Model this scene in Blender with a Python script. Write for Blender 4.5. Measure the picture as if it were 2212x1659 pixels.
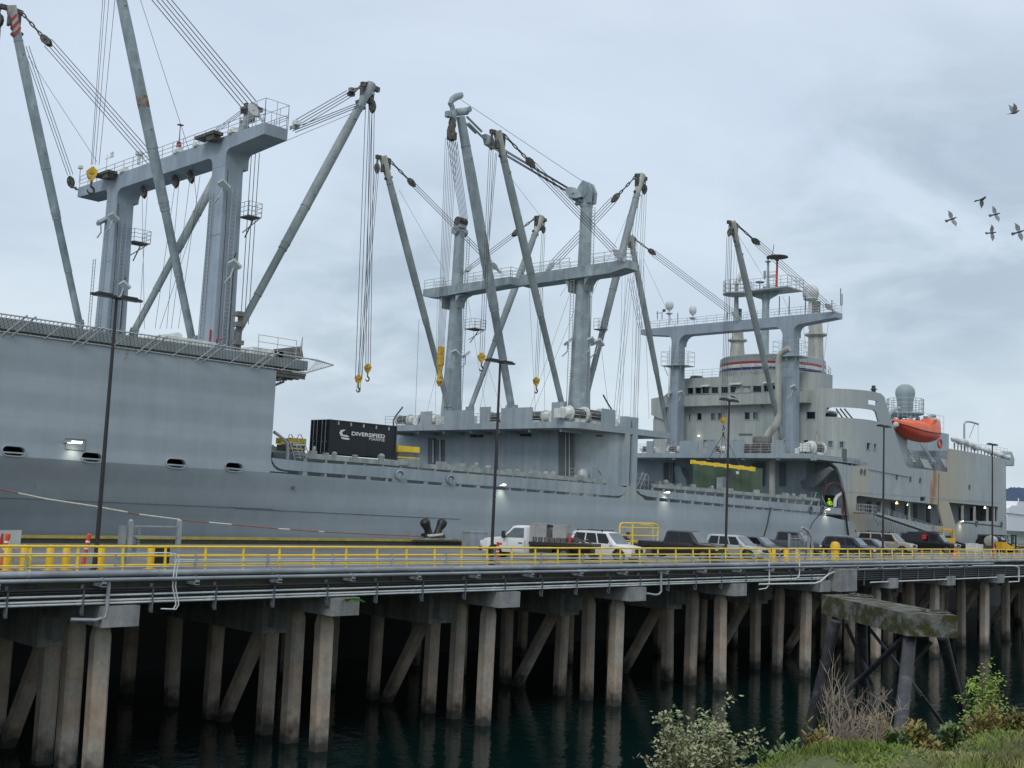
import bpy, bmesh, math, random
from math import radians as R_, sin, cos, pi, sqrt, atan, atan2
from mathutils import Vector, Matrix
from mathutils.geometry import tessellate_polygon
for o in list(bpy.data.objects): bpy.data.objects.remove(o)
SC = bpy.context.scene
COL = SC.collection
rnd = random.Random(7)
V = Vector

# ---------------------------------------------------------------- camera
W0, H0 = 2212., 1659.                      # the photograph's size in the units used for measuring
FL = 2471.2; CX, CY = W0/2, H0/2
ROLL = atan(.0435); PITCH = atan(256.9/FL); AZ = R_(45.7)
CAM = V((0, 0, 12.8))
F0 = V((sin(AZ), cos(AZ), 0)); R0 = V((cos(AZ), -sin(AZ), 0)); Z0 = V((0, 0, 1))
FW = F0*cos(PITCH)+Z0*sin(PITCH); U1 = Z0*cos(PITCH)-F0*sin(PITCH)
RT = R0*cos(ROLL)+U1*sin(ROLL); UP = -R0*sin(ROLL)+U1*cos(ROLL)
cd = bpy.data.cameras.new('camera'); co = bpy.data.objects.new('camera', cd); COL.objects.link(co)
m = Matrix((RT, UP, -FW)).transposed().to_4x4(); m.translation = CAM
co.matrix_world = m
cd.sensor_width = 36; cd.lens = FL/W0*36; cd.clip_start = .1; cd.clip_end = 30000
SC.camera = co

# ---------------------------------------------------------------- world, sun, exposure
SUN_EL, SUN_AZ = R_(42), R_(248)           # soft sun behind the camera's left shoulder
w = bpy.data.worlds.new('World'); SC.world = w; w.use_nodes = True
nt = w.node_tree; N = nt.nodes; L = nt.links; N.clear()
out = N.new('ShaderNodeOutputWorld'); mixs = N.new('ShaderNodeMixShader')
b1 = N.new('ShaderNodeBackground'); b2 = N.new('ShaderNodeBackground')
sky = N.new('ShaderNodeTexSky'); sky.sky_type = 'NISHITA'; sky.sun_disc = False
sky.sun_elevation = SUN_EL; sky.sun_rotation = SUN_AZ
b1.inputs[1].default_value = .08; L.new(sky.outputs[0], b1.inputs[0])
tc = N.new('ShaderNodeTexCoord'); sep = N.new('ShaderNodeSeparateXYZ'); L.new(tc.outputs['Generated'], sep.inputs[0])
def mth(op, a, b=None, c=None):
    n = N.new('ShaderNodeMath'); n.operation = op
    for i, v in enumerate((a, b, c)):
        if v is None: continue
        if isinstance(v, (int, float)): n.inputs[i].default_value = v
        else: L.new(v, n.inputs[i])
    return n.outputs[0]
zc = mth('MAXIMUM', sep.outputs[2], 0.0); zd = mth('ADD', zc, .30)
cmb = N.new('ShaderNodeCombineXYZ'); L.new(mth('DIVIDE', sep.outputs[0], zd), cmb.inputs[0]); L.new(mth('DIVIDE', sep.outputs[1], zd), cmb.inputs[1])
def noise(vec, scale, det, rough=.5, dist=0.):
    n = N.new('ShaderNodeTexNoise'); n.inputs['Scale'].default_value = scale; n.inputs['Detail'].default_value = det
    n.inputs['Roughness'].default_value = rough; n.inputs['Distortion'].default_value = dist; L.new(vec, n.inputs['Vector']); return n.outputs[0]
def ramp(fac, stops):
    n = N.new('ShaderNodeValToRGB'); e = n.color_ramp.elements
    while len(e) < len(stops): e.new(.5)
    for k, (p, c) in enumerate(stops): e[k].position = p; e[k].color = (*c, 1) if len(c) == 3 else c
    L.new(fac, n.inputs[0]); return n.outputs[0]
def mixc(f, a, b, mode='MIX'):
    n = N.new('ShaderNodeMixRGB'); n.blend_type = mode
    for s, v in ((0, f), (1, a), (2, b)):
        if isinstance(v, (int, float)): n.inputs[s].default_value = v
        elif isinstance(v, tuple): n.inputs[s].default_value = (*v, 1)
        else: L.new(v, n.inputs[s])
    return n.outputs[0]
base = ramp(zc, [(0, (.66, .76, .82)), (.12, (.63, .74, .83)), (.30, (.64, .755, .885)), (.55, (.76, .85, .955)), (1, (.98, 1.03, 1.1))])
n1 = noise(cmb.outputs[0], 1.5, 5, .55, .6); n2 = noise(cmb.outputs[0], 4.5, 6, .55, .4)
lum = ramp(n1, [(.30, (.89, .90, .935)), (.46, (.99, .99, 1.005)), (.56, (1.05, 1.045, 1.04)), (.68, (1.13, 1.11, 1.09))])
c1 = mixc(1., base, lum, 'MULTIPLY')
# darker ragged cloud banks lying low, to the right of the view
dirn = (F0*cos(R_(14))+Z0*sin(R_(14))); 
def blob(ax, el, wid):
    d = V((sin(R_(ax))*cos(R_(el)), cos(R_(ax))*cos(R_(el)), sin(R_(el))))
    dt = N.new('ShaderNodeVectorMath'); dt.operation = 'DOT_PRODUCT'; L.new(tc.outputs['Generated'], dt.inputs[0]); dt.inputs[1].default_value = d
    a = mth('DIVIDE', mth('SUBTRACT', dt.outputs['Value'], cos(R_(wid))), 1-cos(R_(wid)))
    n = N.new('ShaderNodeMath'); n.operation = 'ADD'; n.use_clamp = True; L.new(a, n.inputs[0]); n.inputs[1].default_value = 0
    return n.outputs[0]
mask = mth('ADD', blob(66, 14, 10), mth('MULTIPLY', blob(40, 9, 9), .9))
mask = mth('MINIMUM', mask, 1.)
rag = ramp(n2, [(.38, (0, 0, 0)), (.60, (1, 1, 1))])
mk = mth('MULTIPLY', mask, mth('MULTIPLY', rag, .62))
c2 = mixc(mk, c1, (.36, .46, .56))
L.new(c2, b2.inputs[0]); b2.inputs[1].default_value = 1.0
L.new(b1.outputs[0], mixs.inputs[1]); L.new(b2.outputs[0], mixs.inputs[2]); mixs.inputs[0].default_value = .93
L.new(mixs.outputs[0], out.inputs[0])
sl = bpy.data.lights.new('sun', 'SUN'); sl.energy = .95; sl.angle = R_(20); sl.color = (1, .985, .96)
so = bpy.data.objects.new('sun', sl); COL.objects.link(so)
sd = V((sin(SUN_AZ)*cos(SUN_EL), cos(SUN_AZ)*cos(SUN_EL), sin(SUN_EL)))
so.rotation_euler = sd.to_track_quat('Z', 'Y').to_euler(); so.location = (0, 0, 90)
SC.view_settings.view_transform = 'Standard'; SC.view_settings.look = 'None'; SC.view_settings.exposure = 0.0; SC.view_settings.gamma = 1
SC.render.engine = 'CYCLES'

# ---------------------------------------------------------------- measuring: a direction of view met with a real plane
def ray(x, y): return FW+RT*((x-CX)/FL)-UP*((y-CY)/FL)
def A(x, y, X=None, Y=None, Z=None):
    d = ray(x, y)
    t = (X-CAM.x)/d.x if X is not None else (Y-CAM.y)/d.y if Y is not None else (Z-CAM.z)/d.z
    return CAM+d*t

# ---------------------------------------------------------------- materials
MATS = {}
def mat(name, col, rough=.6, metal=0., var=.12, vs=.6, streak=0., rust=0., rustcol=(.22, .10, .04), bump=0., bs=8., spec=.5, emit=None, second=None, ss=1.5, st=.55, tide_shade=None, coord='pos', plates=0., xb=()):
    m = bpy.data.materials.new(name); m.use_nodes = True
    nt = m.node_tree; n = nt.nodes; l = nt.links; b = n['Principled BSDF']
    b.inputs['Roughness'].default_value = rough; b.inputs['Metallic'].default_value = metal
    b.inputs['Specular IOR Level'].default_value = spec
    if emit: b.inputs['Emission Color'].default_value = (*emit[:3], 1); b.inputs['Emission Strength'].default_value = emit[3]
    def mx(f, a, c, mode='MIX'):
        k = n.new('ShaderNodeMixRGB'); k.blend_type = mode
        for s, v in ((0, f), (1, a), (2, c)):
            if isinstance(v, (int, float)): k.inputs[s].default_value = v
            elif isinstance(v, tuple): k.inputs[s].default_value = (*v[:3], 1)
            else: l.new(v, k.inputs[s])
        return k.outputs[0]
    if coord == 'pos': src = n.new('ShaderNodeNewGeometry').outputs['Position']
    else: src = n.new('ShaderNodeTexCoord').outputs['Object']
    def ns(scale, det=4, vec=None, dist=0.):
        k = n.new('ShaderNodeTexNoise'); k.inputs['Scale'].default_value = scale; k.inputs['Detail'].default_value = det
        k.inputs['Distortion'].default_value = dist
        l.new(vec if vec is not None else src, k.inputs['Vector']); return k.outputs[0]
    def rp(f, a, b_, ca=(0, 0, 0), cb=(1, 1, 1)):
        k = n.new('ShaderNodeValToRGB'); e = k.color_ramp.elements; e[0].position = a; e[1].position = b_
        e[0].color = (*ca, 1); e[1].color = (*cb, 1); l.new(f, k.inputs[0]); return k.outputs[0]
    def scl(x, y, z):
        k = n.new('ShaderNodeMapping'); k.inputs['Scale'].default_value = (x, y, z); l.new(src, k.inputs[0]); return k.outputs[0]
    c = col
    if second: c = mx(rp(ns(ss, 6), st-.06, st+.06), c, second)
    if var:
        a = rp(ns(vs, 5), .3, .7, (1-var,)*3, (1+var,)*3); c = mx(1., c, a, 'MULTIPLY')
        a = rp(ns(vs*6, 3), .3, .7, (1-var*.5,)*3, (1+var*.5,)*3); c = mx(1., c, a, 'MULTIPLY')
    if streak:
        a = rp(ns(1., 5, scl(1.6, 1.6, .07)), .35, .68, (1-streak, 1-streak*.95, 1-streak*.9), (1+streak*.4,)*3); c = mx(1., c, a, 'MULTIPLY')
    if plates:
        wv = n.new('ShaderNodeTexWave'); wv.wave_type = 'BANDS'; wv.bands_direction = 'Z'; wv.inputs['Scale'].default_value = .14
        wv.inputs['Distortion'].default_value = .6; wv.inputs['Detail'].default_value = 1; wv.inputs['Detail Scale'].default_value = .2
        l.new(src, wv.inputs['Vector']); c = mx(1., c, rp(wv.outputs['Fac'], .2, .8, (1-plates,)*3, (1+plates,)*3), 'MULTIPLY')
        br = n.new('ShaderNodeTexBrick'); br.inputs['Scale'].default_value = 1; br.inputs['Brick Width'].default_value = 9; br.inputs['Row Height'].default_value = 2.4
        br.inputs['Mortar Size'].default_value = .012; br.inputs['Color1'].default_value = (1, 1, 1, 1); br.inputs['Color2'].default_value = (.965, .965, .97, 1); br.inputs['Mortar'].default_value = (.86, .86, .87, 1)
        sp = n.new('ShaderNodeSeparateXYZ'); l.new(src, sp.inputs[0]); cb = n.new('ShaderNodeCombineXYZ')
        l.new(sp.outputs[0], cb.inputs[0]); l.new(sp.outputs[2], cb.inputs[1]); l.new(cb.outputs[0], br.inputs['Vector'])
        c = mx(1., c, br.outputs['Color'], 'MULTIPLY')
    for (q0, q1, q2, q3, qc, qs) in xb:
        sp = n.new('ShaderNodeSeparateXYZ'); l.new(src, sp.inputs[0]); k = n.new('ShaderNodeMath'); k.operation = 'MULTIPLY_ADD'; l.new(ns(1., 5, scl(.5, .5, .12)), k.inputs[0]); k.inputs[1].default_value = 5; l.new(sp.outputs[0], k.inputs[2])
        k2 = n.new('ShaderNodeValToRGB'); e = k2.color_ramp.elements; r = n.new('ShaderNodeMapRange'); l.new(k.outputs[0], r.inputs[0]); r.inputs[1].default_value = 100; r.inputs[2].default_value = 200; l.new(r.outputs[0], k2.inputs[0])
        e.new(.5); e.new(.6)
        for i_, (p_, v_) in enumerate(((q0, 0), (q1, qs), (q2, qs), (q3, 0))): e[i_].position = (p_+2.5-100)/100; e[i_].color = (v_, v_, v_, 1)
        c = mx(k2.outputs[0], c, qc)
    if rust:
        k = ns(1., 6, scl(1.3, 1.3, .16), .4); f = rp(k, .72-rust*.25, .80-rust*.2)
        k2 = n.new('ShaderNodeMath'); k2.operation = 'MULTIPLY'; l.new(f, k2.inputs[0]); l.new(rp(ns(7, 4), .4, .62), k2.inputs[1])
        c = mx(k2.outputs[0], c, rustcol)
    if tide_shade:
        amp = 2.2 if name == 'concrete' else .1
        z0, z1, tcol = tide_shade; sp = n.new('ShaderNodeSeparateXYZ'); l.new(src, sp.inputs[0])
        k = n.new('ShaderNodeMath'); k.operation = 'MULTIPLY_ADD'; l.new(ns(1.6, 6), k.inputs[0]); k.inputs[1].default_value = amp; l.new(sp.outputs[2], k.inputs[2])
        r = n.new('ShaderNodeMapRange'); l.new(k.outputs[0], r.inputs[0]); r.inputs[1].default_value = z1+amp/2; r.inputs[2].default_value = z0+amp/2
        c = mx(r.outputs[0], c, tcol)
    if isinstance(c, tuple): b.inputs['Base Color'].default_value = (*c, 1)
    else: l.new(c, b.inputs['Base Color'])
    if bump:
        k = n.new('ShaderNodeBump'); k.inputs['Strength'].default_value = bump; k.inputs['Distance'].default_value = .05
        l.new(ns(bs, 5), k.inputs['Height']); l.new(k.outputs[0], b.inputs['Normal'])
    MATS[name] = m; return m
G = .46
mat('hull_grey', (.345, .395, .425), .55, var=.07, vs=.15, streak=.04, rust=.10, plates=.06, bump=.25, bs=.45, tide_shade=(6.4, 7.2, (.012, .012, .014)))  # near-black low band: boot topping with under-pier shade painted in
mat('house_grey', (.39, .415, .39), .6, xb=((138.5, 141.5, 196, 197, (.335, .38, .395), .9),), var=.07, vs=.3, streak=.16, rust=.12, rustcol=(.30, .22, .12), bump=.05, bs=3)  # house side tinted bluer and darker than the front, painting its shade
mat('side_grey', (.315, .37, .40), .6, var=.09, vs=.2, streak=.14, rust=.12, rustcol=(.30, .21, .12), second=(.36, .395, .40), ss=.3, st=.56)
mat('aft_grey', (.355, .40, .41), .6, var=.08, vs=.2, streak=.14, rust=.22, rustcol=(.32, .19, .09), bump=.2, bs=.5, xb=((136.5, 138.5, 141, 143.5, (.45, .41, .31), .75), (160.5, 162.3, 166, 177, (.43, .385, .28), .95), (161.2, 161.8, 162.2, 162.9, (.33, .12, .05), .9)))
mat('post_grey', (.30, .355, .41), .55, var=.08, vs=.7, streak=.12, rust=.05, bump=.04, bs=2)
mat('mottled_grey', (.285, .34, .36), .6, var=.15, vs=.8, streak=.2, second=(.36, .42, .44), ss=.9, st=.56)
mat('boom_grey', (.265, .305, .31), .6, var=.18, vs=.6, streak=.1, rust=.12, bump=.05, bs=3)
mat('deck_grey', (.25, .29, .30), .8, var=.15, vs=.8, rust=.1)
mat('coaming', (.34, .37, .35), .7, var=.15, vs=1.2, streak=.25, rust=.3)
mat('steel', (.42, .45, .46), .45, .25, var=.1, vs=2)
mat('white_paint', (.72, .73, .68), .5, var=.08, vs=1.5, streak=.2, rust=.15)
mat('cream', (.42, .42, .37), .55, var=.12, vs=.8, streak=.25, rust=.15, rustcol=(.30, .2, .1))
mat('red_paint', (.45, .03, .03), .5); mat('hose_red', (.16, .02, .025), .6)
mat('red_stripe', (.32, .05, .055), .55, var=.06)
mat('blue_stripe', (.02, .035, .12), .5, var=.06)
mat('dark', (.018, .02, .022), .5, var=.2)
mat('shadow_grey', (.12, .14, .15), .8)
mat('wire', (.05, .05, .055), .6, 0, var=0)
mat('wire_light', (.34, .36, .37), .5, .2, var=0)
mat('rust_band', (.24, .26, .24), .8, var=.3, vs=2, second=(.22, .10, .05), ss=3, st=.5)
mat('block', (.06, .055, .05), .6, var=.3, vs=3, second=(.20, .19, .16), ss=4, st=.6)
mat('yellow_block', (.62, .38, .03), .5, var=.2, vs=4, second=(.14, .09, .04), ss=5, st=.6)
mat('grating', (.17, .165, .15), .75, var=.25, vs=2, rust=.5, rustcol=(.12, .06, .03))
mat('glass_dark', (.008, .01, .012), .06, var=0, spec=.35)
mat('window_pane', (.09, .12, .13), .08, var=.3, vs=1.2, spec=.7)
mat('blind', (.40, .42, .41), .5)
mat('container_black', (.012, .016, .022), .4, var=.2, vs=1)
mat('letter_white', (.75, .76, .76), .5, var=0)
mat('yellow_paint', (.88, .62, .04), .45, var=.1, vs=2, rust=.1, rustcol=(.25, .13, .04))
mat('bollard_yellow', (.78, .48, .02), .4, var=.08, vs=2)
mat('curb_yellow', (.42, .34, .07), .7, var=.2, vs=1.2, rust=.3)
mat('orange_cone', (.75, .09, .04), .5, var=.05)
mat('boat_orange', (.80, .12, .025), .4, var=.1, vs=.6, streak=.12)
mat('boat_orange_deep', (.55, .055, .02), .5, var=.12, vs=.6)
mat('concrete', (.45, .35, .265), .85, var=.2, vs=.9, streak=.2, bump=.3, bs=6, second=(.42, .375, .31), ss=.5, st=.5, tide_shade=(.3, 1.5, (.05, .05, .042)))
mat('concrete_grey', (.30, .305, .295), .85, var=.2, vs=1.2, streak=.3, bump=.3, bs=5, rust=.25, rustcol=(.06, .055, .025))
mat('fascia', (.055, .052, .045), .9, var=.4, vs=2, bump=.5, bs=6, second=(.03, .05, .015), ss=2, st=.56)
mat('moss_beam', (.125, .13, .12), .95, var=.35, vs=2.5, bump=.9, bs=9, second=(.045, .045, .012), ss=1.6, st=.49)
mat('deck_concrete', (.16, .155, .15), .85, var=.15, vs=.25, second=(.12, .117, .115), ss=.12, st=.52, bump=.1, bs=3)
mat('galvanised', (.42, .45, .47), .42, .45, var=.12, vs=1.5, streak=.15)
mat('pipe_grey', (.25, .27, .29), .5, .2, var=.18, vs=.35, second=(.33, .37, .39), ss=.25, st=.55)
mat('pipe_black', (.02, .02, .022), .5, var=.2)
mat('conduit', (.66, .69, .68), .4, .1, var=.1, vs=1)
mat('black_steel', (.035, .036, .042), .55, var=.3, vs=1.2, second=(.075, .075, .085), ss=2, st=.6, bump=.1, bs=4)
mat('bronze', (.028, .025, .027), .5, var=.15)
mat('bollard_black', (.016, .017, .018), .45, var=.2, vs=3)
mat('rubber', (.012, .012, .013), .8, var=.1)
mat('car_white', (.72, .73, .73), .25, var=.03, coord='obj'); mat('car_silver', (.46, .48, .49), .25, .3, var=.03, coord='obj')
mat('car_dark', (.035, .033, .04), .25, .2, var=.05, coord='obj'); mat('car_grey', (.10, .105, .12), .25, .3, var=.05, coord='obj')
mat('car_tan', (.36, .31, .26), .3, .3, var=.05, coord='obj'); mat('car_black', (.010, .010, .013), .2, var=.05, coord='obj')
mat('car_navy', (.03, .035, .06), .25, .2, var=.05, coord='obj'); mat('car_slate', (.075, .085, .09), .3, .2, var=.05, coord='obj')
mat('trim_black', (.02, .02, .022), .5, var=0); mat('rim', (.22, .225, .23), .35, .7, var=0)
mat('head_lens', (.75, .76, .74), .15, var=0); mat('lamp_amber', (.7, .2, .03), .3, var=0)
mat('aluminium', (.40, .39, .38), .45, .4, var=.12, vs=2, coord='obj'); mat('tread', (.11, .10, .09), .7, var=.3, vs=4, coord='obj')
mat('machine_yellow', (.66, .38, .02), .5, var=.12, vs=2)
mat('generator_green', (.085, .13, .08), .55, var=.12, vs=1, streak=.1)
mat('rope_red', (.30, .13, .10), .9, var=.2, vs=4); mat('rope_white', (.62, .60, .50), .9, var=.15, vs=4)
mat('hivis', (.55, .95, .03), .6, emit=(.5, .9, .02, .12)); mat('skin', (.45, .28, .2), .6); mat('trousers', (.02, .025, .035), .8); mat('helmet', (.7, .7, .66), .4)
mat('lamp_lit', (1, 1, .9), .4, emit=(1, .97, .85, 5.)); mat('lamp_warm', (1, .7, .3), .4, emit=(1, .62, .2, 5.))
mat('radome', (.62, .65, .64), .5, var=.05, streak=.15); mat('radome_grey', (.27, .33, .34), .5, var=.05)
mat('canvas', (.62, .63, .62), .8, var=.2, vs=2); mat('ring_red', (.5, .05, .04), .5)
mat('feather', (.09, .09, .10), .8, var=.3, vs=8, coord='obj'); mat('feather_pale', (.26, .265, .28), .8, var=.2, vs=8, coord='obj'); mat('crow', (.008, .008, .01), .6)
mat('grass', (.15, .21, .035), .8, var=.4, vs=1.5, second=(.24, .23, .09), ss=1.2, st=.5); mat('earth', (.115, .135, .04), .95, var=.35, vs=2, bump=.6, bs=4, second=(.06, .08, .025), ss=2, st=.5)
mat('leaf_pale', (.33, .35, .19), .55, var=.4, vs=9, second=(.13, .18, .06), ss=5, st=.55)
mat('leaf_green', (.13, .20, .06), .6, var=.35, vs=6, second=(.12, .17, .05), ss=4, st=.55); mat('leaf_lime', (.24, .36, .05), .6, var=.3, vs=6)
mat('leaf_gold', (.30, .23, .06), .7, var=.4, vs=6, second=(.16, .17, .05), ss=3, st=.5)
mat('twig', (.32, .26, .20), .9, var=.25, vs=5); mat('bark', (.12, .09, .06), .9, var=.25, vs=5)
mat('hills', (.055, .085, .15), 1, var=.1, vs=.002); mat('far_trees', (.055, .075, .06), 1, var=.3, vs=.02)  # hills' blue colour stands in for the haze of distance
mat('boat_white', (.74, .76, .78), .5, var=.05); mat('sign_grey', (.45, .50, .50), .5, var=.08)
mat('fern', (.05, .15, .02), .6, var=.2, vs=8)
# water
mw = bpy.data.materials.new('water'); mw.use_nodes = True; nn = mw.node_tree.nodes; ll = mw.node_tree.links; bb = nn['Principled BSDF']
bb.inputs['Base Color'].default_value = (.002, .011, .010, 1); bb.inputs['Roughness'].default_value = .06; bb.inputs['IOR'].default_value = 1.33
g_ = nn.new('ShaderNodeNewGeometry'); mp = nn.new('ShaderNodeMapping'); mp.inputs['Scale'].default_value = (1, 1, 1); ll.new(g_.outputs['Position'], mp.inputs[0])
t1 = nn.new('ShaderNodeTexNoise'); t1.inputs['Scale'].default_value = 1.1; t1.inputs['Detail'].default_value = 4; ll.new(mp.outputs[0], t1.inputs['Vector'])
bp_ = nn.new('ShaderNodeBump'); bp_.inputs['Strength'].default_value = .35; bp_.inputs['Distance'].default_value = .10; ll.new(t1.outputs[0], bp_.inputs['Height']); ll.new(bp_.outputs[0], bb.inputs['Normal'])
MATS['water'] = mw

# ---------------------------------------------------------------- mesh helpers
ORG = {}
SPLIT = set('head_lug bulwark_bracket deck_fitting gusset wall_lamp wall_pipe deck_gear beam_step satellite_dome bracket base_plate gallery_door gallery_pillar scupper davit canvas_screen light_bracket antenna hydrant window_awning net_stanchion coaming_beam hatch_coaming deck_ladder deck_stair_rail deck_locker shore_cable wing_stair door_handle door_seam valve bumper end_platform hull_rubbing_strip post_head red_pipe'.split())
class MB:
    def __init__(s): s.v = []; s.f = []; s.mi = []; s.m = 0
    def add(s, vs, fs):
        k = len(s.v); s.v += [V(p) for p in vs]; s.f += [[i+k for i in f] for f in fs]; s.mi += [s.m]*len(fs); return s
    def box(s, a, b, M=None, bev=0):
        x0, y0, z0 = a; x1, y1, z1 = b
        vs = [V(p) for p in ((x0, y0, z0), (x1, y0, z0), (x1, y1, z0), (x0, y1, z0), (x0, y0, z1), (x1, y0, z1), (x1, y1, z1), (x0, y1, z1))]
        if M: vs = [M@p for p in vs]
        return s.add(vs, [(0, 3, 2, 1), (4, 5, 6, 7), (0, 1, 5, 4), (1, 2, 6, 5), (2, 3, 7, 6), (3, 0, 4, 7)])
    def bc(s, c, d, M=None):
        c = V(c); d = V(d)/2; return s.box(c-d, c+d, M)
    def prof(s, pts, rads, n=10, cap=True):
        P = [V(p) for p in pts]; k = len(P); vs = []; fs = []
        t = (P[-1]-P[0]).normalized() if (P[-1]-P[0]).length > 1e-6 else Z0
        ref = Z0 if abs(t.z) < .95 else V((1, 0, 0)); a = t.cross(ref).normalized()
        for i, p in enumerate(P):
            t = (P[min(i+1, k-1)]-P[max(i-1, 0)]).normalized()
            a = (a-t*a.dot(t)).normalized(); b = t.cross(a); r = rads[i] if hasattr(rads, '__len__') else rads
            for j in range(n):
                an = 2*pi*j/n; vs.append(p+(a*cos(an)+b*sin(an))*r)
        for i in range(k-1):
            for j in range(n):
                q = (j+1) % n; fs.append((i*n+j, i*n+q, (i+1)*n+q, (i+1)*n+j))
        if cap: fs.append(tuple(range(n))[::-1]); fs.append(tuple((k-1)*n+j for j in range(n)))
        return s.add(vs, fs)
    def cyl(s, a, b, r, r2=None, n=12, cap=True): return s.prof([a, b], [r, r if r2 is None else r2], n, cap)
    def bar(s, a, b, w, h, up=None):
        a = V(a); b = V(b); t = (b-a).normalized(); u = up or Z0
        if abs(t.dot(u)) > .98: u = V((1, 0, 0))
        x = t.cross(u).normalized(); y = x.cross(t)
        vs = [p+x*sx*w/2+y*sy*h/2 for p in (a, b) for sx, sy in ((-1, -1), (1, -1), (1, 1), (-1, 1))]
        return s.add(vs, [(0, 1, 2, 3), (7, 6, 5, 4), (0, 4, 5, 1), (1, 5, 6, 2), (2, 6, 7, 3), (3, 7, 4, 0)])
    def rev(s, c, pr, n=20, sx=1., sy=1.):          # revolve (r, z) profile round z
        c = V(c); vs = []; fs = []
        for r, z in pr:
            for j in range(n): an = 2*pi*j/n; vs.append(c+V((r*cos(an)*sx, r*sin(an)*sy, z)))
        for i in range(len(pr)-1):
            for j in range(n): q = (j+1) % n; fs.append((i*n+j, i*n+q, (i+1)*n+q, (i+1)*n+j))
        fs.append(tuple(range(n))[::-1]); fs.append(tuple((len(pr)-1)*n+j for j in range(n)))
        return s.add(vs, fs)
    def ext(s, loops, f3, th):                      # 2D loops (outer first, then holes) -> solid plate
        ls = []
        for lp in loops:
            ls.append([V((p[0], p[1], 0)) for p in lp])
        fl = [p for lp in ls for p in lp]; tri = tessellate_polygon(ls)
        fr = [V(f3(p.x, p.y)) for p in fl]; th = V(th); k = len(fl)
        fs = [tuple(t) for t in tri]+[tuple(i+k for i in t)[::-1] for t in tri]; o = 0
        for lp in ls:
            m_ = len(lp)
            for i in range(m_): j = (i+1) % m_; fs.append((o+i, o+j, o+j+k, o+i+k))
            o += m_
        return s.add(fr+[p+th for p in fr], fs)
    def clusters(s):
        n = len(s.v); par = list(range(n))
        def fd(a):
            while par[a] != a: par[a] = par[par[a]]; a = par[a]
            return a
        for f in s.f:
            for i in f[1:]: par[fd(i)] = fd(f[0])
        g = {}
        for i in range(n): g.setdefault(fd(i), []).append(i)
        bx = [[set(ix), [min(s.v[i][k] for i in ix)-.03 for k in range(3)], [max(s.v[i][k] for i in ix)+.03 for k in range(3)]] for ix in g.values()]
        ch = True
        while ch:
            ch = False; out = []
            for q in bx:
                for o in out:
                    if all(q[1][k] <= o[2][k] and o[1][k] <= q[2][k] for k in range(3)):
                        o[0] |= q[0]; o[1] = [min(a, b) for a, b in zip(o[1], q[1])]; o[2] = [max(a, b) for a, b in zip(o[2], q[2])]; ch = True; break
                else: out.append(q)
            bx = out
        res = []
        for ix, _, _ in bx:
            mp = {}; m = MB()
            for i in sorted(ix): mp[i] = len(m.v); m.v.append(s.v[i])
            for f, q in zip(s.f, s.mi):
                if f[0] in ix: m.f.append([mp[i] for i in f]); m.mi.append(q)
            res.append(m)
        return res
    def build(s, name, mt, parent=None, smooth=35, local=False, loc=None):
        if name in SPLIT and parent is not None:
            for m in s.clusters(): o = m.build_one(name, mt, parent, smooth, local, loc)
            return o
        return s.build_one(name, mt, parent, smooth, local, loc)
    def build_one(s, name, mt, parent=None, smooth=35, local=False, loc=None):
        o0 = V((0, 0, 0))
        if parent is not None and not local: o0 = ORG[parent.name]
        if loc is not None: o0 = V(loc)
        me = bpy.data.meshes.new(name); me.from_pydata([p-o0 for p in s.v], [], s.f)
        for q in (mt if isinstance(mt, (list, tuple)) else [mt]): me.materials.append(MATS[q])
        if any(s.mi): me.polygons.foreach_set('material_index', s.mi)
        bm = bmesh.new(); bm.from_mesh(me); bmesh.ops.recalc_face_normals(bm, faces=bm.faces); bm.to_mesh(me); bm.free()
        if smooth:
            me.polygons.foreach_set('use_smooth', [True]*len(me.polygons)); me.set_sharp_from_angle(angle=R_(smooth))
        o = bpy.data.objects.new(name, me); COL.objects.link(o); ORG[o.name] = o0.copy()
        if parent is not None: o.parent = parent
        elif loc is not None: o.location = loc
        return o
def empty(name, loc, rz=0.):
    o = bpy.data.objects.new(name, None); COL.objects.link(o); o.location = loc; o.rotation_euler.z = rz; o.empty_display_size = .3
    ORG[o.name] = V(loc); return o
def tag(o, label=None, cat=None, group=None, kind=None):
    if label: o['label'] = label
    if cat: o['category'] = cat
    if group: o['group'] = group
    if kind: o['kind'] = kind
    return o
def copy_tree(o, parent=None):
    c = o.copy(); COL.objects.link(c); ORG[c.name] = ORG.get(o.name, V((0, 0, 0)))
    if parent: c.parent = parent
    for ch in list(o.children): copy_tree(ch, c)
    return c
def pxY(lp, Y): return [A(x, y, Y=Y) for x, y in lp]
def plateY(mb, loops, Y, th):                       # px loops on the plane Y, thickness th away from the viewer
    ls = [[(p.x, p.z) for p in pxY(lp, Y)] for lp in loops]
    return mb.ext(ls, lambda u, v: (u, Y, v), (0, th, 0))
def plateX(mb, loops, X, th):
    ls = [[(p.y, p.z) for p in [A(x, y, X=X) for x, y in lp]] for lp in loops]
    return mb.ext(ls, lambda u, v: (X, u, v), (th, 0, 0))
def rail_mb(mb, pts, h=1.05, step=1.6, bars=(1, .66, .33), r=.024, posts=True):
    P = [V(p) for p in pts]
    for a, b in zip(P, P[1:]):
        L_ = (b-a).length; n = max(1, round(L_/step))
        for k in bars: mb.cyl(a+Z0*h*k, b+Z0*h*k, r, n=5, cap=False)
        if posts:
            for i in range(n+1):
                p = a.lerp(b, i/n); mb.cyl(p, p+Z0*h, r*1.15, n=5, cap=False)
    return mb
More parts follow.
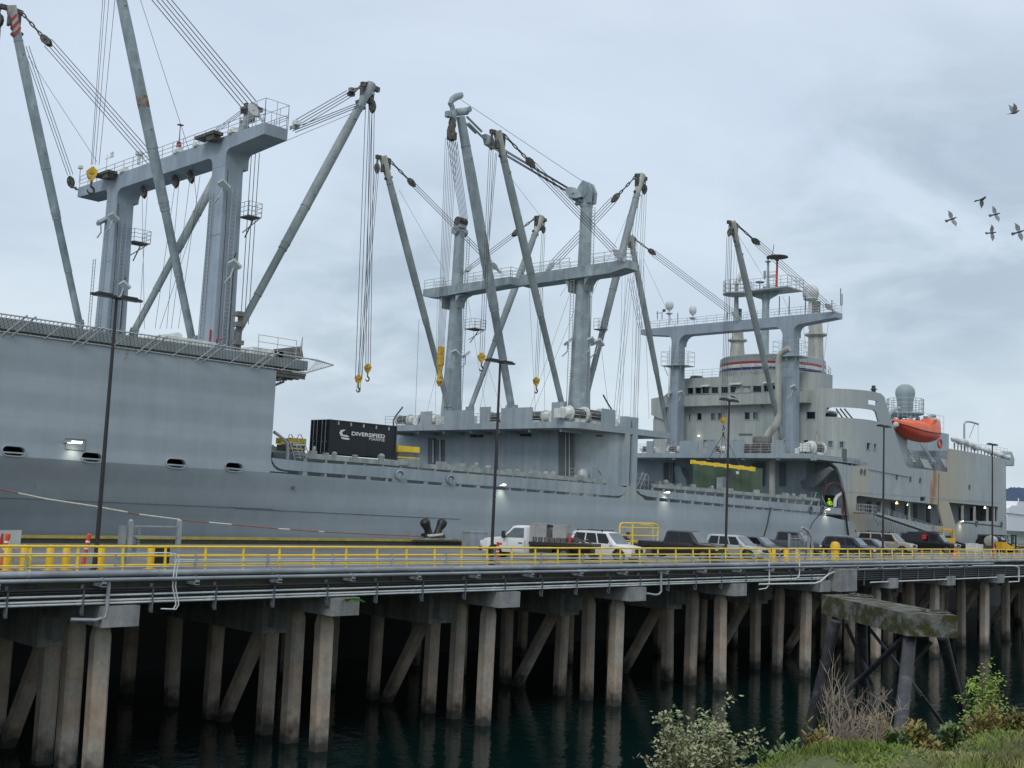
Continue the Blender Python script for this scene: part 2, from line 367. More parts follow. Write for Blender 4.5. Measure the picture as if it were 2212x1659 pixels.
def wires(mb, a, b, n=4, gap=.14, r=.022, sag=0.):
    n = max(2, n-1) if n > 3 else n; gap *= 1.45; r = .034
    a = V(a); b = V(b); t = (b-a).normalized(); x = t.cross(FW).normalized()
    for i in range(n):
        o = x*gap*(i-(n-1)/2)
        if sag:
            mb.prof([a.lerp(b, k/8)+o-Z0*sag*4*(k/8)*(1-k/8) for k in range(9)], r, 4, False)
        else: mb.cyl(a+o, b+o*1.0, r, n=4, cap=False)
def chain_mb(mb, a, b, link=.55, r=.045):
    a = V(a); b = V(b); L_ = (b-a).length; n = max(2, int(L_/link)); t = (b-a)/n; d = t.normalized()
    x = d.cross(Z0 if abs(d.z) < .9 else V((1, 0, 0))).normalized(); y = d.cross(x)
    for i in range(n):
        c = a+t*(i+.5); u = x if i % 2 else y; hl = t.length*.62; hw = .11
        pts = [c+d*hl*cos(q)+u*hw*sin(q) for q in [k*pi/4 for k in range(9)]]
        mb.prof(pts, r, 5, False)
def block_mb(mb, c, d, s=1., w=.28):
    c = V(c); d = V(d).normalized(); x = d.cross(FW).normalized(); y = d.cross(x)
    out_ = [(-.75, 0), (-.45, .30), (0, .40), (.45, .30), (.8, 0), (.45, -.30), (0, -.40), (-.45, -.30)]
    for sg in (-1, 1):
        vs = [c+d*p*s+x*q*s+y*sg*w*s for p, q in out_]
        vs2 = [v-y*sg*.10*s for v in vs]; k = len(out_)
        mb.add(vs+vs2, [tuple(range(k)), tuple(range(k, 2*k))[::-1]]+[(i, (i+1) % k, (i+1) % k+k, i+k) for i in range(k)])
    mb.cyl(c-y*w*.8*s, c+y*w*.8*s, .33*s, n=12); mb.cyl(c-y*w*1.25*s, c+y*w*1.25*s, .10*s, n=8)

def many(name, mt, parent, items, fn, smooth=0):
    for it in items: b_ = MB(); fn(b_, it); b_.build(name, mt, parent, smooth)

# ================================================================= WATER, GROUND, FAR SHORE
b = MB(); b.add([(-1500, 14, 0), (9000, 14, 0), (9000, 9000, 0), (-1500, 9000, 0)], [(0, 1, 2, 3)])
tag(b.build('water', 'water', smooth=0), kind='structure')
def bank_z(x, y):
    e = 10.66-.083*(min(x, 60)-7.5) if x > 7.5 else 10.66
    e += .12*sin(x*1.3+.6)+.08*sin(x*3.1)
    yy = 5.6+.25*sin(x*.9)+.12*sin(x*2.7)
    if y < yy: return e+(yy-y)*.10
    return max(-1.5, e-(y-yy)*.62-.15*min(1, (y-yy)))
b = MB(); xs = [-400, -100, -30, -10, 0]+[2+.5*i for i in range(90)]+[50, 60, 80, 120, 300]; ys = [-300, -80, -20, -5, 0, 2, 3]+[4+.3*i for i in range(30)]+[14, 16, 20, 26, 34]
vs = [(x, y, bank_z(x, y)+rnd.uniform(-.03, .03)) for y in ys for x in xs]; k = len(xs)
b.add(vs, [(j*k+i, j*k+i+1, (j+1)*k+i+1, (j+1)*k+i) for j in range(len(ys)-1) for i in range(k-1)])
tag(b.build('ground', 'earth', smooth=60), kind='structure')
b = MB()
for i in range(80000):
    x = rnd.uniform(6.5, 24) if i % 4 else rnd.uniform(7, 14); y = rnd.uniform(2.6, 7.0)
    z = bank_z(x, y); h = rnd.uniform(.03, .085)*(1.0+.5*sin(x*2.1+y*3)); a = rnd.uniform(0, 6.28); wd = rnd.uniform(.006, .013); ln = rnd.uniform(.02, .10)
    c = V((x, y, z-.02)); sx = V((cos(a), sin(a), 0)); ld = V((rnd.uniform(-1, 1), rnd.uniform(-1, 1), 0))*ln
    b.add([c-sx*wd, c+sx*wd, c+Z0*h*.6+ld*.5+sx*wd*.7, c+Z0*h+ld, c+Z0*h*.6+ld*.5-sx*wd*.7], [(0, 1, 2, 3, 4)])
tag(b.build('grass', 'grass', smooth=0), 'short green and straw coloured grass growing along the top of the bank', 'grass', kind='stuff')
# hills across the river
def hill_strip(name, mt, pts, Y, depth, seed):
    r = random.Random(seed); b = MB(); top = []; 
    P = [A(x, y, Y=Y) for x, y in pts]; row = []
    for a, c in zip(P, P[1:]):
        for i in range(14): q = a.lerp(c, i/14); q = V((q.x, q.y, q.z+r.uniform(-1, 1)*abs(q.z)*.02)); row.append(q)
    row.append(P[-1]); k = len(row); vs = [V((p.x, p.y-depth*.5, -1)) for p in row]+row+[V((p.x, p.y+depth, -1)) for p in row]
    b.add(vs, [(j*k+i, j*k+i+1, (j+1)*k+i+1, (j+1)*k+i) for j in range(2) for i in range(k-1)])
    return tag(b.build(name, mt, smooth=60), kind='structure')
hill_strip('hills', 'hills', [(2120, 1068), (2180, 1054), (2200, 1052), (2230, 1056), (2300, 1046), (2420, 1060)], 3000, 500, 1)
hill_strip('far_shore', 'far_trees', [(1900, 1075), (2140, 1088), (2180, 1083), (2215, 1080), (2260, 1084), (2400, 1095)], 900, 150, 2)
hill_strip('wooded_hill', 'far_trees', [(300, 960), (480, 955), (575, 957), (592, 963), (606, 968), (640, 974), (700, 984), (900, 1015)], 1500, 250, 3)

# ================================================================= PIER
DZ = 9.1; PY0 = 46.75; PY1 = 71.0
pier = tag(empty('pier', (90, 58, 0)), 'concrete pier on rows of square piles between the bank and the grey ship', 'pier')
b = MB(); b.box((-30, PY0+.25, DZ-.3), (245, PY1-.45, DZ)); b.build('deck', 'deck_concrete', pier, smooth=0)
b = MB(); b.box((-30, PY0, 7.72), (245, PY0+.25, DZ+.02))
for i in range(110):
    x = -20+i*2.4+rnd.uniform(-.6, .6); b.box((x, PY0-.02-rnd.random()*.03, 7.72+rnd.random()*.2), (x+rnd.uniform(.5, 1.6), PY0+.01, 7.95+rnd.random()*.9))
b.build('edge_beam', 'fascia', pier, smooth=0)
b = MB(); b.box((-30, 69.95, DZ+.30), (245, 70.25, DZ+.48)); b.build('bull_rail', 'curb_yellow', pier, smooth=0)
b = MB(); b.box((-30, 70.0, DZ+.004), (245, 70.2, DZ+.30)); b.build('bull_rail_shade', 'fascia', pier, smooth=0)  # support blocks drawn as one dark strip, the shadow under the rail painted in
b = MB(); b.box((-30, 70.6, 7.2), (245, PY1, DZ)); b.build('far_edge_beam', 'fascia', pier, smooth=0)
bents = [12.1, 24.15, 36.15, 47.95, 59.9, 71.9, 84.2, 96.2, 108.2, 120.2, 132.2, 144.2, 156.2, 168.2, 180.2]
rows = [47.9, 50.35, 52.6, 57.9, 62.5, 67.6]
def pile_mb(b, p, q, s=.40, ch=.14, top=True):
    p = V(p); q = V(q); t = (q-p).normalized(); x = V((1, 0, 0)); y = t.cross(x).normalized(); c = s-ch
    ol = [(s, -c), (s, c), (c, s), (-c, s), (-s, c), (-s, -c), (-c, -s), (c, -s)]
    lv = [(0, 1), (.93, 1), (1, .70)] if top else [(0, 1), (1, 1)]
    L_ = (q-p).length; vs = []
    for u, k in ((0, 1), (1-.55/L_, 1), (1, .72)) if top else ((0, 1), (1, 1)):
        for a, c_ in ol: vs.append(p.lerp(q, u)+x*a*k+y*c_*k)
    n = len(vs)//8; b.add(vs, [(i*8+j, i*8+(j+1) % 8, (i+1)*8+(j+1) % 8, (i+1)*8+j) for i in range(n-1) for j in range(8)]+[tuple(range(8))[::-1], tuple((n-1)*8+j for j in range(8))])
mids = [float(x) for x in range(0)]
for bi, X in enumerate(bents):
    b = MB(); hw = .84
    b.box((X-hw, 46.2, 6.84), (X+hw, 52.0, 7.72)); b.build('cap_beam', 'concrete_grey', pier, smooth=0)
    b = MB(); b.box((X-hw-.12, 52.0, 5.35), (X+hw+.12, 70.4, 7.71)); b.box((X-hw+.2, 51.4, 5.75), (X+hw-.2, 52.0, 6.84)); b.build('deep_cap', 'concrete_grey', pier, smooth=0)
    for ri, y in enumerate(rows):
        b = MB(); zt = 6.84 if ri < 2 else 5.35
        pile_mb(b, (X+rnd.uniform(-.12, .12), y+rnd.uniform(-.1, .1), -1.2), (X, y, zt), (.40 if ri < 3 else .38)*rnd.uniform(.94, 1.04), top=ri < 2); b.build('pile', 'concrete', pier, smooth=0)
    b = MB(); pile_mb(b, (X+.15, 57.6, -1.2), (X+.15, 53.6, 5.4), .36, top=False); b.build('raking_pile', 'concrete', pier, smooth=0)
# pipes along the pier's edge
b = MB(); b.cyl((-20, PY0-.17, 9.06), (245, PY0-.17, 9.06), .145, n=14)
for i in range(45): x = -15+i*5.85; b.cyl((x, PY0-.17, 9.06), (x+.14, PY0-.17, 9.06), .18, n=14)
b.build('fire_main', 'pipe_grey', pier)
b = MB(); b.cyl((-20, PY0-.62, 8.84), (118, PY0-.62, 8.84), .085, n=12); b.build('water_pipe', 'pipe_grey', pier)
def brk(b, x):
    b.box((x-.06, PY0-.8, 8.56), (x+.16, PY0, 8.68)); b.box((x-.055, PY0-.8, 8.6), (x+.155, PY0-.74, 8.76)); b.prof([(x+.05, PY0-.70, 8.66), (x+.05, PY0-.72, 8.94), (x+.05, PY0-.52, 8.94), (x+.05, PY0-.52, 8.66)], .018, 5)
many('pipe_bracket', 'galvanised', pier, [18.7+i*4.4 for i in range(22)], brk)
b = MB(); 
for z, r in ((8.42, .065), (8.33, .05)): b.cyl((-20, PY0-.28, z), (84.6, PY0-.28, z), r, n=10)
b.build('black_duct', 'pipe_black', pier)
for z, r in ((8.17, .045), (7.96, .048), (7.84, .048)):
    b = MB(); b.cyl((-20, PY0-.3, z), (84.6, PY0-.3, z), r, n=8)
    for i in range(16): b.cyl((-10+i*6.1+z, PY0-.3, z), (-10+i*6.1+.2+z, PY0-.3, z), r*1.25, n=8)
    b.build('conduit', 'conduit', pier)
def hgr(b, x): b.box((x-.045, PY0-.40, 7.38), (x+.045, PY0-.12, 7.46)); b.box((x-.045, PY0-.24, 7.40), (x+.045, PY0-.12, 8.62)); b.box((x-.03, PY0-.4, 7.42), (x+.03, PY0-.36, 8.4))
many('pipe_hanger', 'shadow_grey', pier, [19.35+i*3.15 for i in range(21)], hgr)
b = MB()
for s, (x, z) in enumerate(((25.2, 0), (54.9, 0))):
    pass
b.prof([(23.5, PY0-.5, 8.75), (23.5, PY0-.5, 7.55), (23.45, PY0-.5, 7.28), (23.1, PY0-.4, 7.16), (22.1, PY0-.2, 7.2)], .085, 10)
b.build('drain_pipe', 'galvanised', pier); b = MB()
b.prof([A(1428, 1232, Y=PY0-.5), A(1428, 1277, Y=PY0-.5), A(1424, 1283, Y=PY0-.5), A(1416, 1285, Y=PY0-.5), A(1391, 1281, Y=PY0-.4)], .075, 10)
b.build('drain_pipe', 'galvanised', pier)
for dx in (0, 6): b = MB(); b.prof([A(x+dx, y, Y=PY0-.55) for x, y in ((371, 1196), (377, 1200), (381, 1210), (377, 1228), (374, 1250), (373, 1268), (378, 1292), (380, 1306), (374, 1316), (348, 1315))], .032, 6); b.build('riser_pipe', 'conduit', pier)
b = MB(); b.prof([A(x, y, Y=PY0-.45) for x, y in ((0, 1197), (150, 1196), (300, 1196), (360, 1194), (371, 1196))], .032, 6); b.build('riser_pipe', 'conduit', pier)
b = MB(); b.prof([A(x, y, Y=PY0-.55) for x, y in ((1640, 1193), (1655, 1197), (1661, 1206), (1662, 1240), (1661, 1262), (1655, 1271), (1640, 1273))], .05, 8); b.build('riser_pipe', 'conduit', pier)
b = MB(); b.prof([A(x, y, Y=PY0-.55) for x, y in ((1720, 1188), (1726, 1192), (1727, 1206), (1727, 1238), (1725, 1246), (1716, 1251), (1650, 1252))], .05, 8); b.build('riser_pipe', 'conduit', pier)
b = MB(); b.prof([A(x, y, Y=PY0-.6) for x, y in ((1640, 1262), (1760, 1260), (1772, 1256), (1790, 1240), (1800, 1236), (1820, 1236), (1828, 1241), (1831, 1255), (1829, 1270))], .07, 8); b.build('riser_pipe', 'conduit', pier)
b = MB(); b.box((85.5, 45.6, 6.85), (88.3, PY0-.02, 8.62)); b.build('valve_box', 'concrete_grey', pier, smooth=0)
for i, z in enumerate((8.38, 8.2, 8.02, 7.84, 7.66)):
    b = MB(); b.cyl((88.3, PY0-.3, z), (230, PY0-.3, z), .082, n=10); b.build('black_duct', 'pipe_black', pier)
b = MB(); b.cyl((88, PY0-.45, 8.55), (230, PY0-.45, 8.55), .05, n=8); b.cyl((92, PY0-.45, 7.42), (230, PY0-.45, 7.42), .06, n=8); b.build('conduit', 'conduit', pier)
many('pipe_hanger', 'shadow_grey', pier, [91+i*3.4 for i in range(34)], lambda b, x: b.box((x-.06, PY0-.42, 7.2), (x+.06, PY0-.36, 8.6)))
b = MB(); b.prof([A(x, y, Y=PY0-.6) for x, y in ((2100, 1222), (2190, 1222), (2201, 1226), (2201, 1256), (2180, 1257))], .07, 8); b.build('riser_pipe', 'conduit', pier)

# fern growing from the second cap
b = MB(); fc = A(748, 1298, Y=46.15)
for i in range(16):
    a = rnd.uniform(-2.6, .4); ln = rnd.uniform(.5, 1.0); pts = []
    for k in range(7): u = k/6; pts.append(fc+V((cos(a)*ln*u, -.12-.25*u, .38*ln*u*1.3-.55*ln*u*u)))
    for k in range(6):
        p, q = pts[k], pts[k+1]; d = (q-p).normalized(); s_ = d.cross(V((0, 1, .3))).normalized(); w_ = .10*(1-k/7)
        for sg in (-1, 1): b.add([p, p+s_*sg*w_+d*.05, p.lerp(q, .7)], [(0, 1, 2)]); b.add([p.lerp(q, .5), p.lerp(q, .5)+s_*sg*w_*.9+d*.05, q], [(0, 1, 2)])
tag(b.build('fern', 'fern', smooth=0, loc=fc), 'small bright green fern sprouting from the mossy end of a concrete cap beam', 'fern')

# ---- handrail of the pier
hr = tag(empty('yellow_handrail', (60, 47.3, DZ)), 'yellow steel handrail of three bars running the whole length of the pier edge', 'railing')
for zz in (1.07, .67, .26):
    b = MB(); b.cyl((10, 47.3, DZ+zz), (232, 47.3, DZ+zz), .056 if zz > 1 else .048, n=8, cap=True); b.build('rail', 'yellow_paint', hr)
for i in range(100):
    x = 18.45+i*2.04
    b = MB(); b.bar((x-.02, 47.2, DZ-.02), (x, 47.3, DZ+1.07), .10, .06, V((0, 1, 0))); b.build('post', 'yellow_paint', hr, smooth=0)
for zz in (.50, .42, .20):
    b = MB(); b.cyl((27 if zz > .3 else 10, 47.16, DZ+zz), (232, 47.16, DZ+zz), .022, n=6); b.build('conduit', 'conduit', hr)
many('conduit_clamp', 'galvanised', hr, [20.3+i*3.9 for i in range(50)], lambda b, x: b.box((x-.02, 47.1, DZ+.12), (x+.02, 47.26, DZ+.72)))

# ---- dolphin: mossy concrete beam on raking steel pipes
dol = tag(empty('concrete_dolphin', (55, 27, 0)), 'mossy concrete beam standing on raking black steel pipes beside the pier', 'dolphin')
b = MB(); zt = 8.55
ft = [A(x, y, Z=zt) for x, y in ((1775, 1284), (1958, 1325), (2069, 1330), (2010, 1316), (1836, 1284))]
k = len(ft); bt = [p-Z0*1.02 for p in ft]
b.add(ft+bt, [tuple(range(k)), tuple(range(k, 2*k))[::-1]]+[(i, (i+1) % k, (i+1) % k+k, i+k) for i in range(k)])
b.build('beam', 'moss_beam', dol, smooth=0)
def leg(px, py, qx, qy, Yt, Yb, r, nm='leg'):
    p = A(px, py, Y=Yt); q = A(qx, qy, Y=Yb); d = (q-p).normalized(); 
    b = MB(); b.cyl(p, q+d*(2. if nm == 'leg' else 0), r, n=14); b.build(nm, 'black_steel', dol)
leg(1806, 1342, 1738, 1612, 29.6, 31.5, .27); leg(1862, 1346, 1868, 1640, 29.2, 31., .27); leg(1966, 1372, 1938, 1640, 24.2, 22.5, .30); leg(2035, 1372, 2082, 1560, 23.8, 27.5, .27)
leg(1828, 1348, 1885, 1480, 30.2, 29.2, .11, 'brace'); leg(1953, 1378, 1856, 1470, 24.6, 30, .15, 'brace'); leg(1880, 1360, 1990, 1500, 28.5, 25, .09, 'brace'); leg(2012, 1386, 1960, 1452, 24, 25, .10, 'brace')
leg(1885, 1480, 1900, 1560, 29.2, 28.4, .11, 'brace'); leg(1856, 1468, 1800, 1512, 30, 30.6, .13, 'brace'); leg(1745, 1576, 1870, 1640, 30, 24, .14, 'brace'); leg(1990, 1500, 2045, 1575, 25, 26, .09, 'brace')
b = MB()
for cx, cy in ((1858, 1288), (2018, 1322)):
    c = A(cx, cy, Z=zt+.02); b.box(c-V((.5, .6, 0)), c+V((.5, .6, .03)))
    for i in range(9): q = c+V((rnd.uniform(-.4, .4), rnd.uniform(-.5, .5), 0)); b.bc(q+Z0*.06, (rnd.uniform(.1, .4), rnd.uniform(.1, .3), .1), Matrix.Identity(4))
b.build('base_plate', 'block', dol, smooth=0)

# ================================================================= THINGS ON THE PIER
def lamp_post(X, label):
    t = tag(empty('street_lamp', (X, 48.5, DZ)), label, 'street lamp', 'tall dark lamp posts standing along the pier')
    b = MB(); b.prof([(0, 0, 0), (0, 0, 12.1)], [.105, .07], 4+6); b.build('pole', 'bronze', t, local=True)
    b = MB(); b.rev((0, 0, 0), [(.26, 0), (.26, .04), (.15, .06), (.13, .6), (.11, .62)], 12); b.build('base', 'bronze', t, local=True)
    for s in (-1, 1):
        b = MB(); ol = [(.12, -.27), (.95, -.27), (1.22, -.10), (1.22, .10), (.95, .27), (.12, .27)]
        b.ext([[(s*a, c) for a, c in ol]], lambda u, v: (u, v, 12.10), (0, 0, .09)); b.bc((s*.6, 0, 12.23), (.7, .3, .08)); b.bc((s*.1, 0, 12.1), (.3, .1, .08))
        h = b.build('lamp_head', 'bronze', t, smooth=0, local=True)
        b = MB(); b.box((s*.35-.18, -.2, 12.085), (s*.35+.6*s+.1, .2, 12.105)) if s > 0 else b.box((-1.0, -.2, 12.085), (-.2, .2, 12.105)); b.build('lens', 'steel', h, smooth=0, local=True)
    return t
for X, l in ((23.95, 'tallest looking dark lamp post, in front of the windowless bow of the ship'), (48.6, 'dark lamp post beside the white flatbed truck'), (73.35, 'dark lamp post with a crow perched on its head'), (98.7, 'dark lamp post in front of the stern house by the orange lifeboat'), (123.8, 'dark lamp post in front of the aft end of the hull')):
    lamp_post(X, l)
# tall yellow bollards near the left edge and further along
def ybol(x, y, label, w=.16, h=1.05):
    p = A(x, y, Y=48.4); b = MB(); b.rev((0, 0, 0), [(w, 0), (w, h-.05), (w*.8, h), (.02, h+.03)], 14)
    if w > .1: b.box((-.24, -.24, 0), (.24, .24, .02))
    o = b.build('yellow_bollard', 'bollard_yellow', None, loc=(0, 0, 0)); o.location = (p.x, 48.4, DZ)
    return tag(o, label, 'bollard', 'yellow guard posts behind the handrail')
for x, l in ((15, 'yellow guard post in front of the grey sign board'), (51, 'yellow guard post just past the edge of the grey sign board'), (107, 'yellow guard post on a base plate, third from the sign board'), (142, 'yellow guard post fourth from the sign board, before the orange marker'), (217, 'yellow guard post between the leaning orange marker and the lamp post'), (325, 'yellow guard post between the legs of the grey steel frame')): ybol(x, 1215, l)
for x, l in ((1671, 'first of three yellow guard posts before the slate pickup, next to the grey sedan'), (1699, 'middle yellow guard post in front of the dark grey pickup'), (1722, 'yellow guard post beside the bent white pipe and mesh panel')): ybol(x, 1205, l, .16, .95)
b = MB(); p = A(1804, 1200, Y=49.); b.rev((0, 0, 0), [(.34, 0), (.34, .9), (.42, .92), (.42, 1.25), (.30, 1.55), (.1, 1.6)], 12); o = b.build('yellow_bin', 'bollard_yellow', None, loc=(0, 0, 0)); o.location = (p.x, 49., DZ)
tag(o, 'fat yellow domed cover standing behind the rail near the tan car', 'bin')
def marker(x, y, Y, label, lean=.0, h=1.25, r=.05):
    p = A(x, y, Z=DZ, Y=None) if Y is None else V((A(x, y, Y=Y).x, Y, DZ))
    t = tag(empty('traffic_marker', p), label, 'traffic marker', 'orange traffic markers on the pier'); t.rotation_euler.x = lean*.3; t.rotation_euler.y = lean
    b = MB(); b.rev((0, 0, 0), [(r*1.25, .04), (r*1.1, h*.85), (r*1.25, h*.87), (r*1.25, h), (r*.4, h+.03)], 12); b.build('tube', 'orange_cone', t, local=True)
    for z in (.55, .75): b = MB(); b.rev((0, 0, 0), [(r*1.3, h*z), (r*1.3, h*z+.08)], 12); b.build('reflective_band', 'letter_white', t, local=True)
    b = MB(); b.rev((0, 0, 0), [(.2, 0), (.2, .05), (.1, .07)], 8); b.build('foot', 'rubber', t, local=True)
marker(179, 1210, 49.6, 'orange tube marker leaning towards the tallest looking lamp post', .12, 1.5, .075); marker(5, 1205, 48.9, 'orange tube marker in front of the grey sign board', .1, 1.5, .08)
marker(1074, 1215, 49.2, 'orange tube marker beside the front wheel of the white truck', 0, 1.3, .075)
def cone(x, y, Y, label, s=1.):
    p = V((A(x, y, Y=Y).x, Y, DZ)); t = tag(empty('traffic_cone', p), label, 'traffic cone', 'orange traffic cones')
    b = MB(); b.rev((0, 0, 0), [(.16*s, .04), (.035*s, .72*s)], 12); b.build('cone', 'orange_cone', t, local=True)
    b = MB(); b.rev((0, 0, 0), [(.12*s, .26*s), (.09*s, .40*s)], 12); b.build('reflective_band', 'letter_white', t, local=True)
    b = MB(); b.box((-.2*s, -.2*s, 0), (.2*s, .2*s, .04)); b.build('foot', 'orange_cone', t, local=True, smooth=0)
cone(2388/1.1573-1, 1200, 50, 'orange cone behind the rail in front of the yellow forklift', 1.6); cone(2146, 1190, 58, 'orange cone standing by the aft lamp post', 1.8); cone(2193, 1190, 60, 'orange cone beside the forklift with the black overhead guard', 1.5)
# grey sign at the far left
t = tag(empty('sign_board', (A(20, 1160, Y=49.4).x, 49.4, DZ)), 'grey green sign board with a red mark at the edge of the photo', 'sign')
b = MB(); b.ext([[(p.x, p.z) for p in pxY([(-60, 1146), (47, 1145), (43, 1186), (-60, 1186)], 49.4)]], lambda u, v: (u, 49.4, v), (0, .04, 0)); b.build('panel', 'sign_grey', t, smooth=0)
b = MB(); plateY(b, [[(-3, 1174), (4, 1152), (8, 1152), (7, 1176), (12, 1178), (-3, 1182)]], 49.385, .01); b.build('red_mark', 'ring_red', t, smooth=0)
for x in (-20, 30): b = MB(); p = A(x, 1180, Y=49.46); b.cyl((p.x, 49.46, DZ), (p.x, 49.46, DZ+1.5), .04, n=8); b.build('post', 'galvanised', t)
# grey steel gate frame
gy = 49.3; t = tag(empty('steel_frame', (A(290, 1200, Y=gy).x, gy, DZ)), 'grey steel frame with cross bars and an electrical cabinet behind the handrail', 'frame')
for x0, x1 in ((276, 283), (382, 388)):
    p0 = A(x0-8, 1215, Y=gy); p1 = A(x1, 1126, Y=gy); b = MB(); b.box((p1.x-.10, gy-.09, DZ), (p1.x+.10, gy+.09, p1.z)); b.rev((p1.x, gy, p1.z), [(.11, 0), (.1, .05), (.03, .09)], 8); b.build('post', 'galvanised', t, smooth=30)
for y in (1136, 1158, 1193):
    b = MB(); a = A(283, y, Y=gy); c = A(385, y+2, Y=gy); b.bar(a, c, .07, .07); b.build('cross_bar', 'galvanised', t, smooth=0)
b = MB(); plateY(b, [[(262, 1136), (274, 1136), (270, 1212), (258, 1212)]], gy+.05, .25); b.build('cabinet', 'galvanised', t, smooth=0)
b = MB(); plateY(b, [[(283, 1137), (296, 1137), (292, 1200), (279, 1200)]], gy+.25, .12)
for i in range(12): p = A(300-.4*i, 1142+i*5.5, Y=gy+.1); b.bc(p, (.12, .12, .05))
b.build('ladder_strip', 'galvanised', t, smooth=0)
b = MB(); q = A(345, 1205, Y=51); o = b.box((-.35, -.3, 0), (.35, .3, .95)).build('black_cabinet', 'dark', None, loc=(0, 0, 0), smooth=0); o.location = (q.x, 51, DZ); tag(o, 'small black cabinet standing between the legs of the grey steel frame', 'cabinet')
# utility box and bin next to the truck
b = MB(); q = A(1026, 1170, Y=66); b.box((-.95, -.5, 0), (.95, .5, 1.25)); b.box((-1.0, -.55, 1.25), (1.0, .55, 1.32)); b.box((-.3, -.53, .1), (-.26, -.5, 1.2))
o = b.build('utility_box', 'galvanised', None, loc=(0, 0, 0), smooth=0); o.location = (q.x, 66, DZ); tag(o, 'low galvanised utility box behind the front of the white truck', 'utility box')
# bent lamp pipe, mesh gate panels
b = MB(); b.prof([A(x, y, Y=48) for x, y in ((1754, 1218), (1755, 1180), (1752, 1160), (1745, 1147), (1733, 1139))], .10, 10); tag(b.build('bent_vent_pipe', 'galvanised', None, loc=A(1754, 1218, Y=48)), 'grey pipe bent over at the top standing against the handrail', 'pipe')
t = tag(empty('mesh_gate', (A(1725, 1200, Y=52).x, 52, DZ)), 'galvanised mesh gate panels standing in front of the dark grey pickup', 'gate')
for x in (1704, 1746): b = MB(); p = A(x, 1215, Y=52); q = A(x+1, 1143 if x > 1720 else 1153, Y=52); b.box((p.x-.09, 51.93, DZ), (p.x+.09, 52.07, q.z)); b.build('post', 'galvanised', t, smooth=0)
b = MB(); a = A(1704, 1156, Y=52); c = A(1744, 1156, Y=52)
for i in range(15): x = a.x+(c.x-a.x)*i/14; b.cyl((x, 52, DZ+.1), (x, 52, a.z), .018, n=4)
for z in (.1, .9, 1.7): b.cyl((a.x, 52, DZ+z), (c.x, 52, DZ+z), .03, n=5)
b.build('mesh_panel', 'galvanised', t)
b = MB(); plateY(b, [[(1735, 1138), (1746, 1139), (1745, 1157), (1735, 1157)]], 52.1, .05); b.build('sign_plate', 'aluminium', t, smooth=0)
# yellow rack holding gas cylinders
gx = A(1338, 1135, Y=63).x; t = tag(empty('yellow_guard_frame', (gx, 63, DZ)), 'yellow tubular guard frame round valves behind the white car', 'guard frame')
c = [A(x, y, Y=63) for x, y in ((1338, 1200), (1339, 1136), (1341, 1131), (1346, 1130), (1410, 1131), (1419, 1134), (1422, 1139), (1418, 1200))]
b = MB(); b.prof(c, .07, 8); 
for y in (1139, 1156, 1168): b.prof([A(1339, y, Y=63), A(1421, y+2, Y=63)], .05, 8)
b.prof([A(1367, 1132, Y=62.6), A(1366, 1200, Y=62.6)], .07, 8); b.prof([A(1385, 1133, Y=64.5), A(1410, 1135, Y=64.5), A(1412, 1200, Y=64.5)], .06, 8); b.build('frame', 'yellow_paint', t)
b = MB(); plateY(b, [[(1368, 1140), (1403, 1140), (1402, 1165), (1367, 1165)]], 64, .8); b.build('cabinet', 'cream', t, smooth=0)
b = MB()
for x, y in ((1357, 1153), (1357, 1167), (1350, 1160)): p = A(x, y, Y=63.6); b.rev(p, [(.05, -.2), (.2, -.1), (.2, .1), (.05, .2)], 8)
b.build('valve', 'block', t)
# mooring bollard with two horns and its rope
bx = A(935, 1165, Y=70.2).x; t = tag(empty('mooring_bollard', (bx, 70.2, DZ+.0)), 'black staghorn mooring bollard with two splayed horns at the far edge of the pier', 'mooring bollard')
b = MB(); b.box((bx-2.6, 69.6, DZ+.43), (bx+2.9, 70.9, DZ+.6)); b.build('base', 'concrete_grey', t, smooth=0)
b = MB(); b.prof([(bx-1.1, 70.2, DZ+.62), (bx+1.1, 70.2, DZ+.62)], .34, 10); b.build('saddle', 'bollard_black', t)
for s in (-1, 1):
    b = MB(); b.prof([(bx+s*.42, 70.2, DZ+.5), (bx+s*.48, 70.2, DZ+.9), (bx+s*.60, 70.2, DZ+1.25), (bx+s*.76, 70.2, DZ+1.52), (bx+s*.90, 70.2, DZ+1.74), (bx+s*1.0, 70.2, DZ+1.92), (bx+s*1.06, 70.2, DZ+2.04), (bx+s*1.09, 70.2, DZ+2.10)], [.46, .34, .29, .34, .42, .40, .28, .08], 18); b.build('horn', 'bollard_black', t)
b = MB(); b.m = 0
rp = [(-40, 1050), (0, 1057), (100, 1078), (200, 1093), (300, 1111), (400, 1124), (500, 1133), (600, 1142), (700, 1149), (800, 1154), (880, 1157), (925, 1160)]
P = [A(x, y, Y=69.9+.3*(i/11)) for i, (x, y) in enumerate(rp)]
fine = []
for a, c in zip(P, P[1:]): fine += [a.lerp(c, k/8) for k in range(8)]
fine.append(P[-1])
for i, (a, c) in enumerate(zip(fine, fine[1:])):
    b.m = 1 if (10 < i < 39 and i not in (30, 31)) or 43 < i < 48 or 55 < i < 58 or 62 < i < 64 else 0
    b.prof([a, c], [.045 if b.m == 0 else .055]*2, 7, False)
b.m = 1
for k in range(2): b.prof([(bx+cos(q)*.95, 70.2+sin(q)*.48, DZ+.80+.07*k+.08*cos(q)) for q in [j*pi/8 for j in range(17)]], .07, 6)
tag(b.build('mooring_rope', ['rope_red', 'rope_white'], None, loc=P[-1]), 'rust red and off white mooring rope stretched from the hull to the black bollard', 'rope')

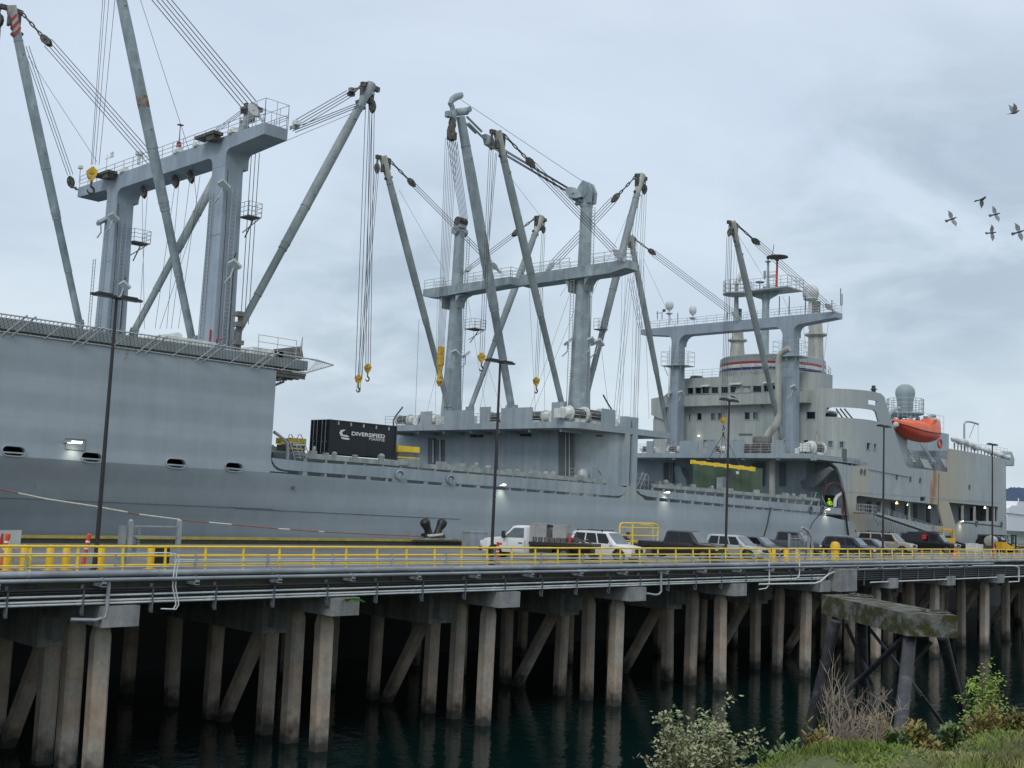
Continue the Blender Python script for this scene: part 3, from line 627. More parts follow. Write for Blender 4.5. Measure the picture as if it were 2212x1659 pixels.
# ================================================================= VEHICLES
def car_body(b, st, wb, wt, arches, zb=.28, ar=.40):
    """st: list of (x, belt z, top z); arches: wheel x. lofted sections"""
    x0, x1 = st[0][0], st[-1][0]; xs = set(s[0] for s in st)
    for a in arches:
        for k in range(-5, 6): xs.add(round(a+ar*sin(k*pi/10), 3))
    x = x0
    while x < x1: xs.add(round(x, 3)); x += .22
    xs = sorted(q for q in xs if x0 <= q <= x1)
    def it(x, k):
        for a, c in zip(st, st[1:]):
            if a[0] <= x <= c[0]: u = (x-a[0])/(c[0]-a[0]+1e-9); return a[k]+(c[k]-a[k])*u
        return st[-1][k]
    vs = []; 
    for x in xs:
        z0 = zb
        for a in arches:
            d = abs(x-a)
            if d < ar: z0 = max(z0, .33+sqrt(max(0, ar*ar-d*d)))
        e = min(1, .80+.2*min(1, (x-x0)/.35)) * min(1, .78+.22*min(1, (x1-x)/.5))
        w_ = wb*e; bz = it(x, 1); tz = it(x, 2); f = min(1, max(0, (tz-bz)/.5)); t_ = w_*(.93-(.93-wt/wb)*f)
        vs += [(x, s*w, z) for s, w, z in ((-1, w_-.05, z0), (-1, w_, z0+.12 if z0 < .5 else z0+.03), (-1, w_, bz-.18), (-1, w_-.03, bz), (-1, t_, max(bz+.02, tz-.07)), (-1, t_-.13, tz+.005), (1, t_-.13, tz+.005), (1, t_, max(bz+.02, tz-.07)), (1, w_-.03, bz), (1, w_, bz-.18), (1, w_, z0+.12 if z0 < .5 else z0+.03), (1, w_-.05, z0))]
    n = 12; k = len(xs)
    b.add(vs, [(i*n+j, i*n+(j+1) % n, (i+1)*n+(j+1) % n, (i+1)*n+j) for i in range(k-1) for j in range(n)]+[tuple(range(n))[::-1], tuple((k-1)*n+j for j in range(n))])
    return it
def wheel(t, x, y, r=.36, s=1, wd=.24, dual=False):
    b = MB(); y1 = y-s*wd; b.prof([(x, y1, r), (x, y1+s*.03, r), (x, y-s*.03, r), (x, y, r)], [r*.85, r, r, r*.86], 20); b.prof([(x, y1+s*.0, r), (x, y-s*.01, r)], r*.6, 16)
    w_ = b.build('wheel', 'rubber', t, local=True)
    b = MB(); b.prof([(x, y-s*.04, r), (x, y+s*.012, r)], [r*.62, r*.6], 16); b.prof([(x, y, r), (x, y+s*.03, r)], r*.2, 10); b.build('rim', 'rim', w_, local=True)
def quad(b, p, th): b.add([V(q) for q in p]+[V(q)+V(th) for q in p], [(0, 1, 2, 3), (7, 6, 5, 4), (0, 4, 5, 1), (1, 5, 6, 2), (2, 6, 7, 3), (3, 7, 4, 0)])
def car(name, label, cat, paint, px, py, rz, kind='suv', L_=4.7, H=1.75, extra=None, Y=None, roof=True):
    p = A(px, py, Z=DZ) if Y is None else V((A(px, py, Y=Y).x, Y, 0)); t = tag(empty(name, (p.x, p.y, DZ), R_(rz)), label, cat, 'vehicles parked on the pier'); t.scale = (1.15,)*3
    h = L_/2; wb = .93; bz = H*.58; wt = .70
    if kind == 'suv':
        st = [(-h, bz-.25, bz-.2), (-h+.06, bz-.02, bz+.05), (-h+.35, bz, H-.06), (-h+.6, bz, H), (h-2.15, bz, H), (h-1.85, bz, H-.05), (h-1.15, bz-.02, bz+.03), (h-.3, bz-.12, bz-.08), (h-.06, bz-.24, bz-.22), (h, bz-.42, bz-.4)]; cab = (-h+.3, h-1.15, -h+.55, h-1.9)
    elif kind == 'sedan':
        st = [(-h, bz-.25, bz-.2), (-h+.1, bz, bz+.02), (-h+.75, bz, bz+.04), (-h+1.35, bz, H-.03), (-h+1.7, bz, H), (h-2.3, bz, H), (h-2.0, bz, H-.05), (h-1.15, bz-.04, bz), (h-.3, bz-.16, bz-.12), (h-.05, bz-.28, bz-.26), (h, bz-.42, bz-.4)]; cab = (-h+.85, h-1.2, -h+1.45, h-2.1)
    else:
        c0 = -h+(2.05 if kind == 'crew' else 2.9)
        st = [(-h, bz, bz+.01), (c0-.03, bz, bz+.01), (c0, bz, bz+.1), (c0+.12, bz, H-.05), (c0+.3, bz, H), (h-2.15, bz, H), (h-1.95, bz, H-.05), (h-1.3, bz, bz+.04), (h-.25, bz-.06, bz-.02), (h-.04, bz-.18, bz-.14), (h, bz-.4, bz-.36)]; cab = (c0+.02, h-1.3, c0+.18, h-2.0)
    wr = .40 if kind != 'sedan' else .33; a0, a1 = -h+.95, h-.88
    b = MB(); car_body(b, st, wb, wt, (a0, a1), .32 if kind != 'sedan' else .22, wr+.06); body = b.build('body', paint, t, 32, local=True)
    for x in (a0, a1):
        for s in (-1, 1): wheel(t, x, s*.91, wr, s)
    # glass
    z0, z1 = bz+.05, H-.11
    def sy(z, s): f = (z-bz)/(H-.07-bz); return s*((wb-.03)+(wt-(wb-.03))*f+.008)
    c0, c1, r0, r1 = cab
    def bx(z): u = (z-bz)/(H-bz); return c0+(r0-c0)*u
    def fx(z): u = (z-bz)/(H-bz); return c1+(r1-c1)*u
    nw = 3 if kind == 'suv' else 2
    for s in (-1, 1):
        lo0, lo1, hi0, hi1 = bx(z0)+.12, fx(z0)-.22, bx(z1)+.10, fx(z1)-.10
        for i in range(nw):
            u0, u1 = i/nw+(.02 if i else 0), (i+1)/nw-.02
            q = [(lo0+(lo1-lo0)*u0, sy(z0, s), z0), (lo0+(lo1-lo0)*u1, sy(z0, s), z0), (hi0+(hi1-hi0)*u1, sy(z1, s), z1), (hi0+(hi1-hi0)*u0, sy(z1, s), z1)]
            b = MB(); quad(b, q, (0, s*.006, 0)); b.build('side_window', 'glass_dark', t, 0, local=True)
        b = MB(); b.box((c1-.32, s*.95-.02, bz-.02), (c1-.14, s*(.95+.17), bz+.14)); b.build('mirror', paint, t, 0, local=True)
        b = MB(); b.box((h-.20, s*.60-.15, bz-.34), (h-.005, s*.60+.15, bz-.17)); b.build('headlight', 'head_lens', t, 0, local=True)
        b = MB()
        for u in (.34, .66): x = a0+(a1-a0)*u; b.box((x-.07, s*(wb+.0)-.01, bz-.22), (x+.07, s*(wb+.02), bz-.19))
        b.build('door_handle', 'trim_black', t, 0, local=True)
    for nm, fz, sg in (('windscreen', fx, 1), ('rear_window', bx, -1)):
        za, zb_ = bz+.06, H-.07; b = MB(); w0, w1 = .70, .58
        quad(b, [(fz(za)+sg*.035, -w0, za), (fz(za)+sg*.035, w0, za), (fz(zb_)+sg*.02, w1, zb_), (fz(zb_)+sg*.02, -w1, zb_)], (sg*.012, 0, .008)); b.build(nm, 'window_pane' if sg > 0 else 'glass_dark', t, 0, local=True)
    b = MB(); b.box((h-.06, -.42, bz-.42), (h+.015, .42, bz-.2)); b.box((h-.12, -.75, .42), (h+.03, .75, .60)); b.build('grille', 'trim_black', t, 0, local=True)
    b = MB(); b.box((h-.10, -.80, .34), (h+.05, .80, .44)); b.box((-h-.05, -.82, .42), (-h+.1, .82, .58)); b.build('bumper', 'steel' if kind != 'sedan' else paint, t, 0, local=True)
    if kind in ('crew', 'pickup'):
        c0 = cab[0]; b = MB(); b.box((-h+.06, -.75, bz-.02), (c0-.08, .75, bz+.018)); b.build('bed', 'trim_black', t, 0, local=True)
    if kind == 'suv' and roof:
        b = MB()
        for s in (-1, 1): b.bar((-h+.6, s*.6, H+.06), (h-2.2, s*.6, H+.06), .04, .04); b.box((-h+.6, s*.6-.02, H-.02), (-h+.68, s*.6+.02, H+.06)); b.box((h-2.3, s*.6-.02, H-.02), (h-2.22, s*.6+.02, H+.06))
        b.build('roof_rail', 'trim_black' if paint != 'car_navy' else 'steel', t, 0, local=True)
    if extra: extra(t, h, H)
    return t
# white flatbed truck
p = A(1050, 1212, Z=DZ); tx = V((A(1165, 1200, Y=52.2).x, 52.2, DZ))
t = tag(empty('flatbed_truck', tx, R_(116)), 'white flatbed work truck with steel cabinets standing on its bed', 'truck', 'vehicles parked on the pier'); t.scale = (1.13,)*3
L_ = 6.9; h = L_/2; H = 1.98; bz = 1.22
st = [(h-3.05, bz, H-.05), (h-2.9, bz, H), (h-2.2, bz, H), (h-1.95, bz, H-.06), (h-1.32, bz, bz+.05), (h-.9, bz-.02, bz+.02), (h-.25, bz-.12, bz-.08), (h-.06, bz-.3, bz-.26), (h, bz-.5, bz-.45)]
b = MB(); car_body(b, st, .98, .76, (h-.95,), .40, .47); b.build('cab', 'car_white', t, 32, local=True)
for s in (-1, 1):
    wheel(t, h-.95, s*.97, .41, s, .26); wheel(t, -h+1.7, s*1.0, .41, s, .42)
    b = MB(); quad(b, [(h-2.72, s*.955, bz+.07), (h-1.55, s*.95, bz+.05), (h-2.08, s*.80, H-.15), (h-2.68, s*.80, H-.13)], (0, s*.008, 0)); b.build('side_window', 'window_pane', t, 0, local=True)
    b = MB(); b.box((h-1.62, s*1.02-.02, bz+.0), (h-1.46, s*(1.02+.24), bz+.42)); b.build('mirror', 'trim_black', t, 0, local=True)
    b = MB(); b.box((h-2.66, s*.99-.01, bz-.28), (h-2.42, s*1.0, bz-.22)); b.build('door_handle', 'trim_black', t, 0, local=True)
    b = MB(); b.box((h-.2, s*.66-.16, bz-.42), (h-.0, s*.66+.16, bz-.2)); b.build('headlight', 'head_lens', t, 0, local=True)
    b = MB(); b.box((h-1.42, s*.984-.004, bz-.42), (h-1.17, s*.99, bz-.30)); b.build('door_badge', 'ring_red', t, 0, local=True)
    b = MB(); b.box((h-1.75, s*.984-.003, .55), (h-1.735, s*.988, bz-.02)); b.box((h-2.82, s*.984-.003, .55), (h-2.805, s*.988, bz-.02)); b.build('door_seam', 'shadow_grey', t, 0, local=True)
b = MB(); quad(b, [(h-1.30, -.72, bz+.08), (h-1.30, .72, bz+.08), (h-1.92, .6, H-.06), (h-1.92, -.6, H-.06)], (.01, 0, .01)); b.build('windscreen', 'window_pane', t, 0, local=True)
b = MB(); b.box((h-.12, -.9, .42), (h+.06, .9, .68)); b.build('bumper', 'trim_black', t, 0, local=True)
b = MB(); b.box((-h, -1.12, .92), (h-3.1, 1.12, 1.10)); b.box((-h+.2, -.5, .55), (h-2.6, .5, .92)); b.box((-h+2.4, -1.05, .5), (h-3.15, 1.05, .92)); b.build('flatbed', 'trim_black', t, 0, local=True)
def cab_box(x0, x1, y0, y1, z1, label):
    b = MB(); b.box((x0, y0, 1.10), (x1, y1, z1)); b.box((x0-.02, y0-.02, z1), (x1+.02, y1+.02, z1+.03))
    for k in range(1, 3): xx = x0+(x1-x0)*k/3; b.box((xx-.01, y0-.012, 1.14), (xx+.01, y1+.012, z1-.03))
    b.build('tool_cabinet', 'aluminium', t, 0, local=True)
cab_box(h-4.15, h-3.12, .25, 1.1, 2.12, ''); cab_box(h-4.15, h-3.12, -1.1, -.1, 2.08, ''); cab_box(h-5.3, h-4.5, .0, .95, 2.08, ''); 
b = MB(); b.box((h-4.5, .3, 1.95), (h-4.15, .95, 2.1)); b.build('cross_beam', 'trim_black', t, 0, local=True)
b = MB(); b.bar((h-5.35, 1.05, 1.12), (-h+.05, 1.05, 1.12), .06, .12)
for k in range(6): x = h-3.3-k*.35; b.box((x-.3, 1.0, 1.1), (x-.02, 1.1, 1.38))
for k in range(5): x = -h+.2+k*.4; b.prof([(x, .6-.1*k, 1.15), (x+.15, .8, 1.35-.03*k), (x+.4, .9, 1.25), (x+.5, .9, 1.12)], .05, 6)
b.box((-h+1.0, .2, 1.1), (-h+1.9, .8, 1.42)); b.prof([(-h+1.0, .9, 1.1), (-h+1.0, .9, 1.65), (-h+1.5, .9, 1.65), (-h+1.5, .9, 1.1)], .03, 5)
b.build('bed_load', 'tread', t, 30, local=True)
b = MB(); b.rev((h-5.55, 1.0, 1.1), [(.09, 0), (.09, .36), (.03, .45), (.05, .52)], 10); b.build('fire_extinguisher', 'red_paint', t, local=True)

def ladder_roof(t, h, H):
    b = MB(); b.box((-h+.4, -.6, H+.02), (h-2.2, .6, H+.09)); b.box((-1.2, -.5, H+.09), (1.0, .5, H+.20)); b.build('roof_rack', 'car_slate', t, 0, local=True)
    b = MB(); b.box((h-3.25, -.98-.22, H-.62), (h-2.85, -.98, H-.14)); b.build('red_fuel_can', 'red_paint', t, 30, local=True)
car('white_suv', 'white sport utility vehicle with dark side windows behind the flatbed truck', 'car', 'car_white', 1308, 1212, -84, 'suv', 4.7, 1.74, Y=51.2)
car('dark_pickup', 'black crew cab pickup truck with an open bed, nose towards the handrail', 'pickup truck', 'car_dark', 1472, 1208, -84, 'crew', 5.9, 1.90, Y=51.6)
car('silver_suv', 'silver car parked beside the lamp post with the crow', 'car', 'car_silver', 1590, 1206, -86, 'suv', 4.5, 1.66, Y=51.6, roof=False)
car('grey_sedan', 'dark grey car with a sloping bonnet between the silver car and the grey pickup', 'car', 'car_grey', 1636, 1205, -86, 'sedan', 4.7, 1.52, Y=55)
car('slate_pickup', 'slate grey crew cab pickup truck behind the mesh gate', 'pickup truck', 'car_slate', 1704, 1205, -80, 'crew', 5.9, 1.90, Y=57.5)
car('navy_suv', 'dark navy car with bright roof rails behind the fat yellow cover', 'car', 'car_navy', 1838, 1205, -86, 'suv', 4.6, 1.68, Y=52)
car('charcoal_sedan', 'charcoal car with its lamps on between the navy and the tan cars', 'car', 'car_grey', 1880, 1200, -86, 'sedan', 4.8, 1.48, Y=55)
car('tan_suv', 'long tan sport utility vehicle beside the fourth lamp post', 'car', 'car_tan', 1912, 1198, -84, 'suv', 5.6, 1.92, Y=58.5)
car('black_van', 'black off road car with a roof rack and a red fuel can on its side', 'car', 'car_black', 2012, 1196, -85, 'suv', 5.4, 2.0, ladder_roof, Y=59, roof=False)
car('blue_grey_pickup', 'slate blue pickup glimpsed between the tan car and the black off road car', 'pickup truck', 'car_slate', 1962, 1195, -80, 'crew', 5.6, 1.9, Y=65)
car('black_sedan', 'black car parked beyond the yellow forklift', 'car', 'car_black', 2152, 1192, -86, 'suv', 4.7, 1.7, Y=66)
# forklifts
def forklift(px, Y, rz, label, s=1.):
    p = V((A(px, 1190, Y=Y).x, Y, DZ)); t = tag(empty('forklift', p, R_(rz)), label, 'forklift', 'yellow forklifts on the pier'); t.scale = (s, s, s)
    b = MB(); b.box((-1.3, -.6, .35), (.5, .6, .95)); b.box((-1.35, -.58, .55), (-.75, .58, 1.35)); b.ext([[(-.75, .95), (-.1, .95), (-.75, 1.35)]], lambda u, v: (u, -.5, v), (0, 1., 0)); b.build('body', 'machine_yellow', t, 20, local=True)
    b = MB()
    for sx, sy in ((-.85, -.5), (-.85, .5), (.42, -.5), (.42, .5)): b.bar((sx, sy, .9), (sx*.8, sy, 2.15), .07, .07)
    b.box((-.8, -.58, 2.12), (.45, .58, 2.19)); b.build('overhead_guard', 'machine_yellow' if s > 1.1 else 'trim_black', t, 0, local=True)
    b = MB()
    for sy in (-.35, .35): b.box((.75, sy-.06, .1), (.90, sy+.06, 2.3))
    for z in (.4, 1.2, 2.2): b.box((.78, -.4, z), (.86, .4, z+.1))
    b.build('mast', 'trim_black' if s < 1.1 else 'machine_yellow', t, 0, local=True)
    b = MB()
    for sy in (-.3, .3): b.box((.92, sy-.06, .12), (2.0, sy+.06, .17)); b.box((.9, sy-.06, .12), (.95, sy+.06, .7))
    b.build('fork', 'trim_black', t, 0, local=True)
    b = MB(); b.box((-.55, -.28, .95), (0, .28, 1.1)); b.box((-.6, -.28, 1.1), (-.5, .28, 1.6)); b.build('seat', 'trim_black', t, 20, local=True)
    for x, r in ((.55, .36), (-.95, .30)):
        for sg in (-1, 1): wheel(t, x, sg*.62, r, sg, .22)
forklift(2047, 62, 30, 'yellow forklift with a cage guard beside the black off road car', 1.25); forklift(2178, 58, -30, 'yellow forklift with a black overhead guard beyond the cream tank', 1.05)
# cream tank, pallet boxes, black panel
b = MB(); q = V((A(2105, 1190, Y=62).x, 62, DZ)); b.box((-1.6, -.6, 0), (1.6, .6, .2)); b.box((-1.5, -.55, .2), (-.1, .55, 1.0)); b.box((.1, -.55, .2), (1.5, .55, .95)); b.box((-1.52, -.57, 1.0), (-.08, .57, 1.06))
o = b.build('pallet_box', 'white_paint', None, 0, loc=(0, 0, 0)); o.location = q; tag(o, 'two pale plastic pallet boxes side by side behind the rail', 'pallet box')
t = tag(empty('water_tank', V((A(2141, 1190, Y=66).x, 66, DZ))), 'cream plastic tank on a cradle by the aft lamp post', 'tank')
b = MB(); b.prof([(-.9, 0, 1.25), (-.8, 0, 1.25), (.8, 0, 1.25), (.9, 0, 1.25)], [.5, .72, .72, .5], 16); b.rev((0, 0, 1.9), [(.25, 0), (.25, .15), (.2, .18)], 10); b.build('tank', 'cream', t, local=True)
b = MB(); b.box((-.8, -.6, 0), (-.6, .6, .8)); b.box((.6, -.6, 0), (.8, .6, .8)); b.build('cradle', 'block', t, 0, local=True)
b = MB(); q = V((A(2145, 1180, Y=69).x, 69, DZ)); b.box((-5.5, 0, .1), (4.5, .12, 2.1)); b.box((-5.5, -.3, 0), (-5.2, .4, .1)); b.box((4.1, -.3, 0), (4.4, .4, .1)); o = b.build('privacy_screen', 'dark', None, 0, loc=(0, 0, 0)); o.location = q; tag(o, 'long black screen standing behind the cream tank', 'screen')

# ================================================================= THE SHIP
ship = tag(empty('cargo_ship', (90, 88.5, 0)), 'long grey crane ship with three pairs of cargo masts moored behind the pier', 'cargo ship')
YS, YF = 72., 105.
def zt_at(X):
    T = [(-80, 16.6), (16, A(0, 983, Y=72).z), (48.6, A(590, 1018, Y=72).z-.1), (48.8, 14.25), (87, 13.75), (94, 13.7), (131, 12.95), (137, 12.3), (192, 11.2), (200, 11.1)]
    for a, c in zip(T, T[1:]):
        if X <= c[0]: return a[1]+(c[1]-a[1])*max(0, (X-a[0])/(c[0]-a[0]))
    return T[-1][1]
def yoff(X, z):
    zt = zt_at(X); k = .8*max(0, min(1, (72-X)/56))**1.3; d = max(0, zt-z)
    return 8*(1-math.exp(-d*k/8))+max(0, 8-X)**2*.004+max(0, X-182)**1.6*.02*max(0, (11-z)/8)
b = MB(); xs = [-60, -40, -20, -5]+[i*3. for i in range(0, 16)]+[48.55, 48.65]+[51+3*i for i in range(47)]; xs = [x for x in xs if x <= 191]+[191.]
nz = 12; vs = []
for X in xs:
    zt = zt_at(X); col = []
    for i in range(nz): z = zt+(-2.5-zt)*(i/(nz-1)); col.append(V((X, YS+yoff(X, z), z)))
    for i in range(nz-1, -1, -1): z = zt+(-2.5-zt)*(i/(nz-1)); col.append(V((X, YF-yoff(X, z), z)))
    vs += col
k = 2*nz; n = len(xs)
b.add(vs, [(i*k+j, (i+1)*k+j, (i+1)*k+(j+1) % k, i*k+(j+1) % k) for i in range(n-1) for j in range(k)]+[tuple(range(k)), tuple((n-1)*k+j for j in range(k))[::-1]])
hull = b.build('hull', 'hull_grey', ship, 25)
b = MB()                                            # long lap seam low on the hull
for (x0, y0, x1, y1) in ((0, 1245/1.1573, 600, 1273.5/1.1573), (520, 1272/1.1573, 994, 1298/1.1573)):
    for i in range(20):
        a = A(x0+(x1-x0)*i/20, y0+(y1-y0)*i/20, Y=72); c = A(x0+(x1-x0)*(i+1)/20, y0+(y1-y0)*(i+1)/20, Y=72)
        a.y = YS+yoff(a.x, a.z)-.01; c.y = YS+yoff(c.x, c.z)-.01; b.bar(a, c, .03, .05)
b.build('hull_seam', 'shadow_grey', hull, 0)

# ---- tall windowless bow block
zk0, zk1 = zt_at(-60), zt_at(48.5)
def oval(cx, cy, w, h): return [(cx+w*(.5 if q < 4 else -.5)*.62+(w*.19+0)*cos((q*45-67.5+(0 if q < 4 else 0))*pi/180)*1., cy+h*.5*sin((q*45-67.5)*pi/180)) for q in range(8)]
def stadium(cx, cy, w, h, sl=.08):
    r = h/2; P = []
    for s, a0 in ((1, -90), (-1, 90)):
        for k in range(6):
            a = R_(a0+k*36); x = cx+s*(w/2-r)+r*cos(a); P.append((x, cy+r*sin(a)+(x-cx)*sl))
    return P
ports = [(30, 974.5, 48, 19), (198, 988, 43, 19), (380.5, 1001, 40, 18), (506, 1009, 36, 17)]
b = MB(); out_ = [(-60, zk0), (16, zt_at(16)), (48.55, zk1), (48.55, 21.9), (-60, 22.2)]
loops = [out_]+[[(p.x, p.z) for p in pxY(stadium(*q), 72)] for q in ports]
# the ports sit on the knuckle: keep them just above it
lp = [out_]
for q in ports:
    L2 = [(p.x, max(p.z, zt_at(p.x)+.03)) for p in pxY(stadium(*q), 72)]; L3 = []
    for p in L2:
        if not L3 or (abs(p[0]-L3[-1][0])+abs(p[1]-L3[-1][1])) > .01: L3.append(p)
    lp.append(L3)
b.ext(lp, lambda u, v: (u, YS, v), (0, .35, 0)); b.box((-60, YS+.35, 21.5), (48.55, YF, 22.2)); b.box((48.2, YS+.35, 14.2), (48.55, YF, 21.5)); b.box((-60, YF-.3, 14.5), (48.2, YF, 21.5))
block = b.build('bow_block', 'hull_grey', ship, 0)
b = MB(); b.box((-60, YS+1.4, 14.6), (48.1, YS+1.6, 21.4)); b.box((-60, YS+.36, zk0-.3), (48.1, YS+1.4, 15.6)) ; b.build('dark_port_backing', 'dark', ship, 0)  # near-black box inside the block, painting the ports' inner shade
for q in ports:
    b = MB(); P = []
    for p in pxY(stadium(*q), 72):
        if p.z < zt_at(p.x): p.y = YS+yoff(p.x, p.z)-.02
        else: p.z = zt_at(p.x)+.02; p.y = YS-.02
        P.append(p)
    P = sorted(set((round(p.x, 3), round(p.y, 3), round(p.z, 3)) for p in P), key=lambda p: atan2(p[2]-zt_at(p[0])-.1, p[0]-A(q[0], q[1], Y=72).x))
    b.add(P, [tuple(range(len(P)))]); b.build('mooring_port', 'dark', block, 0)  # flat near-black patch painting the dark of the port opening
    b = MB(); P = [p+V((0, (yoff(p.x, p.z) if p.z < zt_at(p.x) else 0), 0)) for p in pxY(stadium(q[0], q[1], q[2]+3, q[3]+3), 71.96)]; P.append(P[0]); b.prof(P, .05, 5, False); a = A(q[0]-q[2]/2, q[1]+4-2, Y=71.97); c = A(q[0]+q[2]/2, q[1]+4+1, Y=71.97); b.bar(a, c, .06, .10); b.build('mooring_port_rim', 'side_grey', block, 30)
# lit floodlight on the block
def hull_lamp(x, y, Y, pw, nm='hull_floodlight', warm=False, sz=.45, em='lamp_lit'):
    p = A(x, y, Y=Y-.35); b = MB(); b.box(p+V((-sz, -.12, -.05)), p+V((sz, .3, .10))); b.bar(p+V((-sz*1.1, .1, 0)), p+V((-sz*1.1, .36, -.1)), .08, .08)
    o = b.build(nm, 'steel', ship, 0); b = MB(); b.box(p+V((-sz*.85, -.10, -.08)), p+V((sz*.85, .12, -.05))); b.box(p+V((-sz*.5, -.14, -.04)), p+V((sz*.9, -.12, .06))); b.build('lamp_glass', em, o, 0)
    l = bpy.data.lights.new('hull_light', 'SPOT'); l.energy = pw; l.spot_size = R_(100); l.spot_blend = 1; l.color = (1, .98, .78); l.shadow_soft_size = .2
    lo = bpy.data.objects.new('hull_light', l); COL.objects.link(lo); lo.location = p+V((.1, -.25, -.22)); lo.rotation_euler = V((0, -.55, 1)).to_track_quat('Z', 'Y').to_euler(); lo.rotation_euler = (V((0, -.5, 1))).to_track_quat('Z', 'Y').to_euler()
    lo.parent = o; lo.matrix_parent_inverse = Matrix.Translation(-ORG[ship.name])
hull_lamp(161, 955, 72, 60, sz=.5); hull_lamp(1086, 1047, 72, 70, sz=.3); hull_lamp(1440, 1063, 72, 90, sz=.4); hull_lamp(1788, 1100, 72, 80, sz=.35); hull_lamp(2078, 1126, 72, 70, sz=.35)
b = MB(); P = [A(x, y, Y=71.97) for x, y in ((142, 947), (186, 950), (183, 974), (141, 970), (142, 947))]; b.prof(P, .02, 4, False); b.build('panel_outline', 'shadow_grey', block, 0)

# ---- catwalk with safety net round the bow deck
b = MB(); b.box((-60, YS-.05, 22.2), (51.3, YF, 22.9)); b.build('bow_deck', 'deck_grey', ship, 0)
def cat(x, up):       # lower / upper edge of the net at station x
    return V((x, YS-.05, 22.0)) if not up else V((x, YS-1.3, 22.93))
b = MB()
x0_, x1_ = 12, 51.2; n = 145; dx = (x1_-x0_)/n
for i in range(n):
    x = x0_+i*dx
    for s in (-.9, .9):
        a = cat(x, 0); c = cat(x+s, 1); b.add([a+V((-.016, 0, 0)), a+V((.016, 0, 0)), c+V((.016, 0, 0)), c+V((-.016, 0, 0))], [(0, 1, 2, 3)])
b.build('safety_net', 'grating', ship, 0)
b = MB(); b.cyl(cat(10, 0), cat(51.3, 0), .05, n=6); b.cyl(cat(10, 1), cat(51.3, 1), .05, n=6); 
b.build('net_edge_bar', 'steel', ship)
for i in range(9):
    x = 15.1+i*4.5
    if x > 50: break
    b = MB(); 
    for d in (0, .55): b.bar(cat(x+d, 0)+V((-.35, .05, -.25)), cat(x+d, 1)+V((.55, -.1, .12)), .09, .09)
    b.build('net_strut', 'steel', ship, 0)
    if x+2.6 < 51: b = MB(); b.bar(cat(x+2.6, 0)+V((-.3, 0, -.1)), cat(x+2.6, 1)+V((.45, 0, .05)), .06, .06); b.build('net_strut', 'steel', ship, 0)
# platform over the end of the block
b = MB(); b.box((48.6, YS+.1, 21.75), (51.3, YS+6, 21.95))
for i in range(8): b.box((48.6, YS+.2+i*.8, 21.5), (51.3, YS+.28+i*.8, 21.75))
b.bar(A(598, 822, Y=72.4), A(640, 792, Y=72.4), .14, .18); b.bar((48.5, 76, 20), (52, 76, 21.6), .14, .18)
b.build('end_platform', 'grating', ship, 0)
b = MB(); rail_mb(b, [A(652, 758, Y=73)-Z0*0, (51.2, 73, 22.9), (51.2, 80, 22.9)], 1.1); rail_mb(b, [(47.2, 72.6, 22.95), (50.6, 72.6, 22.95)], 1.5); b.build('guard_rail', 'steel', ship)
b = MB(); tip = V((52.95, 70.9, 22.75)); pts = [cat(51.2, 1), tip, cat(51.2, 0)]
b.cyl(pts[0], pts[1], .04, n=5); b.cyl(pts[1], pts[2], .04, n=5); b.cyl((51.3, 73, 23.3), tip, .03, n=5)
for i in range(10): u = i/10; b.cyl(pts[0].lerp(tip, u), pts[2].lerp(tip, u+.08), .012, n=3); b.cyl(pts[2].lerp(tip, u), pts[0].lerp(tip, u+.08), .012, n=3)
b.build('corner_net', 'steel', ship)
b = MB(); plateY(b, [[(592, 754), (652, 748), (656, 775), (596, 781)]], 74, .12); b.build('folded_ramp', 'grating', ship, 0)
b = MB(); b.box((40.5, 74, 22.9), (44.5, 77, 23.6)); plateY(b, [[(340, 724), (386, 718), (394, 722), (394, 742), (340, 740)]], 76, 2.); b.build('deck_house_vent', 'white_paint', ship, 0)
b = MB(); b.box((47.6, 74, 22.9), (50.4, 75.5, 23.7)); b.box((46, 75, 22.9), (47.2, 76, 23.4)); b.build('deck_locker', 'white_paint', ship, 0)
b = MB(); a = A(516, 745, Y=76.0); b.box((a.x-.14, 75.9, 22.6), (a.x+.14, 76.2, a.z+2.6))
for dy in (1.6, 0.2, -1.0, 2.4): b.box((a.x-.55, 75.6, a.z+dy-.22), (a.x+.2, 76.3, a.z+dy+.12))
b.build('signal_post', 'grating', ship, 0)

# ---- main deck bulwarks, slots and hatch coaming
b1_ = [(587, 989), (679, 999), (835, 1008), (964, 1020), (1100, 1030), (1230, 1040), (1340, 1050), (1355, 1053), (1353, 1062), (1347, 1068), (1338, 1071), (1325, 1071), (1100, 1053), (960, 1043), (800, 1029.5), (640, 1017), (613, 1014.5), (602, 1011), (594, 1005), (589.5, 997)]
b2_ = [(1374, 1056), (1388, 1057), (1600, 1077), (1800, 1096), (1817, 1098), (1816, 1111), (1780, 1108), (1600, 1092), (1420, 1075), (1398, 1072), (1384, 1067)]
for q in (b1_, b2_): b = MB(); plateY(b, [q], YS, .10); b.build('bulwark', 'side_grey', ship, 0)
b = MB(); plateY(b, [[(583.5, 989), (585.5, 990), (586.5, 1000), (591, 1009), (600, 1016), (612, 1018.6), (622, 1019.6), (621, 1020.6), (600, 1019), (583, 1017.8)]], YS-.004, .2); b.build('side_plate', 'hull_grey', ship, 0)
b = MB()
for (xa, xb) in ((51.5, 87.5), (96, 131)):
    x = xa
    while x < xb: b.box((x, YS+.02, zt_at(x)-.1), (x+.18+.25*(int(x) % 3 == 0), YS+.5, zt_at(x)+.8)); x += 2.05
b.build('bulwark_bracket', 'side_grey', ship, 0)
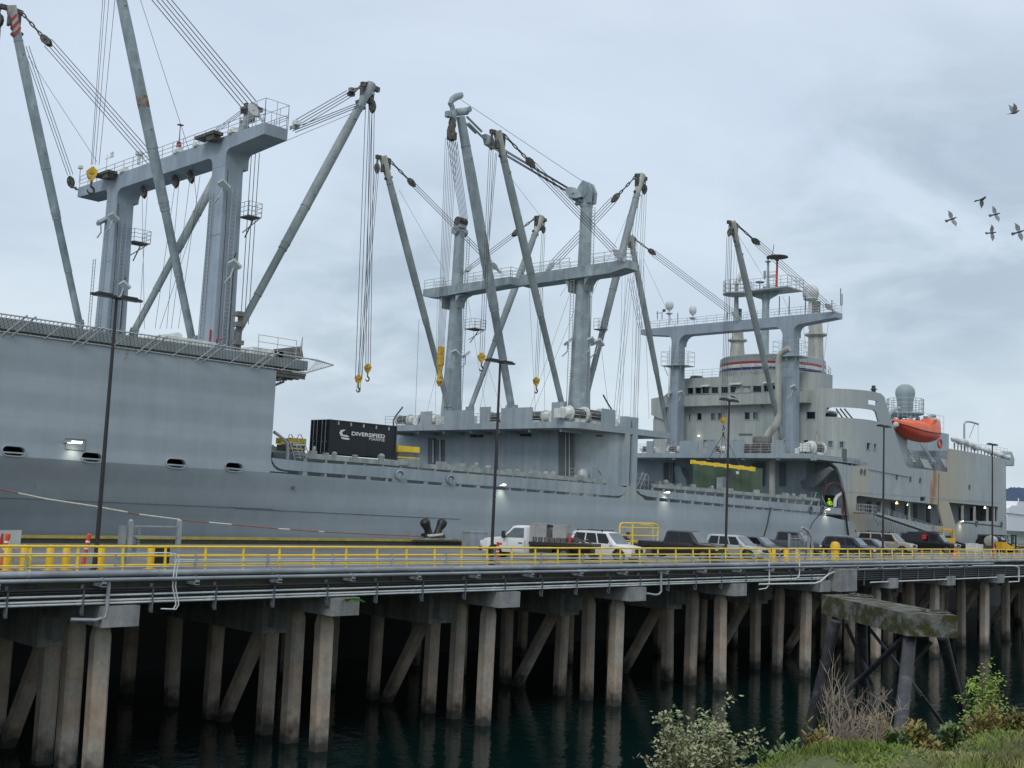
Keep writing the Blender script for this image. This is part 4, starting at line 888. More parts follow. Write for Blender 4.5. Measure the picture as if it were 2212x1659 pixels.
b = MB(); plateY(b, [[(1355, 1050), (1374, 1051), (1376, 1066), (1388, 1074), (1397, 1084), (1332, 1080), (1346, 1071), (1354, 1063)]], YS-.005, .28); b.build('side_plate', 'side_grey', ship, 0)
b = MB(); 
for xa, xb in ((51.8, 88), (95.5, 130)):
    for i in range(40):
        x = xa+i*1.9
        if x > xb: break
        z = 15.25-(x-50)*.011; b.box((x, YS+.25, z-.5), (x+.2, YS+.45, z+.42))
    z0, z1 = 15.25-(xa-50)*.011, 15.25-(xb-50)*.011
    b.ext([[(xa, z0+.30), (xb, z1+.30), (xb, z1+.68), (xa, z0+.68)]], lambda u, v: (u, YS+.22, v), (0, .2, 0))
b.build('coaming_beam', 'coaming', ship, 0)
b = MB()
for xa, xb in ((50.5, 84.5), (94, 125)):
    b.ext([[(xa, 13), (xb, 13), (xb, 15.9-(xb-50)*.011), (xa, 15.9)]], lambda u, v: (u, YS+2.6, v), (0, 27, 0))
b.build('hatch_coaming', 'shadow_grey', ship, 0)  # coloured dark so the gaps under the edge beam look shaded
b = MB(); r_ = random.Random(5)
for i in range(46):                                   # lashing gear, lockers and valves along the deck edge
    x = r_.uniform(52, 128)
    if 86 < x < 96: continue
    z = 16.05-(x-50)*.011; y = YS+r_.uniform(.3, 1.8); w_, h_ = r_.uniform(.15, .5), r_.uniform(.12, .5)
    if i % 3 == 0: b.rev((x, y, z), [(w_*.6, -.2), (w_*.7, h_*.6), (w_*.3, h_)], 8)
    else: b.box((x-w_, y-.2, z-.4), (x+w_, y+.2, z+h_*.5))
b.build('deck_fitting', 'coaming', ship, 0)
for x, y, w_ in ((862, 1026, .42), (972, 1036, .42), (1925-60, 1112, 0)):
    if w_: 
        p = A(x, y, Y=YS); b = MB(); P = [p+V((w_*cos(q), -.12, w_*.85*sin(q))) for q in [k*pi/8 for k in range(17)]]; b.prof(P, .07, 8, False); b.box(p+V((-w_-.25, -.02, -w_-.15)), p+V((w_+.25, .1, -w_+.15))); b.add([p+V((w_*cos(q), -.02, w_*.85*sin(q))) for q in [k*pi/8 for k in range(16)]], [tuple(range(16))]); o = b.build('fairlead', 'side_grey', ship)
        b = MB(); b.cyl(p+V((-.1, -.2, -.05)), p+V((-.1, .1, -.05)), .22, n=12); b.build('roller', 'coaming', ship)
for x, y in ((1776, 1100), (1751, 1101), (2109, 1130), (2163, 1133)):
    p = A(x, y, Y=YS-.03); b = MB(); P = [p+V((.35*cos(q), 0, .4*sin(q))) for q in [k*pi/6 for k in range(13)]]; b.prof(P, .13, 6, False); b.add([p+V((.3*cos(q), .01, .35*sin(q))) for q in [k*pi/6 for k in range(12)]], [tuple(range(12))]); b.build('fairlead', 'shadow_grey', ship)
b = MB()
for x, y in ((636, 1053), (1904, 1148), (1920, 1150), (1875, 1147), (1847, 1146)): p = A(x, y, Y=72); p.y = YS+yoff(p.x, p.z)-.02; b.cyl(p, p+V((0, -.12, 0)), .14, n=10)
b.build('scupper', 'shadow_grey', ship)
# deck ladders by the container
b = MB()
for x in (622, 642):
    P = [A(x+dx, y, Y=72.6) for dx, y in ((16, 993), (8, 967), (1, 945), (3, 939), (8, 939), (12, 948), (20, 968), (28, 992))]; b.prof(P, .04, 6)
for i in range(6): b.bar(A(627+i*2.6, 955+i*6.5, Y=72.6), A(646+i*2.6, 957+i*6.5, Y=72.6), .05, .05)
b.prof([A(x, y, Y=73) for x, y in ((621, 992), (622, 970), (620, 958), (612, 948), (602, 940), (592, 933))], .13, 8)
b.build('deck_ladder', 'steel', ship)
b = MB(); b.prof([A(x, y, Y=78) for x, y in ((850, 920), (850, 908), (856, 897), (864, 887), (870, 879))], .07, 6); b.prof([A(x, y, Y=74) for x, y in ((1323, 894), (1321, 884), (1312, 870), (1303, 853))], .08, 6); b.build('light_bracket', 'block', ship)
# ---- containers and yellow racks standing on deck
ca, cb_ = A(710, 905, Y=74.2), A(857, 989, Y=74.2); zt_, zb_ = A(713, 905.5, Y=74.2).z, A(708, 979.5, Y=74.2).z
X0, X1 = A(711, 940, Y=74.2).x, A(856.5, 955, Y=74.2).x; Yd = 2.55
ct = tag(empty('shipping_container', ((X0+X1)/2, 75.5, zb_)), 'black shipping container with white lettering on the foredeck', 'container')
b = MB(); nc = 26
for i in range(nc):
    u0, u1 = X0+.15+(X1-X0-.3)*i/nc, X0+.15+(X1-X0-.3)*(i+1)/nc; d = (u1-u0)
    b.add([(u0, 74.24, zb_+.15), (u0+d*.35, 74.24, zb_+.15), (u0+d*.5, 74.27, zb_+.15), (u0+d*.85, 74.27, zb_+.15), (u1, 74.24, zb_+.15)]+[(u0, 74.24, zt_-.12), (u0+d*.35, 74.24, zt_-.12), (u0+d*.5, 74.27, zt_-.12), (u0+d*.85, 74.27, zt_-.12), (u1, 74.24, zt_-.12)], [(j, j+1, j+6, j+5) for j in range(4)])
b.box((X0+.1, 74.28, zb_+.1), (X1-.1, 74.2+Yd-.05, zt_-.06)); b.build('box', 'container_black', ct, 0)
b = MB()
for x in (X0, X1-.15):
    for y in (74.2, 74.2+Yd-.15): b.box((x, y, zb_), (x+.15, y+.15, zt_))
for y in (74.2, 74.2+Yd-.1):
    b.box((X0+.15, y, zt_-.12), (X1-.15, y+.1, zt_-.005)); b.box((X0+.15, y, zb_+.005), (X1-.15, y+.1, zb_+.15))
for z in (zb_+.005, zt_-.12): b.box((X0, 74.35, z), (X0+.1, 74.2+Yd-.15, z+.115))
b.build('frame', 'container_black', ct, 0)
for k in range(2):
    b = MB(); ya = 74.36+k*1.12; b.box((X0+.02, ya, zb_+.14), (X0+.08, ya+1.08, zt_-.13))
    for z in (.22, .42, .62, .8): b.box((X0-.015, ya+.05, zb_+(zt_-zb_)*z-.04), (X0+.02, ya+1.0, zb_+(zt_-zb_)*z+.04))
    d_ = b.build('door', 'container_black', ct, 0)
    for q in (.3, .78): b = MB(); b.cyl((X0-.05, ya+q, zb_+.05), (X0-.05, ya+q, zt_-.04), .028, n=6); b.box((X0-.08, ya+q-.25, zb_+.95), (X0-.04, ya+q, zb_+1.0)); b.build('locking_bar', 'galvanised', d_, 0)
b = MB()
for i in range(5): p = A(731.5+i*27.2, 914+i*3.05, Y=74.2); b.box((p.x-.07, 74.2-.012, p.z-.14), (p.x+.07, 74.24, p.z+.14))
b.build('bracket', 'cream', ct, 0)
def text(s, px, py, Y, hgt, bold=0., sx=1., par=None, nm='lettering', th=.01):
    cu = bpy.data.curves.new('t', 'FONT'); cu.body = s; cu.offset = bold; cu.size = 1; ob = bpy.data.objects.new('t', cu); COL.objects.link(ob)
    dg = bpy.context.evaluated_depsgraph_get(); dg.update(); me = bpy.data.meshes.new_from_object(ob.evaluated_get(dg)); bpy.data.objects.remove(ob)
    p = A(px, py, Y=Y); mx_ = max(v.co.y for v in me.vertices); s_ = hgt/mx_
    b = MB(); b.add([(p.x+v.co.x*s_*sx, Y, p.z+v.co.y*s_) for v in me.vertices], [tuple(q.vertices) for q in me.polygons]); bpy.data.meshes.remove(me)
    return b.build(nm, 'letter_white', par, 0)
hA = A(760, 931, Y=74.2).z-A(760, 938.5, Y=74.2).z
def fit(s, x0, x1, ytop, ybot, bold, par):
    p0, p1 = A(x0, ybot, Y=74.19), A(x1, ybot, Y=74.19); h_ = A(x0, ytop, Y=74.19).z-p0.z
    cu = bpy.data.curves.new('t', 'FONT'); cu.body = s; cu.offset = bold; ob = bpy.data.objects.new('t', cu); COL.objects.link(ob)
    dg = bpy.context.evaluated_depsgraph_get(); dg.update(); me = bpy.data.meshes.new_from_object(ob.evaluated_get(dg)); bpy.data.objects.remove(ob)
    xm = max(v.co.x for v in me.vertices); xn = min(v.co.x for v in me.vertices); ym = max(v.co.y for v in me.vertices)
    b = MB(); b.add([(p0.x+(v.co.x-xn)/(xm-xn)*(p1.x-p0.x), 74.215, p0.z+v.co.y/ym*h_) for v in me.vertices], [tuple(q.vertices) for q in me.polygons]); bpy.data.meshes.remove(me)
    return b.build('lettering', 'letter_white', par, 0)
fit('DIVERSIFIED', 760, 832, 932, 940, .028, ct); fit('MARINE', 798, 831.5, 944.5, 951, .0, ct)
b = MB()
for lp_ in ([(736, 929), (743, 928), (747, 929), (741, 932), (739, 935), (741, 939), (750, 940), (755, 944), (745, 943.5), (736, 941), (733, 935)], [(736, 943), (742, 945), (753, 946), (756, 949.5), (748, 950), (739, 948)]): plateY(b, [lp_], 74.215, .01)
b.build('emblem', 'letter_white', ct, 0)
def rack(px0, px1, y0, y1, Y, label):
    a, c = A(px0, y1, Y=Y), A(px1, y0, Y=Y); t = tag(empty('yellow_rack', ((a.x+c.x)/2, Y+1, a.z)), label, 'lifting frame', 'yellow lifting frames on deck')
    b = MB(); b.box((a.x, Y, c.z-.5), (c.x, Y+.3, c.z)); b.box((a.x, Y+1.8, c.z-.5), (c.x, Y+2.1, c.z)); b.box((a.x, Y+.3, c.z-.3), (a.x+.3, Y+1.8, c.z-.05)); b.box((c.x-.3, Y+.3, c.z-.3), (c.x, Y+1.8, c.z-.05)); b.build('beam', 'yellow_paint', t, 0)
    b = MB(); b.box((a.x+.05, Y+.05, a.z+.05), (c.x-.05, Y+2.0, c.z-.55)); b.build('stowed_frame', 'grating', t, 0)
    b = MB(); b.box((a.x, Y, a.z+.15), (c.x, Y+.02, a.z+.3)); b.build('lower_beam', 'yellow_paint', t, 0)
rack(626, 662, 948, 974, 79, 'yellow lifting frame behind the door end of the black container'); rack(858, 907, 966, 993, 75.5, 'yellow lifting frame between the black container and the mast house')

# ---- mid house with its platform
def curved_wall(name, mt, path, loops, th=.25, parent=ship, extra_px=None):
    P = [V(p) for p in path]; S = [0.]
    for a, c in zip(P, P[1:]): S.append(S[-1]+(c-a).length)
    def pos(s):
        for i in range(len(P)-1):
            if s <= S[i+1]+1e-6 or i == len(P)-2: u = (s-S[i])/(S[i+1]-S[i]); return P[i].lerp(P[i+1], u)
    def hit(x, y):
        d = ray(x, y); best = None
        for i in range(len(P)-1):
            a, c = P[i], P[i+1]; e = c-a; den = d.x*e.y-d.y*e.x
            if abs(den) < 1e-9: continue
            t = ((a.x-CAM.x)*e.y-(a.y-CAM.y)*e.x)/den; u = ((a.x-CAM.x)*d.y-(a.y-CAM.y)*d.x)/den
            lo, hi = (-9 if i == 0 else -.001), (9 if i == len(P)-2 else 1.001)
            if lo <= u <= hi and t > 0 and (best is None or t < best[0]): best = (t, S[i]+u*(S[i+1]-S[i]), CAM.z+d.z*t)
        return (best[1], best[2])
    LS = [[hit(*q) if len(q) == 2 else (q[0], q[1]) for q in lp] for lp in loops]
    fl = [V((p[0], p[1], 0)) for lp in LS for p in lp]; tri = tessellate_polygon([[V((p[0], p[1], 0)) for p in lp] for lp in LS])
    bm = bmesh.new(); vv = [bm.verts.new(p) for p in fl]
    for t in tri:
        try: bm.faces.new([vv[i] for i in t])
        except ValueError: pass
    for s in S[1:-1]: bmesh.ops.bisect_plane(bm, geom=bm.verts[:]+bm.edges[:]+bm.faces[:], plane_co=(s, 0, 0), plane_no=(1, 0, 0), dist=1e-5)
    bm.verts.ensure_lookup_table(); b = MB(); vs = []
    for v in bm.verts: q = pos(v.co.x); vs.append((q.x, q.y, v.co.y))
    b.add(vs, [tuple(v.index for v in f.verts) for f in bm.faces]) if not bm.verts.index_update() else None
    bm.free(); o = b.build(name, mt, parent, 0); md = o.modifiers.new('s', 'SOLIDIFY'); md.thickness = th; md.offset = 0
    return o, hit, pos
def arcpath(pts): return [V((x, y, 0)) for x, y in pts]
def corner(cx, cy, r, n=14): return [(cx-r*cos(pi/2*k/n), cy-r*sin(pi/2*k/n)) for k in range(n+1)]
MH = arcpath([(86, 104)]+corner(90.5, 77, 4.5)+[(92.6, 72.5)])
def wall_sz(name, mt, path, z0, z1, th=.25, holes=(), parent=ship):
    T = sum((c-a).length for a, c in zip(path, path[1:]))
    return curved_wall(name, mt, path, [[(0, z0, 0), (T, z0, 0), (T, z1, 0), (0, z1, 0)]]+[list(h) for h in holes], th, parent)
wall_sz('mast_house', 'side_grey', MH, 13.6, 20.6)
b = MB()
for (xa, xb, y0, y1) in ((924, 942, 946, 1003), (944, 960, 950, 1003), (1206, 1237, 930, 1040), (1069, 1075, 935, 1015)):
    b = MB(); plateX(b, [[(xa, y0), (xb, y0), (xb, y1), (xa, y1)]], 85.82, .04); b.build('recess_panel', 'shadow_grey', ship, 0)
b = MB()
for x in (1222, 1230): b.cyl(A(x, 935, X=85.7), A(x, 1030, X=85.7), .05, n=5)
for x in (951, 936): b.cyl(A(x, 950, X=85.7), A(x, 1000, X=85.7), .10, n=6)
b.build('wall_pipe', 'steel', ship)
b = MB(); 
for x, y in ((1020, 942), (1034, 942), (1128, 940), (1138, 940), (1293, 941)): p = A(x, y, X=85.6); b.box(p+V((0, -.35, -.1)), p+V((.3, .35, .1)))
b.build('wall_lamp', 'dark', ship, 0)
PL = [(82.6, 101), (82.6, 73.2), (83.4, 72.1), (98, 71.95), (98, 79), (94.5, 79), (94.5, 101)]
b = MB(); zp = 20.25; b.ext([PL], lambda u, v: (u, v, zp), (0, 0, .62)); 
for i in range(7): b.box((82.9, 74+i*4.2, 19.9), (86, 74.15+i*4.2, zp))
b.build('mast_platform', 'side_grey', ship, 0)
b = MB(); b.box((90.5, YS+.01, 15.0), (91.25, YS+.8, 22.0)); b.box((91.65, YS+.01, 15.0), (92.5, YS+.8, 22.0)); b.box((91.24, YS+.3, 14.2), (91.66, YS+.7, 21.8)); b.build('side_column', 'side_grey', ship, 0)
zd = zp+.62; XL = 82.6
def pan(xa, xb, X, h, z): ya, yb = A(xa, 910, X=X).y, A(xb, 910, X=X).y; return min(ya, yb), max(ya, yb)
b = MB()
for xa, xb, h in ((907, 931, 1.45), (959, 1021.5, 1.45), (1035.5, 1057, 1.7), (1081, 1148, 1.5), (1190, 1215, 1.9)):
    y0, y1 = pan(xa, xb, XL, h, zd); b = MB(); b.box((XL+.02, y0, zd-.3), (XL+.14, y1, zd+h)); b.build('deck_bulwark_panel', 'side_grey', ship, 0)
b = MB(); x0 = A(1299.6, 915, Y=72.1).x; x1 = A(1328, 915, Y=72.1).x; b.box((x0, 72.05, zd-.3), (x1, 72.2, zd+1.6)); b.build('deck_bulwark_panel', 'side_grey', ship, 0)
b = MB(); rail_mb(b, [(XL+.1, 100.5, zd), (XL+.1, 73.4, zd), (83.6, 72.2, zd), (90, 72.1, zd)], 1.05, 1.5); b.build('guard_rail', 'steel', ship)
def winch(x, y, z, s=1., ax=0, mt='white_paint'):
    b = MB(); d = V((1, 0, 0)) if ax == 0 else V((0, 1, 0)); p = V((x, y, z+.75*s)); L_ = .9*s
    for u in (-1, 1): b.prof([p+d*u*L_, p+d*u*(L_+.12)], .68*s, 14)
    b.prof([p-d*L_, p+d*L_], .42*s, 14); b.prof([p+d*(L_+.15), p+d*(L_+.7*s)], [.35*s, .22*s], 10); b.prof([p-d*(L_+.15), p-d*(L_+.8*s)], [.5*s, .5*s], 12)
    b.bc(p-Z0*.6*s, (1.2*s, 1.2*s, .35*s)); b.bc(p-d*(L_+1.2*s)-Z0*.1, (.6*s, .7*s, .8*s)); w_ = b.build('winch', mt, ship, 40)
    b = MB(); b.prof([p-d*L_*.9, p+d*L_*.9], .50*s, 14, False); b.build('wire_drum', 'block', w_)
for q in ((84.6, 95.5), (84.6, 99.3), (84.8, 90.5), (84.8, 84.6), (84.8, 78.8)): winch(q[0], q[1], zd, 1.0, 1)
winch(A(1243, 910, Y=73.6).x, 73.6, zd, 1.15, 0); winch(A(1277, 910, Y=74).x, 74, zd, 1.25, 0); winch(A(1350, 912, Y=75).x, 75, zd, .9, 0, 'white_paint')
# far guard posts of mid deck: ladders and lockers on the main deck
b = MB(); rail_mb(b, [A(1230, 1034, Y=74), A(1262, 1036, Y=74)], 1.0, .8); rail_mb(b, [A(1277, 1036, Y=73), A(1288, 1037, Y=73)], 2.2, .6, (1, .8, .6, .4, .2)); b.bar(A(1293, 1011, Y=73), A(1306, 1036, Y=73), .07, .1)
for x in (1150, 1162, 1180, 1196): p = A(x, 1028, Y=76); b.rev(p, [(.35, -.5), (.35, .3), (.2, .45)], 10)
b.prof([A(x, y, Y=74) for x, y in ((1250, 1030), (1258, 1018), (1270, 1022), (1276, 1034))], .12, 6); b.build('deck_gear', 'steel', ship)
b = MB(); b.rev(A(1258, 1024, Y=74), [(.6, -.6), (.6, .2), (.4, .5)], 14); b.build('vent_drum', 'steel', ship)
b = MB()
for x in (1316, 1330, 1343): p = A(x, 1046, Y=74); b.cyl(p-Z0*.6, p+Z0*1.0, .06, n=6); b.rev(p+Z0*.9, [(.1, 0), (.22, .1), (.1, .25)], 8)
b.build('hydrant', 'steel', ship)

# ---- gantry masts
def gantry(nm, X, dX, near, far, ztop, posts, thk, thn, hp, pX=1.5, hr_=1.3, cx=.35):
    """near/far: y ends; posts: (y0,y1) at foot; hp: foot z"""
    zb = ztop-thk; b = MB()
    (n0, n1), (f0, f1) = posts; ho = hr_*.7; zo = zb+cx
    def arc(cy, cz, r, a0, a1): return [(cy+r*cos(R_(a0+(a1-a0)*k/5)), cz+r*sin(R_(a0+(a1-a0)*k/5))) for k in range(6)]
    out_ = [(near, ztop), (near, ztop-thn)]+arc(n0-ho, zo-ho, ho, 90, 0)+[(n0, zb-hr_-.2), (n1, zb-hr_-.2)]+arc(n1+hr_, zb-hr_, hr_, 180, 90)+arc(f0-hr_, zb-hr_, hr_, 90, 0)+[(f0, zb-hr_-.2), (f1, zb-hr_-.2)]+arc(f1+ho, zo-ho, ho, 180, 90)+[(far, ztop-thn), (far, ztop)]
    b.ext([out_], lambda u, v: (X, u, v), (dX, 0, 0)); b.build('cross_beam', 'post_grey', ship, 0)
    for (y0, y1) in posts:
        b = MB(); b.add([(X-.1, y0-.2, hp), (X+pX+.15, y0-.2, hp), (X+pX+.15, y1+.25, hp), (X-.1, y1+.25, hp), (X+.02, y0+.003, zb-hr_+.5), (X+pX, y0+.003, zb-hr_+.5), (X+pX, y1-.003, zb-hr_+.5), (X+.02, y1-.003, zb-hr_+.5)], [(0, 3, 2, 1), (4, 5, 6, 7), (0, 1, 5, 4), (1, 2, 6, 5), (2, 3, 7, 6), (3, 0, 4, 7)])
        for k in (.3, .6): z = hp+(zb-hp)*k; b.box((X-.06+.1*0, y0-.12*(1-k), z), (X+pX+.05, y1+.12*(1-k), z+.05))
        b.build('mast_post', 'post_grey', ship, 0)
    b = MB(); rail_mb(b, [(X+.08, near+.1, ztop), (X+.08, far-.1, ztop)], 1.1, 1.7, r=.028); rail_mb(b, [(X+dX-.08, near+.1, ztop), (X+dX-.08, far-.1, ztop)], 1.1, 1.7, r=.028); b.build('guard_rail', 'steel', ship)
def ladder(X, Y, z0, z1, ax='y', w_=.45):
    b = MB(); d = V((0, w_/2, 0)) if ax == 'y' else V((w_/2, 0, 0)); c0 = V((X, Y, z0)); c1 = V((X, Y, z1))
    for s in (-1, 1): b.bar(c0+d*s, c1+d*s, .05, .05, V((1, 0, 0)))
    z = z0
    while z < z1: b.bar(V((X, Y, z))-d, V((X, Y, z))+d, .03, .03); z += .33
    b.build('ladder', 'steel', ship, 0)
def platform(X, Y, z, wx=1.2, wy=1.6, h=2.1, br=True):
    b = MB(); b.box((X-wx/2, Y-wy/2, z), (X+wx/2, Y+wy/2, z+.08)); 
    if br: b.bar((X+wx/2*.8, Y-wy/2, z), (X-wx/2, Y, z-1.3), .08, .08); b.bar((X, Y-wy/2*.9, z), (X, Y+wy*.4, z-1.5), .08, .08)
    p_ = b.build('lookout_platform', 'grating', ship, 0); b = MB(); rail_mb(b, [(X-wx/2, Y+wy/2, z+.08), (X-wx/2, Y-wy/2, z+.08), (X+wx/2, Y-wy/2, z+.08), (X+wx/2, Y+wy/2, z+.08)], 1.1, .8); b.build('guard_rail', 'steel', p_)
def flood(x, y, X=None, Y=None, s=1., d=1):
    p = A(x, y, X=X, Y=Y); M = Matrix.Translation(p)@Matrix.Rotation(R_(35*d), 4, 'Y')@Matrix.Rotation(R_(-25), 4, 'X'); b = MB(); b.bc((0, 0, 0), (.95*s, .7*s, .28*s), M); b.bar(p+V((0, .1, -.1)), p+V((-.2*d, .3, -1.1*s)), .09, .09); b.bar(p+V((-.2*d, .3, -1.0*s)), p+V((-.2*d, 1.0, -1.5*s)), .09, .09); b.build('floodlight', 'sign_grey', ship, 0)
g1X = 46.5; gantry('g1', g1X, 2.1, 72.67, 103.67, 40.6, ((77.85, 79.75), (95.65, 97.6)), 1.42, .9, 22.9, 1.62, .75, .3)
ladder(g1X-.12, 79.4, 24, 36.2); ladder(g1X-.15, 96.9, 24, 36); ladder(g1X+2.05, 79.0, 24, 36.2, 'y'); ladder(g1X-.45, 98.1, 24, 33); ladder(g1X+.8, 77.5, 24, 36.5, 'x'); ladder(g1X+.8, 95.4, 24, 36.5, 'x')
for yy in (77.6, 95.5):
    b = MB(); b.prof([(g1X+.25, yy-.1, 24), (g1X+.25, yy-.05, 33), (g1X+.1, yy-.05, 37.8)], .035, 5); b.prof([(g1X+1.2, yy-.1, 24), (g1X+1.2, yy-.05, 31), (g1X+1.35, yy-.08, 31.4)], .05, 5); b.build('cable_run', 'block', ship, 0)
platform(g1X+2.6, 96.2, A(285, 526, X=g1X+2.2).z, 1.6, 1.6); platform(g1X+2.4, 77.6, A(516, 475, X=g1X+2.2).z, 1.2, 1.4)
for x, y, d in ((484, 400, 1), (246, 470, 1), (508, 572, 1), (219, 478, -1), (270, 617, 1)): flood(x, y, X=g1X-.4 if x != 508 else g1X, s=.9, d=d)
b = MB(); rail_mb(b, [(g1X, 72.7, 40.6), (g1X, 76.2, 40.6)], 1.9, 1.2, (1, .5)); rail_mb(b, [(g1X+2.1, 72.7, 40.6), (g1X+2.1, 76.2, 40.6)], 1.9, 1.2, (1, .5)); rail_mb(b, [(g1X, 72.7, 40.6), (g1X+2.1, 72.7, 40.6)], 1.9, 1.2, (1, .5)); b.build('end_rail', 'steel', ship)
b = MB()
for x, y, X in ((462, 298, 46.5), (238, 380, 46.5)): p = A(x, y, X=46.4); b.box(p+V((-.9, -1.4, -.1)), p+V((0, 1.4, .15))); b.box(p+V((-.8, -1.2, -.5)), p+V((-.1, -.2, -.1)))
b.build('beam_step', 'block', ship, 0)
for x, y in ((271, 364), (387, 322), (430, 307), (505, 279)): b = MB(); p = A(x, y, X=46.8); b.rev(p, [(.5, -.35), (.3, -.05), (.25, .1)], 8); b.bc(p+V((-.3, 0, -.3)), (.3, .5, .3)); b.build('beam_fitting', 'white_paint', ship, 40)
b = MB(); b.rev(A(300, 348, X=46.9), [(.15, -.3), (.15, .5), (.35, .55), (.35, .8), (.1, .95)], 10); b.build('horn', 'white_paint', ship, 40)
b = MB(); b.rev(A(386, 320, X=46.9), [(.25, -.3), (.2, .5), (.05, .6), (.03, 2.0), (.3, 2.0), (.03, 2.05)], 8); b.build('beacon', 'red_stripe', ship, 40)
b = MB(); p = A(229, 372, X=47.5); b.cyl(p, p+Z0*1.7, .04, n=5); b.bar(p+Z0*1.3-V((0, .9, 0)), p+Z0*1.3+V((0, .4, 0)), .05, .05); b.bc(p+Z0*1.5-V((0, .9, 0)), (.1, .5, .5)); b.build('wind_vane', 'white_paint', ship, 0)
b = MB(); b.rev(A(173, 372, X=47), [(.05, -1), (.05, .3), (.25, .35), (.25, .6), (.1, .7)], 8); b.build('beam_light', 'white_paint', ship, 40)
for x, y, dx, dy in ((310, 415, 6, 10), (412, 382, 8, 6), (379, 392, 2, 8), (357, 503, 0, 0)):
    if dx: b = MB(); p = A(x, y, X=47.4); block_mb(b, p, V((0, -.3*dx/8, -1)), .75); b.build('lead_block', 'block', ship, 30)
b = MB()
for x, x2, y0, y1 in ((456, 455, 712, 745), (467, 464, 732, 745)): pass
b.prof([A(455, 712, X=46.3), A(452, 750, X=46.3)], .07, 6); b.prof([A(479, 733, X=46.3), A(468, 733, X=46.3), A(462, 765, X=46.3)], .07, 6); b.prof([A(461, 765-17, X=46.35), A(459, 792-22, X=46.35)], .12, 6); b.build('red_pipe', 'red_paint', ship)
# ladders on the beam's far end post etc.
# ---- second pair: tall round kingposts
def kpost(Y, X, prof_, nm='king_post'):
    b = MB(); b.prof([(X, Y, z) for z, r in prof_], [r for z, r in prof_], 22); return b.build(nm, 'mottled_grey', ship, 40)
g2 = 91.; kn = kpost(78.8, g2, [(20.8, 1.28), (26, 1.1), (31, .93), (38, .72), (45.4, .62)]); kf = kpost(98.6, g2, [(20.8, 1.3), (26, 1.08), (31, .88), (38, .70), (44.8, .60)])
Xb = 89.6
b = MB(); zt2 = 37.95
def beam(y0, y1, zt_, h0, h1, hm, X, dX, name='cross_beam', mt='mottled_grey'):
    b = MB(); b.ext([[(y0, zt_), (y0, zt_-h0), (y0+2.2 if y1 > y0 else y0-2.2, zt_-hm), (y1, zt_-hm if h1 is None else zt_-h1), (y1, zt_)]], lambda u, v: (X, u, v), (dX, 0, 0)); return b.build(name, mt, ship, 0)
beam(72.0, 87.0, zt2, .85, None, 1.2, Xb, 2.0); beam(103.1, 88.4, zt2, .85, .85, 1.2, Xb, 2.0)
b = MB()
for y, s in ((79.9, 1), (99.8, 1), (77.7, -1), (97.5, -1)):
    b.ext([[(y, zt2-1.19), (y+s*1.3, zt2-1.19), (y+s*.5, zt2-1.4), (y+s*.1, zt2-1.9), (y, zt2-2.6)]], lambda u, v: (Xb+.2, u, v), (1.5, 0, 0))
b.build('gusset', 'mottled_grey', ship, 0)
b = MB(); 
for y0, y1 in ((72.1, 77.9), (79.8, 86.9), (88.5, 97.5), (99.6, 103)): rail_mb(b, [(Xb+.1, y0, zt2), (Xb+.1, y1, zt2)], 1.1, 1.5, r=.03); rail_mb(b, [(Xb+1.9, y0, zt2), (Xb+1.9, y1, zt2)], 1.1, 1.5, r=.03)
rail_mb(b, [(Xb+.1, 72.1, zt2), (Xb+1.9, 72.1, zt2)], 1.1, 1.5, r=.03); rail_mb(b, [(Xb+.1, 88.5, zt2), (Xb+1.9, 88.5, zt2)], 1.1, 1.5, r=.03); b.build('guard_rail', 'steel', ship)
ladder(g2-.2, 77.6, 22, 44.5, 'x'); ladder(g2+.9, 98.0, 22, 44, 'y'); ladder(g2-1.2, 79.3, 23, 37)
platform(g2+1.6, 96.9, A(1012, 713, X=g2+1.4).z, 1.8, 1.8); platform(g2+1.3, 77.3, A(1287, 710, X=g2+1.4).z-.2, .9, 1.2)
for x, y, d in ((985, 763, 1), (1007, 766, -1), (1228, 738, -1), (1279, 737, 1), (1295, 741, 1)): flood(x, y, X=g2-1.2, s=1.0, d=d)
# heads of the kingposts
b = MB(); tp = V((g2, 78.8, 45.3)); b.ext([[(77.9, 45.0), (77.8, 46.2), (78.3, 47.2), (79.0, 47.6), (79.7, 46.9), (80.0, 45.0)]], lambda u, v: (g2-.55, u, v), (.35, 0, 0)); b.ext([[(77.9, 45.0), (77.8, 46.2), (78.3, 47.2), (79.0, 47.6), (79.7, 46.9), (80.0, 45.0)]], lambda u, v: (g2+.2, u, v), (.35, 0, 0)); b.cyl(tp-V((.6, 0, -.9)), tp+V((.6, 0, .9)), .5, n=14); b.rev(tp-Z0*.5, [(.66, -.2), (.7, 0), (.66, .3)], 16); b.build('post_head', 'mottled_grey', kn, 30)
b = MB(); tf = V((g2, 98.6, 44.7)); b.cyl(tf+V((-.9, 0, .0)), tf+V((.9, 0, .0)), .5, n=14); b.box(tf+V((-.6, -.5, .4)), tf+V((.6, .5, 1.1))); b.build('post_head', 'mottled_grey', kf, 30)
b = MB(); 
for k in range(8): b.prof([tf+V((-.62+.17*k, -.1, 1.2)), tf+V((-.50+.17*k, -.1, 1.2))], .55, 10)
b.build('sheave_nest', 'block', kf)
